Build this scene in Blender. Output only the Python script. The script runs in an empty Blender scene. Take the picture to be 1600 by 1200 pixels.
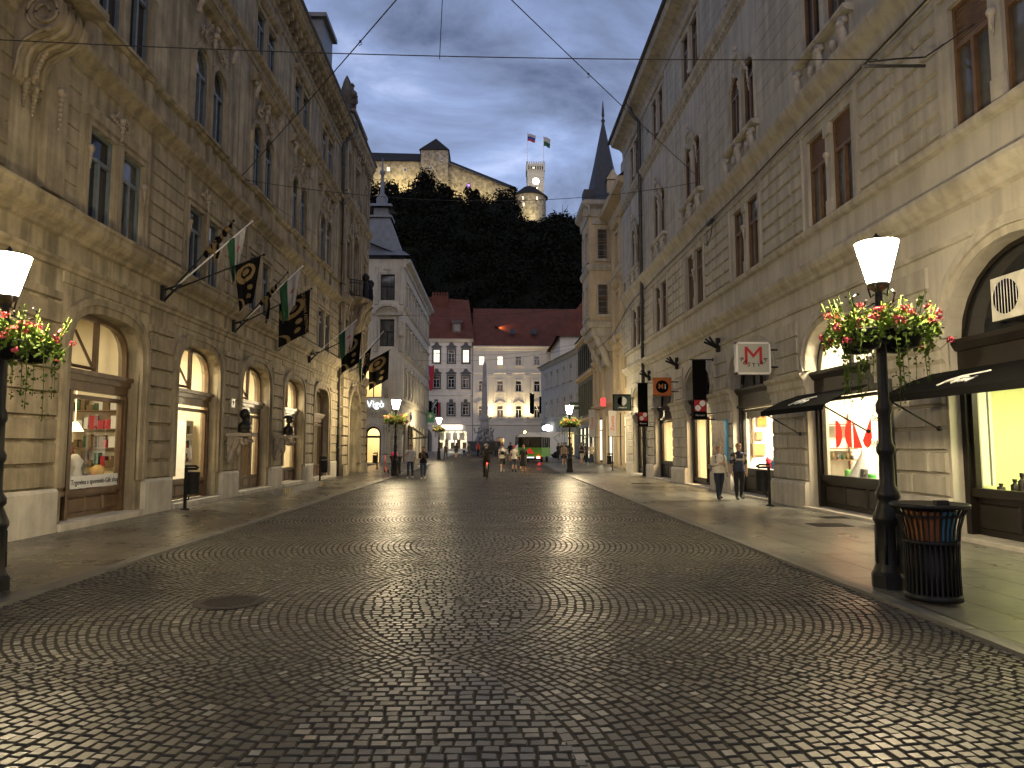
import bpy, bmesh, math, random
import numpy as np
from math import sin, cos, pi, radians as R, sqrt, atan, atan2
from mathutils import Vector, Matrix
random.seed(7)
S = bpy.context.scene
COL = S.collection
# ---------------------------------------------------------------- camera
cd = bpy.data.cameras.new('camera'); cam = bpy.data.objects.new('camera', cd); COL.objects.link(cam)
cam.location = (0, 0, 1.65)
PITCH = atan(96/1110)
cam.rotation_euler = (pi/2 + PITCH, 0, -atan(32/1110*cos(PITCH)))
cd.sensor_width = 36; cd.lens = 36*1110/1600; cd.clip_start = .05; cd.clip_end = 5000
S.camera = cam
# ---------------------------------------------------------------- world: dusk sky with clouds
W = bpy.data.worlds.new('World'); S.world = W; W.use_nodes = True
nt = W.node_tree; nt.nodes.clear()
def nd(t, **k):
    n = nt.nodes.new(t)
    for a, b in k.items(): setattr(n, a, b)
    return n
def lk(a, b): nt.links.new(a, b)
tc = nd('ShaderNodeTexCoord')
sp = nd('ShaderNodeSeparateXYZ'); lk(tc.outputs['Generated'], sp.inputs[0])
def mth(op, a, b=None, c=None):
    n = nd('ShaderNodeMath', operation=op)
    for i, v in enumerate((a, b, c)):
        if v is None: continue
        if isinstance(v, (int, float)): n.inputs[i].default_value = v
        else: lk(v, n.inputs[i])
    return n.outputs[0]
zz = mth('ADD', mth('MAXIMUM', sp.outputs[2], 0), .42)
cx = mth('DIVIDE', sp.outputs[0], zz); cy = mth('DIVIDE', sp.outputs[1], zz)
cb = nd('ShaderNodeCombineXYZ'); lk(cx, cb.inputs[0]); lk(cy, cb.inputs[1])
n1 = nd('ShaderNodeTexNoise'); n1.inputs['Scale'].default_value = 3.4; n1.inputs['Detail'].default_value = 9; n1.inputs['Roughness'].default_value = .58; n1.inputs['Distortion'].default_value = .45
mp = nd('ShaderNodeMapping'); mp.inputs['Scale'].default_value = (.8, .95, 1); mp.inputs['Location'].default_value = (3.1, .7, 0)
lk(cb.outputs[0], mp.inputs[0]); lk(mp.outputs[0], n1.inputs['Vector'])
cr = nd('ShaderNodeValToRGB'); e = cr.color_ramp.elements
e[0].position = .36; e[0].color = (.078, .102, .19, 1)
e[1].position = .65; e[1].color = (.37, .44, .66, 1)
m_ = e.new(.44); m_.color = (.14, .178, .30, 1)
m_ = e.new(.55); m_.color = (.21, .275, .47, 1)
lk(n1.outputs['Fac'], cr.inputs[0])
sky = nd('ShaderNodeTexSky', sky_type='NISHITA', sun_disc=False)
sky.sun_elevation = R(2); sky.sun_rotation = R(180); sky.altitude = 300
mx = nd('ShaderNodeMix', data_type='RGBA', blend_type='ADD'); mx.inputs['Factor'].default_value = .02
lk(cr.outputs[0], mx.inputs['A']); lk(sky.outputs[0], mx.inputs['B'])
# the western sky, behind the camera, still glows after sunset
gw = mth('MULTIPLY', mth('POWER', mth('MAXIMUM', mth('MULTIPLY', sp.outputs[1], -1), 0), 1.5), mth('SUBTRACT', 1, mth('MULTIPLY', mth('MAXIMUM', sp.outputs[2], 0), .6)))
dk = mth('SUBTRACT', 1.03, mth('MULTIPLY', mth('MAXIMUM', mth('SUBTRACT', sp.outputs[2], .25), 0), 1.1))
dk = mth('MAXIMUM', dk, .55)
ms = nd('ShaderNodeVectorMath', operation='SCALE'); lk(mx.outputs['Result'], ms.inputs[0]); lk(dk, ms.inputs['Scale'])
gc = nd('ShaderNodeVectorMath', operation='SCALE'); gc.inputs[0].default_value = (1.0, .74, .46); lk(mth('MULTIPLY', gw, .3), gc.inputs['Scale'])
ga = nd('ShaderNodeVectorMath', operation='ADD'); lk(ms.outputs[0], ga.inputs[0]); lk(gc.outputs[0], ga.inputs[1])
bg = nd('ShaderNodeBackground'); bg.inputs['Strength'].default_value = 1.25; lk(ga.outputs[0], bg.inputs[0])
wo = nd('ShaderNodeOutputWorld'); lk(bg.outputs[0], wo.inputs[0])
sl = bpy.data.lights.new('sun', 'SUN'); so = bpy.data.objects.new('sun', sl); COL.objects.link(so)
sl.energy = .1; sl.angle = R(60); sl.color = (1, .86, .68); so.rotation_euler = (R(38), 0, 0)   # dusk glow, from the west, high
V = S.view_settings; V.view_transform = 'Standard'; V.look = 'None'; V.exposure = .5; V.gamma = 1
cy_ = S.cycles
S.render.engine = 'CYCLES'
cy_.use_denoising = True; cy_.use_adaptive_sampling = True; cy_.adaptive_threshold = .02
cy_.max_bounces = 5; cy_.diffuse_bounces = 3; cy_.glossy_bounces = 3; cy_.transmission_bounces = 3; cy_.transparent_max_bounces = 8
cy_.caustics_reflective = False; cy_.caustics_refractive = False; cy_.sample_clamp_indirect = 4; cy_.sample_clamp_direct = 0
cy_.use_light_tree = True; cy_.time_limit = 700
# ---------------------------------------------------------------- materials
def mat(name, col, rough=.7, var=.25, scale=2.0, bump=.0, bscale=40., metal=0., streak=0., spec=.5, tint=None, coat=0., coords='Object'):
    m = bpy.data.materials.new(name); m.use_nodes = True
    t = m.node_tree; b = t.nodes['Principled BSDF']
    b.inputs['Roughness'].default_value = rough; b.inputs['Metallic'].default_value = metal; b.inputs['Specular IOR Level'].default_value = spec
    b.inputs['Coat Weight'].default_value = coat
    c = (*col, 1)
    tcn = t.nodes.new('ShaderNodeTexCoord')
    if var or streak:
        no = t.nodes.new('ShaderNodeTexNoise'); no.inputs['Scale'].default_value = scale; no.inputs['Detail'].default_value = 8; no.inputs['Roughness'].default_value = .65
        t.links.new(tcn.outputs[coords], no.inputs['Vector'])
        r = t.nodes.new('ShaderNodeValToRGB'); el = r.color_ramp.elements
        lo = tint if tint else tuple(x*(1-var) for x in col)
        el[0].position = .3; el[0].color = (*lo, 1); el[1].position = .7; el[1].color = (*[min(1, x*(1+var*.6)) for x in col], 1)
        t.links.new(no.outputs['Fac'], r.inputs[0]); out = r.outputs[0]
        if streak:                                  # rain streaks and soot
            mpn = t.nodes.new('ShaderNodeMapping'); mpn.inputs['Scale'].default_value = (3.2, 3.2, .22)
            t.links.new(tcn.outputs[coords], mpn.inputs[0])
            n2 = t.nodes.new('ShaderNodeTexNoise'); n2.inputs['Scale'].default_value = 1.2; n2.inputs['Detail'].default_value = 7
            t.links.new(mpn.outputs[0], n2.inputs['Vector'])
            r2 = t.nodes.new('ShaderNodeValToRGB'); r2.color_ramp.elements[0].position = .36; r2.color_ramp.elements[1].position = .6
            r2.color_ramp.elements[0].color = (1-streak, 1-streak*1.03, 1-streak*1.08, 1); r2.color_ramp.elements[1].color = (1, 1, 1, 1)
            t.links.new(n2.outputs['Fac'], r2.inputs[0])
            mm = t.nodes.new('ShaderNodeMix'); mm.data_type = 'RGBA'; mm.blend_type = 'MULTIPLY'; mm.inputs['Factor'].default_value = 1
            t.links.new(out, mm.inputs['A']); t.links.new(r2.outputs[0], mm.inputs['B']); out = mm.outputs['Result']
        t.links.new(out, b.inputs['Base Color'])
    else: b.inputs['Base Color'].default_value = c
    if bump:
        n3 = t.nodes.new('ShaderNodeTexNoise'); n3.inputs['Scale'].default_value = bscale; n3.inputs['Detail'].default_value = 5
        t.links.new(tcn.outputs[coords], n3.inputs['Vector'])
        bp = t.nodes.new('ShaderNodeBump'); bp.inputs['Strength'].default_value = bump; bp.inputs['Distance'].default_value = .02
        t.links.new(n3.outputs['Fac'], bp.inputs['Height']); t.links.new(bp.outputs[0], b.inputs['Normal'])
    return m
def emat(name, col, st):
    m = bpy.data.materials.new(name); m.use_nodes = True; b = m.node_tree.nodes['Principled BSDF']
    b.inputs['Base Color'].default_value = (*[min(.8, c) for c in col], 1); b.inputs['Emission Color'].default_value = (*col, 1); b.inputs['Emission Strength'].default_value = st
    return m
def glass_mat(name, tint=(1, 1, 1), refl=.9):
    m = bpy.data.materials.new(name); m.use_nodes = True; t = m.node_tree; t.nodes.clear()
    o = t.nodes.new('ShaderNodeOutputMaterial'); tr = t.nodes.new('ShaderNodeBsdfTransparent'); tr.inputs[0].default_value = (*tint, 1)
    g = t.nodes.new('ShaderNodeBsdfGlossy'); g.inputs['Roughness'].default_value = .02; g.inputs[0].default_value = (refl, refl, refl, 1)
    lw = t.nodes.new('ShaderNodeLayerWeight'); lw.inputs[0].default_value = .5     # Schlick, the same from both sides
    pw = t.nodes.new('ShaderNodeMath'); pw.operation = 'POWER'; pw.inputs[1].default_value = 5; t.links.new(lw.outputs['Facing'], pw.inputs[0])
    fr = t.nodes.new('ShaderNodeMath'); fr.operation = 'MULTIPLY_ADD'; fr.inputs[1].default_value = .9; fr.inputs[2].default_value = .05; t.links.new(pw.outputs[0], fr.inputs[0])
    mx = t.nodes.new('ShaderNodeMixShader'); t.links.new(fr.outputs[0], mx.inputs[0]); t.links.new(tr.outputs[0], mx.inputs[1]); t.links.new(g.outputs[0], mx.inputs[2]); t.links.new(mx.outputs[0], o.inputs[0])
    return m
M = {}
M['stucco_ochre'] = mat('old_stucco', (.35, .30, .205), .88, .42, 1.3, .4, 22, streak=.5)
M['stone_ochre'] = mat('weathered_stone', (.315, .265, .18), .85, .38, 1.6, .35, 30, streak=.42)
M['stucco_pale'] = mat('pale_stucco', (.46, .43, .36), .85, .18, .9, .15, 30, streak=.2)
M['stone_pale'] = mat('pale_render', (.44, .41, .34), .85, .22, 1.4, .2, 30, streak=.26)
M['plinth'] = mat('plinth_stone', (.46, .43, .37), .7, .22, 2.2, .2, 40, streak=.2)
M['carving'] = mat('carved_plaster', (.36, .31, .24), .85, .3, 6, .3, 40)
M['carving_pale'] = mat('carved_plaster_pale', (.46, .42, .35), .85, .25, 6, .3, 40)
M['wood_brown'] = mat('varnished_oak', (.115, .068, .035), .4, .4, 5, .15, 60, streak=.35)
M['wood_dark'] = mat('black_brown_timber', (.012, .009, .007), .45, .4, 6, .15, 60, spec=.3)
M['frame_blue'] = mat('grey_blue_paint', (.13, .155, .17), .5, .25, 5, .1, 60)
M['frame_brown'] = mat('brown_window_paint', (.15, .085, .04), .5, .3, 5, .1, 60)
M['frame_white'] = mat('white_window_paint', (.62, .61, .57), .5, .15, 5)
M['dark_room'] = mat('window_over_dark_room', (.018, .019, .021), .04, .3, 1.2, spec=.8)
M['curtain_room'] = mat('window_over_curtain', (.10, .10, .095), .06, .5, 1.6, spec=.8, streak=.5)
M['shop_glass'] = glass_mat('shop_glass')
M['iron'] = mat('cast_iron_black', (.007, .007, .0075), .5, .3, 14, .1, 90, spec=.3)
M['zinc'] = mat('zinc_pipe', (.085, .09, .088), .5, .35, 3, .1, 40, metal=.5)
M['slate'] = mat('slate_roof', (.035, .037, .042), .6, .35, 3, .5, 14)
M['tile_red'] = mat('clay_tile_roof', (.10, .026, .011), .85, .4, .7, .8, 6)
M['lead'] = mat('lead_roof', (.13, .14, .15), .5, .3, 2.5, .3, 12)
M['wire'] = mat('black_cable', (.01, .01, .01), .6, 0)
M['lamp_glass'] = emat('lit_lamp_glass', (1, .80, .47), 400)
M['black_cloth'] = mat('black_cloth', (.006, .006, .006), .95, .3, 12, spec=.05)
M['gold_cloth'] = mat('gold_cloth', (.14, .095, .036), .85, .2, 12)
M['green_cloth'] = mat('green_cloth', (.01, .07, .022), .85, .2, 12)
M['white_cloth'] = mat('white_cloth', (.36, .35, .33), .85, .15, 12)
M['red_cloth'] = mat('red_cloth', (.38, .02, .03), .85, .2, 12)
M['blue_cloth'] = mat('blue_cloth', (.03, .05, .24), .85, .2, 12)
M['white_paint'] = mat('white_paint', (.72, .72, .70), .4, .08, 4)
M['leaf'] = mat('ivy_leaf', (.095, .15, .022), .75, .5, 9, spec=.1)
M['petal'] = mat('geranium_petal', (.60, .10, .13), .8, .4, 9, spec=.1)
M['bark'] = mat('bark', (.05, .04, .03), .9, .4, 4)
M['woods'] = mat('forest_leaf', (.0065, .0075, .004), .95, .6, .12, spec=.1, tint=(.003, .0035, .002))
M['skin'] = mat('skin', (.42, .25, .17), .5, .1, 5)
# ---------------------------------------------------------------- mesh helpers
class MB:
    def __init__(s): s.v = []; s.f = []; s.m = []; s.sm = []; s.k = []
    def cut(s):                                    # the next shapes belong to a part of their own
        if not s.k or s.k[-1][0] != len(s.v): s.k.append((len(s.v), len(s.f)))
    def add(s, vs, fs, m=0, smooth=False):
        o = len(s.v); s.v.extend([tuple(p) for p in vs])
        for f in fs: s.f.append(tuple(i+o for i in f)); s.m.append(m); s.sm.append(smooth)
    def box(s, a, b, m=0):
        x0, y0, z0 = a; x1, y1, z1 = b
        s.add([(x0,y0,z0),(x1,y0,z0),(x1,y1,z0),(x0,y1,z0),(x0,y0,z1),(x1,y0,z1),(x1,y1,z1),(x0,y1,z1)],
              [(0,3,2,1),(4,5,6,7),(0,1,5,4),(1,2,6,5),(2,3,7,6),(3,0,4,7)], m)
    def lathe(s, c, prof, n=16, m=0, axis='z', smooth=True, a0=0, a1=2*pi, sx=1., sy=1.):
        full = abs(a1-a0-2*pi) < 1e-6; k = n if full else n+1
        vs = []
        for r, z in prof:
            for i in range(k):
                a = a0+(a1-a0)*i/n; x, y = r*cos(a)*sx, r*sin(a)*sy
                vs.append({'z': (c[0]+x, c[1]+y, c[2]+z), 'x': (c[0]+z, c[1]+x, c[2]+y), 'y': (c[0]+x, c[1]+z, c[2]+y)}[axis])
        fs = []
        for j in range(len(prof)-1):
            for i in range(n):
                i2 = (i+1) % k
                fs.append((j*k+i, j*k+i2, (j+1)*k+i2, (j+1)*k+i))
        s.add(vs, fs, m, smooth)
        if full:
            if prof[0][0] > 1e-4: s.add(vs[:k], [tuple(range(k))[::-1]], m)
            if prof[-1][0] > 1e-4: s.add(vs[-k:], [tuple(range(k))], m)
    def tube(s, pts, r, n=6, m=0, smooth=True, r1=None):
        pts = [Vector(p) for p in pts]; vs = []; N = len(pts)
        for i, p in enumerate(pts):
            d = (pts[min(i+1, N-1)]-pts[max(i-1, 0)]).normalized()
            u = d.cross(Vector((0, 0, 1)));
            if u.length < 1e-3: u = d.cross(Vector((1, 0, 0)))
            u.normalize(); w = d.cross(u)
            rr = r if r1 is None else r+(r1-r)*i/(N-1)
            for k in range(n):
                a = 2*pi*k/n; vs.append(p+u*rr*cos(a)+w*rr*sin(a))
        fs = [(i*n+k, i*n+(k+1) % n, (i+1)*n+(k+1) % n, (i+1)*n+k) for i in range(N-1) for k in range(n)]
        fs += [tuple(range(n))[::-1], tuple(range((N-1)*n, N*n))]
        s.add(vs, fs, m, smooth)
    def blob(s, c, rx, ry=None, rz=None, n=8, m=0, j=0.):
        ry = ry or rx; rz = rz or rx; k = n//2+1; vs = []
        for i in range(k+1):
            t = pi*i/k
            for q in range(n):
                a = 2*pi*q/n; d = 1+random.uniform(-j, j)
                vs.append((c[0]+rx*d*sin(t)*cos(a), c[1]+ry*d*sin(t)*sin(a), c[2]+rz*d*cos(t)))
        fs = [(i*n+q, i*n+(q+1) % n, (i+1)*n+(q+1) % n, (i+1)*n+q) for i in range(k) for q in range(n)]
        s.add(vs, fs, m, True)
    def build(s, name, mats, parent=None, local=False):
        if len(s.k) > 1:
            ks = s.k+[(len(s.v), len(s.f))]
            for (v0, f0), (v1, f1) in zip(ks, ks[1:]):
                if f1 > f0:
                    q = MB(); q.v = s.v[v0:v1]; q.f = [tuple(i-v0 for i in f) for f in s.f[f0:f1]]; q.m = s.m[f0:f1]; q.sm = s.sm[f0:f1]; o = q.build(name, mats, parent, local)
            return o
        me = bpy.data.meshes.new(name); o = Vector((0, 0, 0))
        if parent is not None and not local: o = Vector(parent['_o']) if '_o' in parent else o
        me.from_pydata([(a-o[0], b-o[1], c-o[2]) for a, b, c in s.v] if o.length else s.v, [], s.f)
        if not isinstance(mats, (list, tuple)): mats = [mats]
        for q in mats: me.materials.append(M[q] if isinstance(q, str) else q)
        me.polygons.foreach_set('material_index', s.m); me.polygons.foreach_set('use_smooth', s.sm); me.update()
        ob = bpy.data.objects.new(name, me); COL.objects.link(ob)
        if parent is not None:
            ob.parent = parent
            if not local: ob['_o'] = tuple(o)
        return ob
def tag(o, label, cat, group=None, kind=None):
    if label: o['label'] = label
    if cat: o['category'] = cat
    if group: o['group'] = group
    if kind: o['kind'] = kind
    return o
def thing(name, loc, label, cat, group=None, rz=0):
    o = bpy.data.objects.new(name, None); COL.objects.link(o); o.location = loc; o.rotation_euler.z = rz; o.empty_display_size = .2
    o['_o'] = tuple(loc); return tag(o, label, cat, group)
def proto(name, label, cat, group=None):          # built round the origin, then moved
    return thing(name, (0, 0, 0), label, cat, group)
def place(o, loc, rz=0, sc=1):
    o.location = loc; o.rotation_euler.z = rz; o.scale = (sc, sc, sc); return o
def dup(o, loc=None, rz=0, label=None, group=None, parent=None, sc=1):
    c = o.copy(); COL.objects.link(c)
    if parent is not None: c.parent = parent
    if loc is not None: place(c, loc, rz, sc)
    if label: c['label'] = label
    if group: c['group'] = group
    for ch in o.children: dup(ch, parent=c) if True else None
    return c
def struct(o): o['kind'] = 'structure'; return o
def text(s_, size, Mx, mt, name='lettering', parent=None, ext=.004, align='CENTER', font_off=0., sx=1., spacing=1.):
    cu = bpy.data.curves.new(name, 'FONT'); cu.body = s_; cu.size = size; cu.extrude = ext; cu.align_x = align; cu.align_y = 'CENTER'; cu.offset = font_off; cu.resolution_u = 3; cu.space_character = spacing
    t = bpy.data.objects.new('t', cu); COL.objects.link(t)
    me = bpy.data.meshes.new_from_object(t.evaluated_get(bpy.context.evaluated_depsgraph_get()))
    bpy.data.objects.remove(t); bpy.data.curves.remove(cu)
    me.transform(Mx @ Matrix.Diagonal((sx, 1, 1, 1)))
    if parent is not None and '_o' in parent: me.transform(Matrix.Translation(-Vector(parent['_o'])))
    me.materials.clear(); me.materials.append(M[mt] if isinstance(mt, str) else mt)
    ob = bpy.data.objects.new(name, me); COL.objects.link(ob)
    if parent is not None: ob.parent = parent; ob['_o'] = parent['_o'] if '_o' in parent else (0, 0, 0)
    return ob
def mx3(o, x, y):                                 # text matrix: origin, x axis, y axis
    x = Vector(x).normalized(); y = Vector(y).normalized(); z = x.cross(y)
    m = Matrix.Identity(4)
    for i in range(3): m[i][0] = x[i]; m[i][1] = y[i]; m[i][2] = z[i]; m[i][3] = o[i]
    return m
# facade frame: s along the wall, z up, n out of the wall
class Fr:
    def __init__(s, O, U, N): s.O = Vector(O); s.U = Vector(U).normalized(); s.N = Vector(N).normalized()
    def p(s, a, z, n=0): q = s.O+s.U*a+s.N*n; return (q.x, q.y, q.z+z)
def slab(mb, F, s0, s1, z0, z1, n0, n1, ch=0, m=0):
    c = [(s0,z0,n0),(s1,z0,n0),(s1,z1,n0),(s0,z1,n0),(s0+ch,z0+ch,n1),(s1-ch,z0+ch,n1),(s1-ch,z1-ch,n1),(s0+ch,z1-ch,n1)]
    mb.add([F.p(*q) for q in c], [(4,5,6,7),(0,1,5,4),(1,2,6,5),(2,3,7,6),(3,0,4,7)] + ([(0,3,2,1)] if ch < 0 else []), m)
def fbox(mb, F, s0, s1, z0, z1, n0, n1, m=0):
    c = [(s0,z0,n0),(s1,z0,n0),(s1,z1,n0),(s0,z1,n0),(s0,z0,n1),(s1,z0,n1),(s1,z1,n1),(s0,z1,n1)]
    mb.add([F.p(*q) for q in c], [(0,3,2,1),(4,5,6,7),(0,1,5,4),(1,2,6,5),(2,3,7,6),(3,0,4,7)], m)
def moulding(mb, F, s0, s1, prof, m=0):           # prof: list of (n, z), a strip run along s with end caps
    k = len(prof)
    mb.add([F.p(s0, z, n) for n, z in prof]+[F.p(s1, z, n) for n, z in prof], [(i, i+1, k+i+1, k+i) for i in range(k-1)]+[tuple(range(k)), tuple(range(k, 2*k))[::-1]], m)
def outline(a, b, zb, zt, rise=0, pw=2., n=12):   # bottom left, up, over, down
    pts = [(a, zb), (a, zt)]
    if rise:
        c, h = (a+b)/2, (b-a)/2
        for i in range(1, n):
            t = pi*(1-i/n)
            u = cos(t); x = math.copysign(abs(u)**(2/pw), u); y = abs(sin(t))**(2/pw)
            pts.append((c+h*x, zt+rise*y))
    return pts+[(b, zt), (b, zb)]
def offset(pts, w):                               # push an open outline outward by w
    out = []; N = len(pts)
    for i, (x, z) in enumerate(pts):
        def nrm(p, q): d = Vector((q[0]-p[0], q[1]-p[1])); d.normalize(); return Vector((-d.y, d.x))
        ns = ([nrm(pts[i-1], pts[i])] if i else [])+([nrm(pts[i], pts[i+1])] if i < N-1 else [])
        v = sum(ns, Vector((0, 0)))/len(ns); v = v/max(v.length_squared, .3)
        out.append((x+v.x*w, z+v.y*w))
    return out
def band(mb, F, pts, w0, w1, n0, n1, m=0):        # a strip of section w0..w1 by n0..n1 following the outline
    a = offset(pts, w0) if w0 else pts; b = offset(pts, w1); k = len(pts)
    vs = [F.p(x, z, n0) for x, z in a]+[F.p(x, z, n1) for x, z in a]+[F.p(x, z, n1) for x, z in b]+[F.p(x, z, n0) for x, z in b]
    fs = []
    for i in range(k-1):
        for q in range(3): fs.append((q*k+i, q*k+i+1, (q+1)*k+i+1, (q+1)*k+i))
    fs += [(0, k, 2*k, 3*k), (k-1, 4*k-1, 3*k-1, 2*k-1)]
    mb.add(vs, fs, m)
def wall(mb, F, s0, s1, z0, z1, ops, depth=.4, m=0):
    """flat wall with openings; ops = (a, b, zb, zt, rise, pw) sorted along s, with reveals"""
    s = s0
    def q(a, b, c, d):
        if b-a > 1e-4 and d-c > 1e-4: mb.add([F.p(a, c), F.p(b, c), F.p(b, d), F.p(a, d)], [(0, 1, 2, 3)], m)
    for o in ops:
        a, b, zb, zt = o[:4]; rise = o[4] if len(o) > 4 else 0; pw = o[5] if len(o) > 5 else 2
        q(s, a, z0, z1); q(a, b, z0, zb)
        pts = outline(a, b, zb, zt, rise, pw)
        top = pts[1:-1]
        for (x, z), (x2, z2) in zip(top, top[1:]):
            mb.add([F.p(x, z), F.p(x2, z2), F.p(x2, z1), F.p(x, z1)], [(0, 1, 2, 3)], m)
        k = len(pts); loop = pts
        mb.add([F.p(x, z) for x, z in loop]+[F.p(x, z, -depth) for x, z in loop], [(i, i+1, k+i+1, k+i) for i in range(k-1)]+[(k-1, 0, k, 2*k-1)], m)
        s = b
    q(s, s1, z0, z1)
def pane(mb, F, pts, n, m=0): mb.add([F.p(x, z, n) for x, z in pts], [tuple(range(len(pts)))], m)
def window(F, a, b, zb, zt, rise=0, pw=2, n=-.2, fm='frame_blue', gm='dark_room', parent=None, transom=.68, mull=True, fw=.07, blind=0., bars=0):
    mb = MB(); pts = outline(a, b, zb, zt, rise, pw)
    band(mb, F, pts, 0, -fw, n-.02, n+.06); fbox(mb, F, a, b, zb, zb+fw, n-.02, n+.06)
    H = zt-zb; tz = zb+H*transom
    if mull: fbox(mb, F, (a+b)/2-.04, (a+b)/2+.04, zb+fw, tz, n-.02, n+.075)
    if transom < 1: fbox(mb, F, a+fw, b-fw, tz-.045, tz+.045, n-.02, n+.07)
    for i in range(bars): z = zb+fw+(tz-zb)*(i+1)/(bars+1); fbox(mb, F, a+fw, b-fw, z-.015, z+.015, n-.02, n+.05)
    ins = .012
    w = mb.build('window', fm, parent)
    g = MB(); pane(g, F, [(min(max(x, a+ins), b-ins), z-(ins if z > zb else -ins)) for x, z in pts], n); g.build('pane', gm, w)
    if blind:
        q = MB(); zt2 = zt; z = zt2-H*blind
        while z < zt2-.02: slab(q, F, a+fw, b-fw, z, z+.045, n+.01, n+.04, .008); z += .05
        q.build('blind', 'frame_brown', w)
    return w
def zg(y): return max(0., (min(y, 122)-45)*.0088)
# ---------------------------------------------------------------- ground
gm = MB(); ys = [-60, 0, 45, 60, 80, 100, 122, 400, 2500]
for a, b in zip(ys, ys[1:]): gm.add([(-1500, a, zg(a)-.08), (1500, a, zg(a)-.08), (1500, b, zg(b)-.08), (-1500, b, zg(b)-.08)], [(0, 1, 2, 3)])
M['ground'] = mat('packed_earth', (.06, .055, .045), .9, .3, .2)
struct(gm.build('ground', 'ground'))
KL, KR = -5.03, 4.14
def stones():
    rng = np.random.default_rng(3); W_ = 4.35; RR = W_/2/sin(pi/4); P = .09; xc = -.45
    C = []                                       # x, y, tangent angle, half length, half width
    y0 = 3.2-W_*1.5+.35
    for li in range(-1, 28):
        yc = y0+li*W_+W_/2
        if yc > 96: break
        for sgn in (1, -1):
            nj = int((KR-xc if sgn > 0 else xc-KL)/P)+12
            for j in range(nj):
                xa = .95+j*P
                n = 45; t = -pi/4
                while t < pi/4-.01:
                    l = rng.uniform(.072, .118); dt = l/RR; tm = t+dt/2; t += dt
                    x = xa-RR+RR*cos(tm); y = RR*sin(tm)
                    C.append((xc+sgn*x, yc+y, (pi/2+tm) if sgn > 0 else (pi/2-tm), l/2-.006, P*cos(tm)/2-.006))
        k = int(W_/P)
        for q in range(k):
            dy = -W_/2+(q+.5)*P; hw = .95-RR+sqrt(max(RR*RR-dy*dy, 0))-P*.6
            x = -hw
            while x < hw:
                l = rng.uniform(.075, .12); C.append((xc+x+l/2, yc+dy, 0, l/2-.006, P/2-.006)); x += l
    A = np.array(C); A = A[(A[:, 0] > KL-.03) & (A[:, 0] < KR+.03)]
    A = A[(A[:, 1] > 1.0)]
    n = len(A); x, y, t, hl, hw = A.T; hw = np.maximum(hw, .023)
    t = t+rng.normal(0, .035, n); x = x+rng.normal(0, .003, n); y = y+rng.normal(0, .003, n)
    far = np.clip((y-30)/40, 0, 1); hl = hl*(1-.02*far)
    base = np.maximum(0, (y-45)*.0088)
    h = rng.normal(0, .0022, n); tx = rng.normal(0, .012, n); ty = rng.normal(0, .012, n)
    ct, st = np.cos(t), np.sin(t)
    V_ = np.zeros((n, 12, 3)); sg = [(-1, -1), (1, -1), (1, 1), (-1, 1)]
    for ring, (dl, z0) in enumerate(((0, -.016), (-.003, -.004), (-.008, .0))):
        for k, (a, b) in enumerate(sg):
            jl = rng.normal(0, .003, n) if ring == 0 else jitter[k][0]; jw = rng.normal(0, .003, n) if ring == 0 else jitter[k][1]
            if ring == 0:
                if k == 0: jitter = []
                jitter.append((jl, jw))
            u = a*(hl+dl)+jl; v = b*(hw+dl)+jw
            V_[:, ring*4+k, 0] = x+u*ct-v*st; V_[:, ring*4+k, 1] = y+u*st+v*ct
            V_[:, ring*4+k, 2] = base+z0+h+u*tx+v*ty-.001
    fi = []
    for r in (0, 4):
        for k in range(4): fi.append((r+k, r+(k+1) % 4, r+4+(k+1) % 4, r+4+k))
    fi.append((8, 9, 10, 11)); fi = np.array(fi)
    Fc = (np.arange(n)[:, None, None]*12+fi[None]).reshape(-1)
    me = bpy.data.meshes.new('road'); me.vertices.add(n*12); me.vertices.foreach_set('co', V_.reshape(-1).astype(np.float32))
    nf = n*9; me.loops.add(nf*4); me.loops.foreach_set('vertex_index', Fc.astype(np.int32)); me.polygons.add(nf)
    me.polygons.foreach_set('loop_start', np.arange(0, nf*4, 4, dtype=np.int32)); me.polygons.foreach_set('loop_total', np.full(nf, 4, dtype=np.int32))
    me.polygons.foreach_set('use_smooth', np.zeros(nf, dtype=bool))
    val = np.clip(rng.normal(.40, .11, n), 0, 1); lt = rng.random(n) < .09; val[lt] = rng.uniform(.65, .92, lt.sum())
    hue = rng.random(n)
    at = me.attributes.new('shade', 'FLOAT', 'FACE'); at.data.foreach_set('value', np.repeat(val, 9).astype(np.float32))
    at = me.attributes.new('hue', 'FLOAT', 'FACE'); at.data.foreach_set('value', np.repeat(hue, 9).astype(np.float32))
    sd = np.tile(np.array([1]*8+[0], dtype=np.int32), n); me.polygons.foreach_set('material_index', sd)
    me.update(calc_edges=True)
    return me
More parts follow.
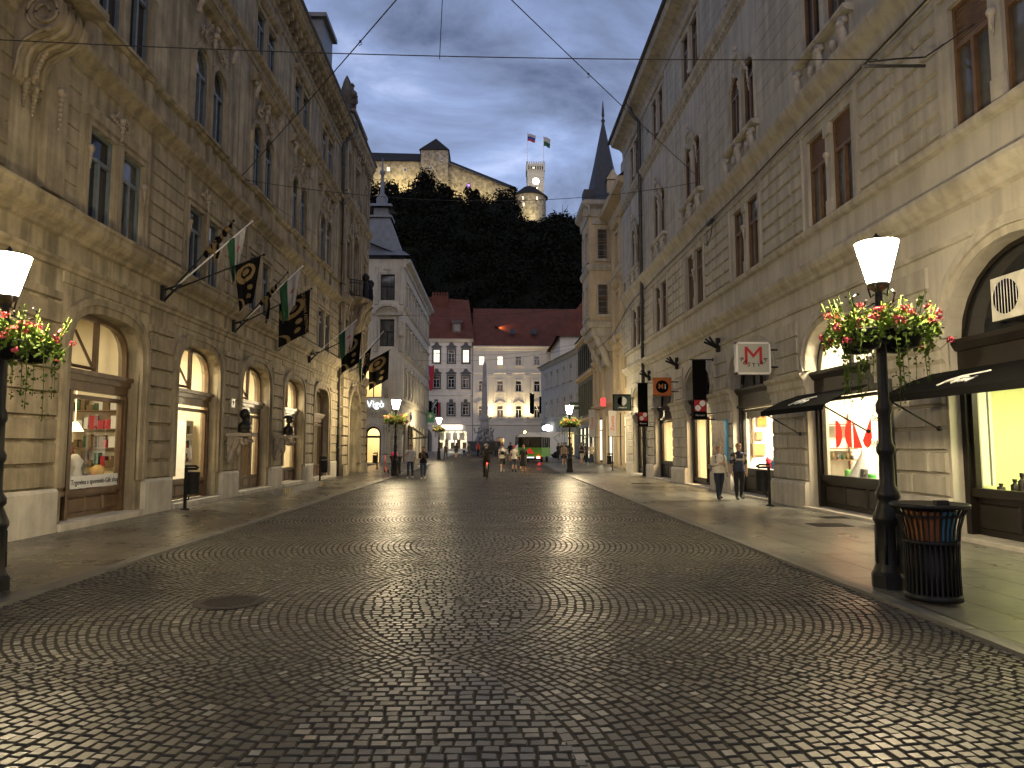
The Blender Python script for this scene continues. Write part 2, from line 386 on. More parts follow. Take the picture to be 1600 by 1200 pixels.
def cobble_mat():
    m = mat('granite_setts', (.1, .1, .1), .3, 0, bump=.14, bscale=70); t = m.node_tree; b = t.nodes['Principled BSDF']
    a = t.nodes.new('ShaderNodeAttribute'); a.attribute_name = 'shade'; h = t.nodes.new('ShaderNodeAttribute'); h.attribute_name = 'hue'
    r = t.nodes.new('ShaderNodeValToRGB'); e = r.color_ramp.elements
    e[0].color = (.022, .0215, .0195, 1); e[1].color = (.23, .222, .20, 1); x = e.new(.4); x.color = (.060, .058, .052, 1); x = e.new(.62); x.color = (.088, .0855, .077, 1)
    no = t.nodes.new('ShaderNodeTexNoise'); no.inputs['Scale'].default_value = 28; no.inputs['Detail'].default_value = 6
    g = t.nodes.new('ShaderNodeNewGeometry'); t.links.new(g.outputs['Position'], no.inputs['Vector'])
    ad = t.nodes.new('ShaderNodeMath'); ad.operation = 'MULTIPLY_ADD'; ad.inputs[1].default_value = .3; t.links.new(no.outputs['Fac'], ad.inputs[0]); 
    sb = t.nodes.new('ShaderNodeMath'); sb.operation = 'SUBTRACT'; sb.inputs[1].default_value = .15; t.links.new(a.outputs['Fac'], sb.inputs[0]); t.links.new(sb.outputs[0], ad.inputs[2]); t.links.new(ad.outputs[0], r.inputs[0])
    r3 = t.nodes.new('ShaderNodeValToRGB'); r3.color_ramp.elements[0].color = (1.0, .92, .84, 1); r3.color_ramp.elements[1].color = (.88, .95, 1.0, 1); t.links.new(h.outputs['Fac'], r3.inputs[0])
    mm = t.nodes.new('ShaderNodeMix'); mm.data_type = 'RGBA'; mm.blend_type = 'MULTIPLY'; mm.inputs['Factor'].default_value = 1
    t.links.new(r.outputs[0], mm.inputs['A']); t.links.new(r3.outputs[0], mm.inputs['B']); t.links.new(mm.outputs['Result'], b.inputs['Base Color'])
    ro = t.nodes.new('ShaderNodeMapRange'); ro.inputs['To Min'].default_value = .27; ro.inputs['To Max'].default_value = .46
    n2 = t.nodes.new('ShaderNodeTexNoise'); n2.inputs['Scale'].default_value = 1.1; n2.inputs['Detail'].default_value = 5; t.links.new(g.outputs['Position'], n2.inputs['Vector'])
    ro.inputs['From Min'].default_value = .3; ro.inputs['From Max'].default_value = .7; t.links.new(n2.outputs['Fac'], ro.inputs[0]); t.links.new(ro.outputs[0], b.inputs['Roughness'])
    return m
M['setts'] = cobble_mat()
M['setts_side'] = mat('sett_sides', (.06, .056, .047), .85, .3, 20, spec=.15)
me = stones(); me.materials.append(M['setts']); me.materials.append(M['setts_side'])
ro = bpy.data.objects.new('road', me); COL.objects.link(ro); struct(ro)
M['joint'] = mat('joint_sand', (.012, .010, .008), .95, .4, 6, .4, 120)
jm = MB()
yy = [-8, 20, 45, 60, 80, 97]
for a, b in zip(yy, yy[1:]): jm.add([(KL-.1, a, zg(a)-.013), (KR+.1, a, zg(a)-.013), (KR+.1, b, zg(b)-.013), (KL-.1, b, zg(b)-.013)], [(0, 1, 2, 3)])
struct(jm.build('road_bed', 'joint'))
def slab_mat(name, c1, c2, sx, sy, rough=.30):
    m = mat(name, c1, rough, 0); t = m.node_tree; b = t.nodes['Principled BSDF']
    g = t.nodes.new('ShaderNodeNewGeometry'); mp = t.nodes.new('ShaderNodeMapping'); mp.inputs['Rotation'].default_value = (0, 0, R(90))
    t.links.new(g.outputs['Position'], mp.inputs[0])
    br = t.nodes.new('ShaderNodeTexBrick'); br.inputs['Scale'].default_value = 1; br.inputs['Brick Width'].default_value = sx; br.inputs['Row Height'].default_value = sy
    br.inputs['Mortar Size'].default_value = .016; br.inputs['Mortar Smooth'].default_value = .15; br.inputs['Color1'].default_value = (*c1, 1); br.inputs['Color2'].default_value = (*c2, 1); br.inputs['Mortar'].default_value = (.02, .02, .018, 1)
    br.inputs['Bias'].default_value = -.1
    t.links.new(mp.outputs[0], br.inputs['Vector'])
    no = t.nodes.new('ShaderNodeTexNoise'); no.inputs['Scale'].default_value = 1.3; no.inputs['Detail'].default_value = 9; no.inputs['Roughness'].default_value = .7; t.links.new(g.outputs['Position'], no.inputs['Vector'])
    mr = t.nodes.new('ShaderNodeMapRange'); mr.inputs['From Min'].default_value = .3; mr.inputs['From Max'].default_value = .7; mr.inputs['To Min'].default_value = .8; mr.inputs['To Max'].default_value = 1.15; t.links.new(no.outputs['Fac'], mr.inputs[0])
    mm = t.nodes.new('ShaderNodeVectorMath'); mm.operation = 'SCALE'; t.links.new(br.outputs['Color'], mm.inputs[0]); t.links.new(mr.outputs[0], mm.inputs['Scale']); t.links.new(mm.outputs[0], b.inputs['Base Color'])
    vo = t.nodes.new('ShaderNodeTexVoronoi'); vo.inputs['Scale'].default_value = 2.6; t.links.new(g.outputs['Position'], vo.inputs['Vector'])
    vm = t.nodes.new('ShaderNodeMapRange'); vm.inputs['From Min'].default_value = .045; vm.inputs['From Max'].default_value = .075; vm.inputs['To Min'].default_value = .45; t.links.new(vo.outputs['Distance'], vm.inputs[0])
    ns = t.nodes.new('ShaderNodeTexNoise'); ns.inputs['Scale'].default_value = .55; ns.inputs['Detail'].default_value = 10; ns.inputs['Roughness'].default_value = .75; t.links.new(g.outputs['Position'], ns.inputs['Vector'])
    nm = t.nodes.new('ShaderNodeMapRange'); nm.inputs['From Min'].default_value = .40; nm.inputs['From Max'].default_value = .56; nm.inputs['To Min'].default_value = .62; t.links.new(ns.outputs['Fac'], nm.inputs[0])
    mu = t.nodes.new('ShaderNodeMath'); mu.operation = 'MULTIPLY'; t.links.new(vm.outputs[0], mu.inputs[0]); t.links.new(nm.outputs[0], mu.inputs[1])
    m2 = t.nodes.new('ShaderNodeVectorMath'); m2.operation = 'SCALE'; t.links.new(mm.outputs[0], m2.inputs[0]); t.links.new(mu.outputs[0], m2.inputs['Scale']); t.links.new(m2.outputs[0], b.inputs['Base Color'])
    rr = t.nodes.new('ShaderNodeMapRange'); rr.inputs['From Min'].default_value = .35; rr.inputs['From Max'].default_value = .65; rr.inputs['To Min'].default_value = rough-.04; rr.inputs['To Max'].default_value = rough+.08; t.links.new(no.outputs['Fac'], rr.inputs[0]); t.links.new(rr.outputs[0], b.inputs['Roughness'])
    n3 = t.nodes.new('ShaderNodeTexNoise'); n3.inputs['Scale'].default_value = 60; n3.inputs['Detail'].default_value = 4; t.links.new(g.outputs['Position'], n3.inputs['Vector'])
    hs = t.nodes.new('ShaderNodeMath'); hs.operation = 'MULTIPLY_ADD'; hs.inputs[1].default_value = -3; t.links.new(br.outputs['Fac'], hs.inputs[0]); t.links.new(n3.outputs['Fac'], hs.inputs[2])
    bp = t.nodes.new('ShaderNodeBump'); bp.inputs['Strength'].default_value = .35; bp.inputs['Distance'].default_value = .012; t.links.new(hs.outputs[0], bp.inputs['Height']); t.links.new(bp.outputs[0], b.inputs['Normal'])
    return m
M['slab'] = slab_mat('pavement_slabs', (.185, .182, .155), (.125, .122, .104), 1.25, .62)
M['plaza'] = slab_mat('plaza_slabs', (.10, .092, .078), (.075, .07, .06), .9, .45, .4)
M['kerb'] = mat('kerb_stone', (.13, .125, .11), .5, .3, 3, .3, 40)
def pavement(name, x0, x1, m):
    q = MB(); yy = [-8, 4, 12, 24, 36, 45, 52, 60]
    for a, b in zip(yy, yy[1:]): q.add([(x0, a, zg(a)+.03), (x1, a, zg(a)+.03), (x1, b, zg(b)+.03), (x0, b, zg(b)+.03)], [(0, 1, 2, 3)])
    return struct(q.build(name, m))
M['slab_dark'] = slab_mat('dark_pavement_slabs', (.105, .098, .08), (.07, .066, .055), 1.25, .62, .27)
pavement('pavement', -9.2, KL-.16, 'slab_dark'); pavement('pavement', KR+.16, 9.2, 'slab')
for x0, x1 in ((KL-.16, KL), (KR, KR+.16)):
    q = MB(); a = -8.
    while a < 62:
        b = a+1.1; q.add([(x0, a+.012, zg(a)-.03), (x1, a+.012, zg(a)-.03), (x1, b, zg(b)-.03), (x0, b, zg(b)-.03), (x0, a+.012, zg(a)+.034), (x1, a+.012, zg(a)+.034), (x1, b, zg(b)+.034), (x0, b, zg(b)+.034)], [(4, 5, 6, 7), (0, 1, 5, 4), (1, 2, 6, 5), (2, 3, 7, 6), (3, 0, 4, 7)]); a = b
    struct(q.build('kerb', 'kerb'))
q = MB()
for a, b in zip([60, 80, 97], [80, 97, 122]):
    for x0, x1 in (((-26, KL), (KR, 26)) if b < 100 else ((-26, 26),)): q.add([(x0, a, zg(a)+.016), (x1, a, zg(a)+.016), (x1, b, zg(b)+.016), (x0, b, zg(b)+.016)], [(0, 1, 2, 3)])
struct(q.build('town_square', 'plaza'))
# ---------------------------------------------------------------- carved ornament
def carve(mb, F, kind, s, z, n, w, h, seed=1):
    r_ = random.Random(seed); mb.cut()
    def B(a, b, c, r, ra=None):
        p = F.p(s+a*w, z+b*h, n+c); mb.blob(p, r, r, ra or r, 7)
    def leafstroke(pts, r):
        mb.tube([F.p(s+a*w, z+b*h, n+.03) for a, b in pts], r, 5)
    def fol(sg, pts, r0, nb):                      # a leafy scroll: thin stem and many small leaves
        leafstroke(pts, r0*.55)
        for k in range(nb):
            t = r_.random()*(len(pts)-1.01); q = int(t); f = t-q; a = pts[q][0]*(1-f)+pts[q+1][0]*f; b = pts[q][1]*(1-f)+pts[q+1][1]*f
            B(a+r_.gauss(0, .035), b+r_.gauss(0, .05), r_.uniform(.01, .06), r0*r_.uniform(.5, 1.1), r0*r_.uniform(.5, 1.4))
    if kind == 'cartouche':
        B(0, .1, .02, .085*w, .15*h); B(0, .1, .07, .04*w)
        for sg in (-1, 1):
            fol(sg, [(sg*(.08+.075*k), .28-.05*k+.13*sin(k*1.3)) for k in range(6)], .026, 12); fol(sg, [(sg*(.06+.06*k), -.08-.02*k+.1*cos(k*1.5)) for k in range(5)], .02, 8)
        for k in range(14): B(r_.gauss(0, .03), -.12-.055*k, .03, .038-.0016*k)
    elif kind == 'crest':                          # over the twin arches: bust between scrolls
        B(0, .38, .12, .05*w, .075*h); B(0, .46, .1, .055*w, .04*h); B(0, .2, .07, .075*w, .12*h); B(0, -.05, .04, .05*w, .2*h)
        for sg in (-1, 1):
            fol(sg, [(sg*(.08+.075*k), .3+.12*sin(k*.9+.4)-.06*k) for k in range(8)], .034, 26); fol(sg, [(sg*(.12+.075*k), .0+.1*cos(k*1.1)-.055*k) for k in range(7)], .028, 20); fol(sg, [(sg*(.5+.03*k), .1-.1*k) for k in range(5)], .03, 10)
    elif kind == 'cherub':                         # winged figure with trailing garland
        B(-.02, .56, .17, .065, .085); B(-.02, .62, .16, .07, .05); B(-.02, .36, .11, .085, .15); B(-.06, .2, .1, .05, .12); B(.04, .18, .1, .05, .12)
        for sg in (-1, 1): mb.tube([F.p(s-.02*w+sg*.07, z+.46*h, n+.15), F.p(s-.02*w+sg*.16, z+.34*h, n+.18), F.p(s-.02*w+sg*.1, z+.22*h, n+.2)], .032, 5)
        for k in range(26): a = r_.random(); B(.1+.27*a, .5-.25*a+.12*sin(a*3)+r_.gauss(0, .05), .05, .045, .06)
        for k in range(26): a = r_.random(); B(-.1-.25*a, .26-.5*a+r_.gauss(0, .04), .06, .045, .05)
        for k in range(16): B(-.42-.005*k+r_.gauss(0, .01), -.28-.045*k, .05, .045-.0015*k)
        for k in range(12): B(.42+r_.gauss(0, .01), .1-.045*k, .05, .042-.0015*k)
    elif kind == 'bracket':                        # little scrolled console under a sill
        mb.tube([F.p(s, z+h*.5, n), F.p(s, z+h*.45, n+.13), F.p(s, z+h*.2, n+.15), F.p(s, z-h*.1, n+.07), F.p(s, z-h*.4, n+.06), F.p(s, z-h*.5, n+.02)], w/2, 7)
        B(0, .3, .14, w*.55)
    elif kind == 'keystone':
        B(0, .1, .06, .5*w, .4*h); B(0, .3, .1, .3*w)
    elif kind == 'pendant':
        B(0, .4, .03, .09); B(0, .4, .07, .05)
        for k in range(7): B(r_.uniform(-.04, .04), .25-.11*k, .03, .055-.005*k)
def cornice(mb, F, s0, s1, z, prof, m=0):
    if s1-s0 > 6: mb.cut()
    moulding(mb, F, s0, s1, [(n, z+h) for n, h in prof], m)
def shop_room(b, F, s0, s1, z0, z1, d, wallm, power, col, lampz=None):
    """a real shop interior: floor, walls, ceiling and a ceiling lamp"""
    q = MB(); n0 = -.62
    for vs in ([(s0,z0,n0),(s1,z0,n0),(s1,z0,-d),(s0,z0,-d)], [(s0,z1,n0),(s1,z1,n0),(s1,z1,-d),(s0,z1,-d)], [(s0,z0,-d),(s1,z0,-d),(s1,z1,-d),(s0,z1,-d)], [(s0,z0,n0),(s0,z0,-d),(s0,z1,-d),(s0,z1,n0)], [(s1,z0,n0),(s1,z0,-d),(s1,z1,-d),(s1,z1,n0)]):
        q.add([F.p(*v) for v in vs], [(0, 1, 2, 3)])
    q.build('shop_interior', wallm, b)
    l = bpy.data.lights.new('shop_light', 'AREA'); l.shape = 'RECTANGLE'; l.size = min(1.6, (s1-s0)*.7); l.size_y = .7; l.energy = power; l.color = col
    o = bpy.data.objects.new('shop_light', l); COL.objects.link(o); o.location = F.p((s0+s1)/2, z1-.06, -(d+.7)/2); o.parent = b; o.matrix_parent_inverse = Matrix.Translation(-Vector(b['_o']))
    o['_o'] = b['_o']; return o
M['room_cream'] = mat('cream_shop_wall', (.74, .66, .48), .8, .08, 1.5)
M['room_white'] = mat('white_shop_wall', (.80, .76, .66), .8, .06, 1.5)
M['room_green'] = mat('lime_shop_wall', (.68, .71, .40), .8, .06, 1.5)
WARM = (1, .74, .40); WARMW = (1, .84, .55)
# ---------------------------------------------------------------- building on the left
XL, XR = -8.25, 8.2
FL = Fr((XL, 0, 0), (0, 1, 0), (1, 0, 0)); FR = Fr((XR, 0, 0), (0, 1, 0), (-1, 0, 0))
A = thing('ornate_building', (XL-3, 23, 0), 'weathered ochre building with twin windows and arched oak shopfronts, flags above its ledge', 'building')
AC = [15.4+4.8*i for i in range(5)]; A0, A1 = -2., 38.
HW = 1.42; SPR = 3.35; RIS = 1.05
w = MB()
wall(w, FL, A0, A1, 0, 5.05, [(c-HW, c+HW, .0, SPR, RIS, 3.2) for c in AC], .5)
def pair(c, zb, zt, rise=0, g=.13, hw=1.12): return [(c-hw, c-g, zb, zt, rise), (c+g, c+hw, zb, zt, rise)]
p1 = [o for c in AC for o in pair(c, 6.2, 8.2)]
p2 = [o for c in AC for o in pair(c, 10.5, 12.4, .48)]
p3 = [o for c in AC for o in pair(c, 15.45, 17.05)]
wall(w, FL, A0, A1, 5.05, 9.3, p1, .38); wall(w, FL, A0, A1, 9.3, 15.1, p2, .38); wall(w, FL, A0, A1, 15.1, 19.2, p3, .38)
w.add([FL.p(A0, 0), FL.p(A0, 19.2), FL.p(A0, 19.2, -12), FL.p(A0, 0, -12)], [(0, 1, 2, 3)]); w.add([FL.p(A1, 0), FL.p(A1, 19.2), FL.p(A1, 19.2, -12), FL.p(A1, 0, -12)], [(0, 1, 2, 3)])
w.build('wall', 'stucco_ochre', A)
# rusticated piers, courses and plinth
r = MB(); pl = MB()
edges = [A0]+[e for c in AC for e in (c-HW-.33, c+HW+.33)]+[A1]
for a, b in zip(edges[::2], edges[1::2]):
    r.cut(); pl.cut(); z = .85
    while z < 4.6:
        slab(r, FL, a+.02, b-.02, z+.024, min(z+.44, 4.6)-.024, 0, .075, .02); z += .44
    fbox(pl, FL, a-.05, b+.05, 0, .78, 0, .12); moulding(pl, FL, a-.05, b+.05, [(0, .78), (.12, .78), (.09, .85), (0, .85)])
for a, b in zip(edges[1:-1:2], edges[2::2]):      # courses above the arches
    r.cut(); slab(r, FL, a+.02, b-.02, 4.62+.16, 5.03, 0, .03, .018)
r.build('rustication', 'stone_ochre', A); pl.build('plinth', 'plinth', A)
r = MB()
for c in AC:
    r.cut(); o = outline(c-HW, c+HW, .85, SPR, RIS, 3.2, 16)
    band(r, FL, o, 0, .17, -.02, .07); band(r, FL, o, .17, .31, -.02, .11)
r.build('arch_moulding', 'stone_ochre', A)
co = MB()
cornice(co, FL, A0, A1, 5.0, [(0, 0), (.07, .02), (.07, .1), (.12, .14), (.12, .2), (0, .24)])
cornice(co, FL, A0, A1, 5.62, [(0, 0), (.08, .03), (.10, .12), (.22, .2), (.30, .3), (.30, .42), (.34, .46), (.34, .52), (0, .56)])
cornice(co, FL, A0, A1, 9.12, [(0, 0), (.06, .02), (.06, .12), (.16, .2), (.26, .3), (.28, .42), (0, .46)])
cornice(co, FL, A0, A1, 10.3, [(0, 0), (.10, .03), (.14, .12), (0, .17)])
cornice(co, FL, A0, A1, 14.75, [(0, 0), (.06, .03), (.08, .2), (.2, .3), (.24, .42), (0, .47)])
cornice(co, FL, A0, A1+.1, 17.75, [(0, 0), (.06, .03), (.06, .2), (.12, .26), (.12, .5), (0, .52)])
cornice(co, FL, A0, A1+.1, 18.6, [(0, 0), (.5, .04), (.62, .12), (.62, .24), (.74, .36), (.74, .44), (0, .48)])
for k in range(int((A1-A0)/.62)):
    s = A0+.3+k*.62; fbox(co, FL, s-.13, s+.13, 18.34, 18.6, .0, .42); fbox(co, FL, s-.1, s+.1, 18.2, 18.34, .0, .25)
for c in AC:                                       # parapet panels under the upper windows, pilasters and hoods
    co.cut()
    for d in (-1.15, 0, 1.15): slab(co, FL, c+d-.14, c+d+.14, 9.58, 10.3, 0, .1, .02)
    slab(co, FL, c-.95, c-.2, 9.7, 10.2, 0, .04, .02); slab(co, FL, c+.2, c+.95, 9.7, 10.2, 0, .04, .02); slab(co, FL, c+1.4, c+3.4, 9.7, 10.2, 0, .04, .02)
    co.cut(); cornice(co, FL, c-1.5, c+1.5, 14.05, [(0, 0), (.16, .05), (.24, .2), (.3, .22), (.3, .3), (0, .34)])
    co.cut(); cornice(co, FL, c-1.25, c+1.25, 17.3, [(0, 0), (.1, .04), (.18, .14), (.2, .22), (0, .25)])
    for sg in (-1, 1): slab(co, FL, c+sg*1.12-.07, c+sg*1.12+.07, 16.95, 17.3, 0, .1, .02)
co.build('cornice', 'stone_ochre', A)
r = MB()
for c in AC:                                       # window surrounds, mid pilasters, colonnettes, banding between windows
    for a, b in ((c-1.12, c-.13), (c+.13, c+1.12)):
        r.cut(); band(r, FL, outline(a, b, 6.2, 8.2), 0, .1, 0, .06)
        r.cut(); band(r, FL, outline(a, b, 10.5, 12.4, .48), 0, .13, 0, .07)
        r.cut(); band(r, FL, outline(a, b, 15.45, 17.05), 0, .1, 0, .05)
    r.cut(); slab(r, FL, c-1.3, c+1.3, 8.34, 8.62, 0, .07, .03); r.cut(); fbox(r, FL, c-.1, c+.1, 6.2, 8.2, 0, .1)
    for d in (-1.28, 0, 1.28):
        r.cut(); r.lathe(FL.p(c+d, 10.5, .0), [(.10, 0), (.10, .12), (.075, .16), (.065, 1.6), (.08, 1.65), (.115, 1.82), (.115, 1.9)], 10)
    r.cut(); fbox(r, FL, c-1.22, c+1.22, 10.42, 10.5, 0, .2); r.cut(); fbox(r, FL, c-1.2, c+1.2, 6.12, 6.2, 0, .2)
    r.cut(); z = 6.35
    while z < 8.9:
        slab(r, FL, c+1.5, c+3.3, z+.018, z+.365, 0, .05, .012); z += .38
    for d in (1.36, 3.44): r.cut(); slab(r, FL, c+d-.06, c+d+.06, 6.2, 9.1, 0, .06, .02)
r.cut(); z = 6.35
while z < 9: slab(r, FL, A0, 11.9, z+.012, z+.37, 0, .03, .012); slab(r, FL, 13.5, 13.95, z+.012, z+.37, 0, .03, .012); z += .38
slab(r, FL, 12.75, 13.4, 6.3, 9.1, 0, .12, .03)
r.build('window_surround', 'stone_ochre', A)
r = MB()
for i, c in enumerate(AC):
    carve(r, FL, 'cartouche', c, 8.72, .05, 1.0, .55, i); carve(r, FL, 'crest', c, 13.45, .06, 1.5, .95, i+9); carve(r, FL, 'cartouche', c, 17.45, .03, .5, .3, i+3)
    for sg in (-1, 1): carve(r, FL, 'bracket', c+sg*1.32, 13.8, .1, .15, .5); carve(r, FL, 'pendant', c+sg*1.13, 7.5, .03, .1, .5, i)
carve(r, FL, 'pendant', 13.07, 7.9, .12, .4, .9, 5)
r.build('carving', 'carving', A)
r = MB()                                           # big scrolled console high on the near corner
moulding(r, FL, 12.35, 13.1, [(0, 7.5), (.08, 7.52), (.12, 7.7), (.13, 7.95), (.2, 8.15), (.36, 8.28), (.56, 8.36), (.74, 8.5), (.82, 8.7), (.8, 8.92), (.68, 9.05), (0, 9.1)])
for s in (12.33, 13.12): r.tube([FL.p(s, 8.72+.30*sin(t)*(1-t/13), .5-.30*cos(t)*(1-t/13)) for t in np.linspace(-2.0, 9.5, 34)], .035, 5); r.tube([FL.p(s, z, n) for n, z in ((.03, 7.55), (.08, 7.75), (.1, 8.0), (.2, 8.2), (.4, 8.34), (.6, 8.42))], .03, 5)
for s in (12.5, 12.72, 12.95): r.tube([FL.p(s, z, n) for n, z in ((.13, 7.6), (.15, 7.95), (.22, 8.14), (.38, 8.26), (.58, 8.34), (.76, 8.48), (.84, 8.7), (.81, 8.94))], .045, 6)
fbox(r, FL, 12.2, 13.25, 9.1, 9.24, 0, 1.1)
for k in range(16): r.blob(FL.p(12.6+.25*(k % 2), 7.62-.035*k, .1-.003*k), .07-.003*k)
for k in range(12): r.blob(FL.p(12.72, 7.75+.07*k, .17+.012*k+.002*k*k), .05)
r.v = [(x, y-.42, z+.42) for x, y, z in r.v]; r.build('console', 'stone_ochre', A)
for i, c in enumerate(AC):
    for a, b in ((c-1.12, c-.13), (c+.13, c+1.12)):
        window(FL, a, b, 6.2, 8.2, n=-.11, gm='curtain_room' if (i+int(a)) % 3 == 0 else 'dark_room', parent=A, transom=.7)
        window(FL, a, b, 10.5, 12.4, .48, n=-.11, gm='curtain_room' if (i+int(b)) % 4 == 1 else 'dark_room', parent=A, transom=.86)
        window(FL, a, b, 15.45, 17.05, n=-.11, parent=A, transom=.68)
# shopfronts of oak
def oak_shop(b, F, c, wd, dr, kind, fm):
    q = MB(); hw = HW; n = -.32
    o = outline(c-hw, c+hw, .16, SPR, RIS, 3.2, 16)
    band(q, F, o, 0, -.1, n-.05, n+.06)
    fbox(q, F, c-hw+.02, c+hw-.02, 2.98, 3.1, n-.05, n+.14); fbox(q, F, c-hw+.05, c+hw-.05, 2.78, 2.98, n-.04, n+.08); fbox(q, F, c-hw+.02, c+hw-.02, 3.1, 3.2, n-.05, n+.2)
    fbox(q, F, c+.05, c+.13, 3.2, SPR+RIS-.03, n-.04, n+.06)
    f = q.build('shop_front', fm, b)
    g = MB(); pane(g, F, outline(c-hw+.08, c+hw-.08, 3.2, SPR, RIS-.08, 3.2, 16), n+.0); g.build('transom_pane', 'shop_glass', f)
    q = MB()                                       # one sash of the fanlight stands tilted open
    t0 = Vector(F.p(0, 3.3, n+.02)); 
    for (a, bq) in (((c-.85, 3.28), (c-.85, 4.12)), ((c-.05, 3.28), (c-.05, 4.12)), ((c-.85, 3.28), (c-.05, 3.28)), ((c-.85, 4.12), (c-.05, 4.12))):
        q.tube([F.p(a[0], a[1], n+.05-(.42 if a[1] > 4 else 0)), F.p(bq[0], bq[1], n+.05-(.42 if bq[1] > 4 else 0))], .035, 4, smooth=False)
    q.build('tilted_sash', fm, f)
    if kind == 'window':
        q = MB(); a, z1 = c-hw+.1, 2.78
        segs = [(a+.02, a+.45), (a+.55, c+hw-.12)] if dr else [(a+.02, c+hw-.12)]
        for k, (u, v) in enumerate(segs):
            band(q, F, outline(u, v, .72, 2.7), 0, -.09, n-.04, n+.05); fbox(q, F, u, v, .64, .74, n-.04, n+.08)
            fbox(q, F, u, v, .18, .64, n-.04, n+.0)
            m = max(1, int((v-u)/.55))
            for j in range(m): x0 = u+.05+(v-u-.1)*j/m; slab(q, F, x0+.03, x0+(v-u-.1)/m-.03, .26, .58, n, n+.035, .03)
        fbox(q, F, c-hw+.02, a+.02, .16, 2.78, n-.05, n+.09); fbox(q, F, c+hw-.12, c+hw-.02, .16, 2.78, n-.05, n+.09)
        if dr: fbox(q, F, segs[0][1], segs[1][0], .16, 2.78, n-.05, n+.09)
        sw = q.build('shop_window', fm, b); g = MB()
        for u, v in segs: pane(g, F, [(u+.06, .72), (u+.06, 2.66), (v-.06, 2.66), (v-.06, .72)], n)
        g.build('pane', 'shop_glass', sw)
    else:
        for u, v in ((c-hw+.1, c-.48), (c-.42, c+.42), (c+.48, c+hw-.1)):
            q = MB(); door = abs((u+v)/2-c) < .1
            band(q, F, outline(u, v, .16, 2.72), 0, -.1, n-.04, n+.06); fbox(q, F, u, v, .16, .62, n-.04, n+.04); fbox(q, F, u, v, 2.0, 2.1, n-.04, n+.06); slab(q, F, u+.14, v-.14, .26, .54, n+.04, n+.07, .03)
            if door: fbox(q, F, c-.05, c+.05, .62, 2.0, n-.04, n+.06)
            d = q.build('door' if door else 'shop_window', fm, b); g = MB(); pane(g, F, [(u+.07, .62), (u+.07, 2.66), (v-.07, 2.66), (v-.07, .62)], n); g.build('pane', 'shop_glass', d)
            if door: g = MB(); g.tube([F.p(c+.1, 1.0, n+.06), F.p(c+.1, 1.0, n+.11), F.p(c+.1, 1.3, n+.11), F.p(c+.1, 1.3, n+.06)], .012); g.build('handle', 'iron', d)
    q = MB(); fbox(q, F, c-hw-.2, c+hw+.2, 0, .16, -.5, .16); q.build('door_step', 'plinth', b)
for i, c in enumerate(AC):
    oak_shop(A, FL, c, 0, i == 0, 'door' if i == 2 else 'window', 'wood_brown')
    shop_room(A, FL, c-2.3, c+2.3, .16, 4.75, 3.4, 'room_cream', [70, 330, 260, 300, 24][i], WARMW)
rf = MB()
rf.add([FL.p(A0, 19.08, .72), FL.p(A1+.1, 19.08, .72), FL.p(A1+.1, 22.2, -3.2), FL.p(A0, 22.2, -3.2), FL.p(A1+.1, 19.0, -12), FL.p(A0, 19.0, -12)], [(0, 1, 2, 3), (3, 2, 4, 5)])
rf.tube([FL.p(A0, 19.07, .74), FL.p(A1+.1, 19.07, .74)], .09, 8)
ro_ = rf.build('roof', 'slate', A)
q = MB()
for s in (33.6,): 
    fbox(q, FL, s-1, s+1, 19.2, 22.0, -2.4, .15); fbox(q, FL, s-1.2, s+1.2, 22.0, 22.2, -2.5, .35)
q.build('dormer', 'lead', ro_)
q = MB(); q.tube([FL.p(37.85, .05, .16), FL.p(37.85, 18.1, .16), FL.p(37.95, 18.5, .5), FL.p(37.95, 19.1, .7)], .085, 8); q.lathe(FL.p(37.95, 18.95, .7), [(.1, 0), (.17, .12), (.17, .4)], 10)
for z in np.arange(1.5, 18, 2.2): q.lathe(FL.p(37.85, z, .16), [(.085, 0), (.105, .01), (.105, .07), (.085, .08)], 8)
q.build('downpipe', 'zinc', A)
# ---------------------------------------------------------------- building on the right
Bd = thing('corner_building', (XR+3, 23, 0), 'long pale grey rusticated building with cherubs over twin windows and black shop awnings', 'building')
RC = [16.5+5.72*i for i in range(-2, 5)]; B0, B1 = -3., 42.7
RH = 1.72; RS = 3.55; RR_ = 1.2
def rpw(i): return 2.0 if i <= 1 else 2.5
def rh(i): return 1.35 if i == 6 else RH
w = MB()
wall(w, FR, B0, B1, 0, 5.5, [(c-rh(i), c+rh(i), 0, RS, RR_ if i > 1 else 1.45, rpw(i)) for i, c in enumerate(RC)], .55)
def rp(c, zb, zt, rise=0, g=.14, hw=1.12): return [(c-hw, c-g, zb, zt, rise), (c+g, c+hw, zb, zt, rise)]
wall(w, FR, B0, B1, 5.5, 10.2, [o for c in RC for o in rp(c, 7.2, 9.45)], .4)
wall(w, FR, B0, B1, 10.2, 16.4, [o for c in RC for o in rp(c, 11.7, 13.6, .42)], .4)
wall(w, FR, B0, B1, 16.4, 20.5, [o for c in RC for o in rp(c, 17.0, 19.0)], .4)
w.add([FR.p(B1, 0), FR.p(B1, 20.5), FR.p(B1, 20.5, -12), FR.p(B1, 0, -12)], [(0, 1, 2, 3)]); w.add([FR.p(B0, 0), FR.p(B0, 20.5), FR.p(B0, 20.5, -12), FR.p(B0, 0, -12)], [(0, 1, 2, 3)])
w.build('wall', 'stucco_pale', Bd)
r = MB(); pl = MB(); cp = MB()
ed = [B0]+[e for i, c in enumerate(RC) for e in (c-rh(i)-.05, c+rh(i)+.05)]+[B1]
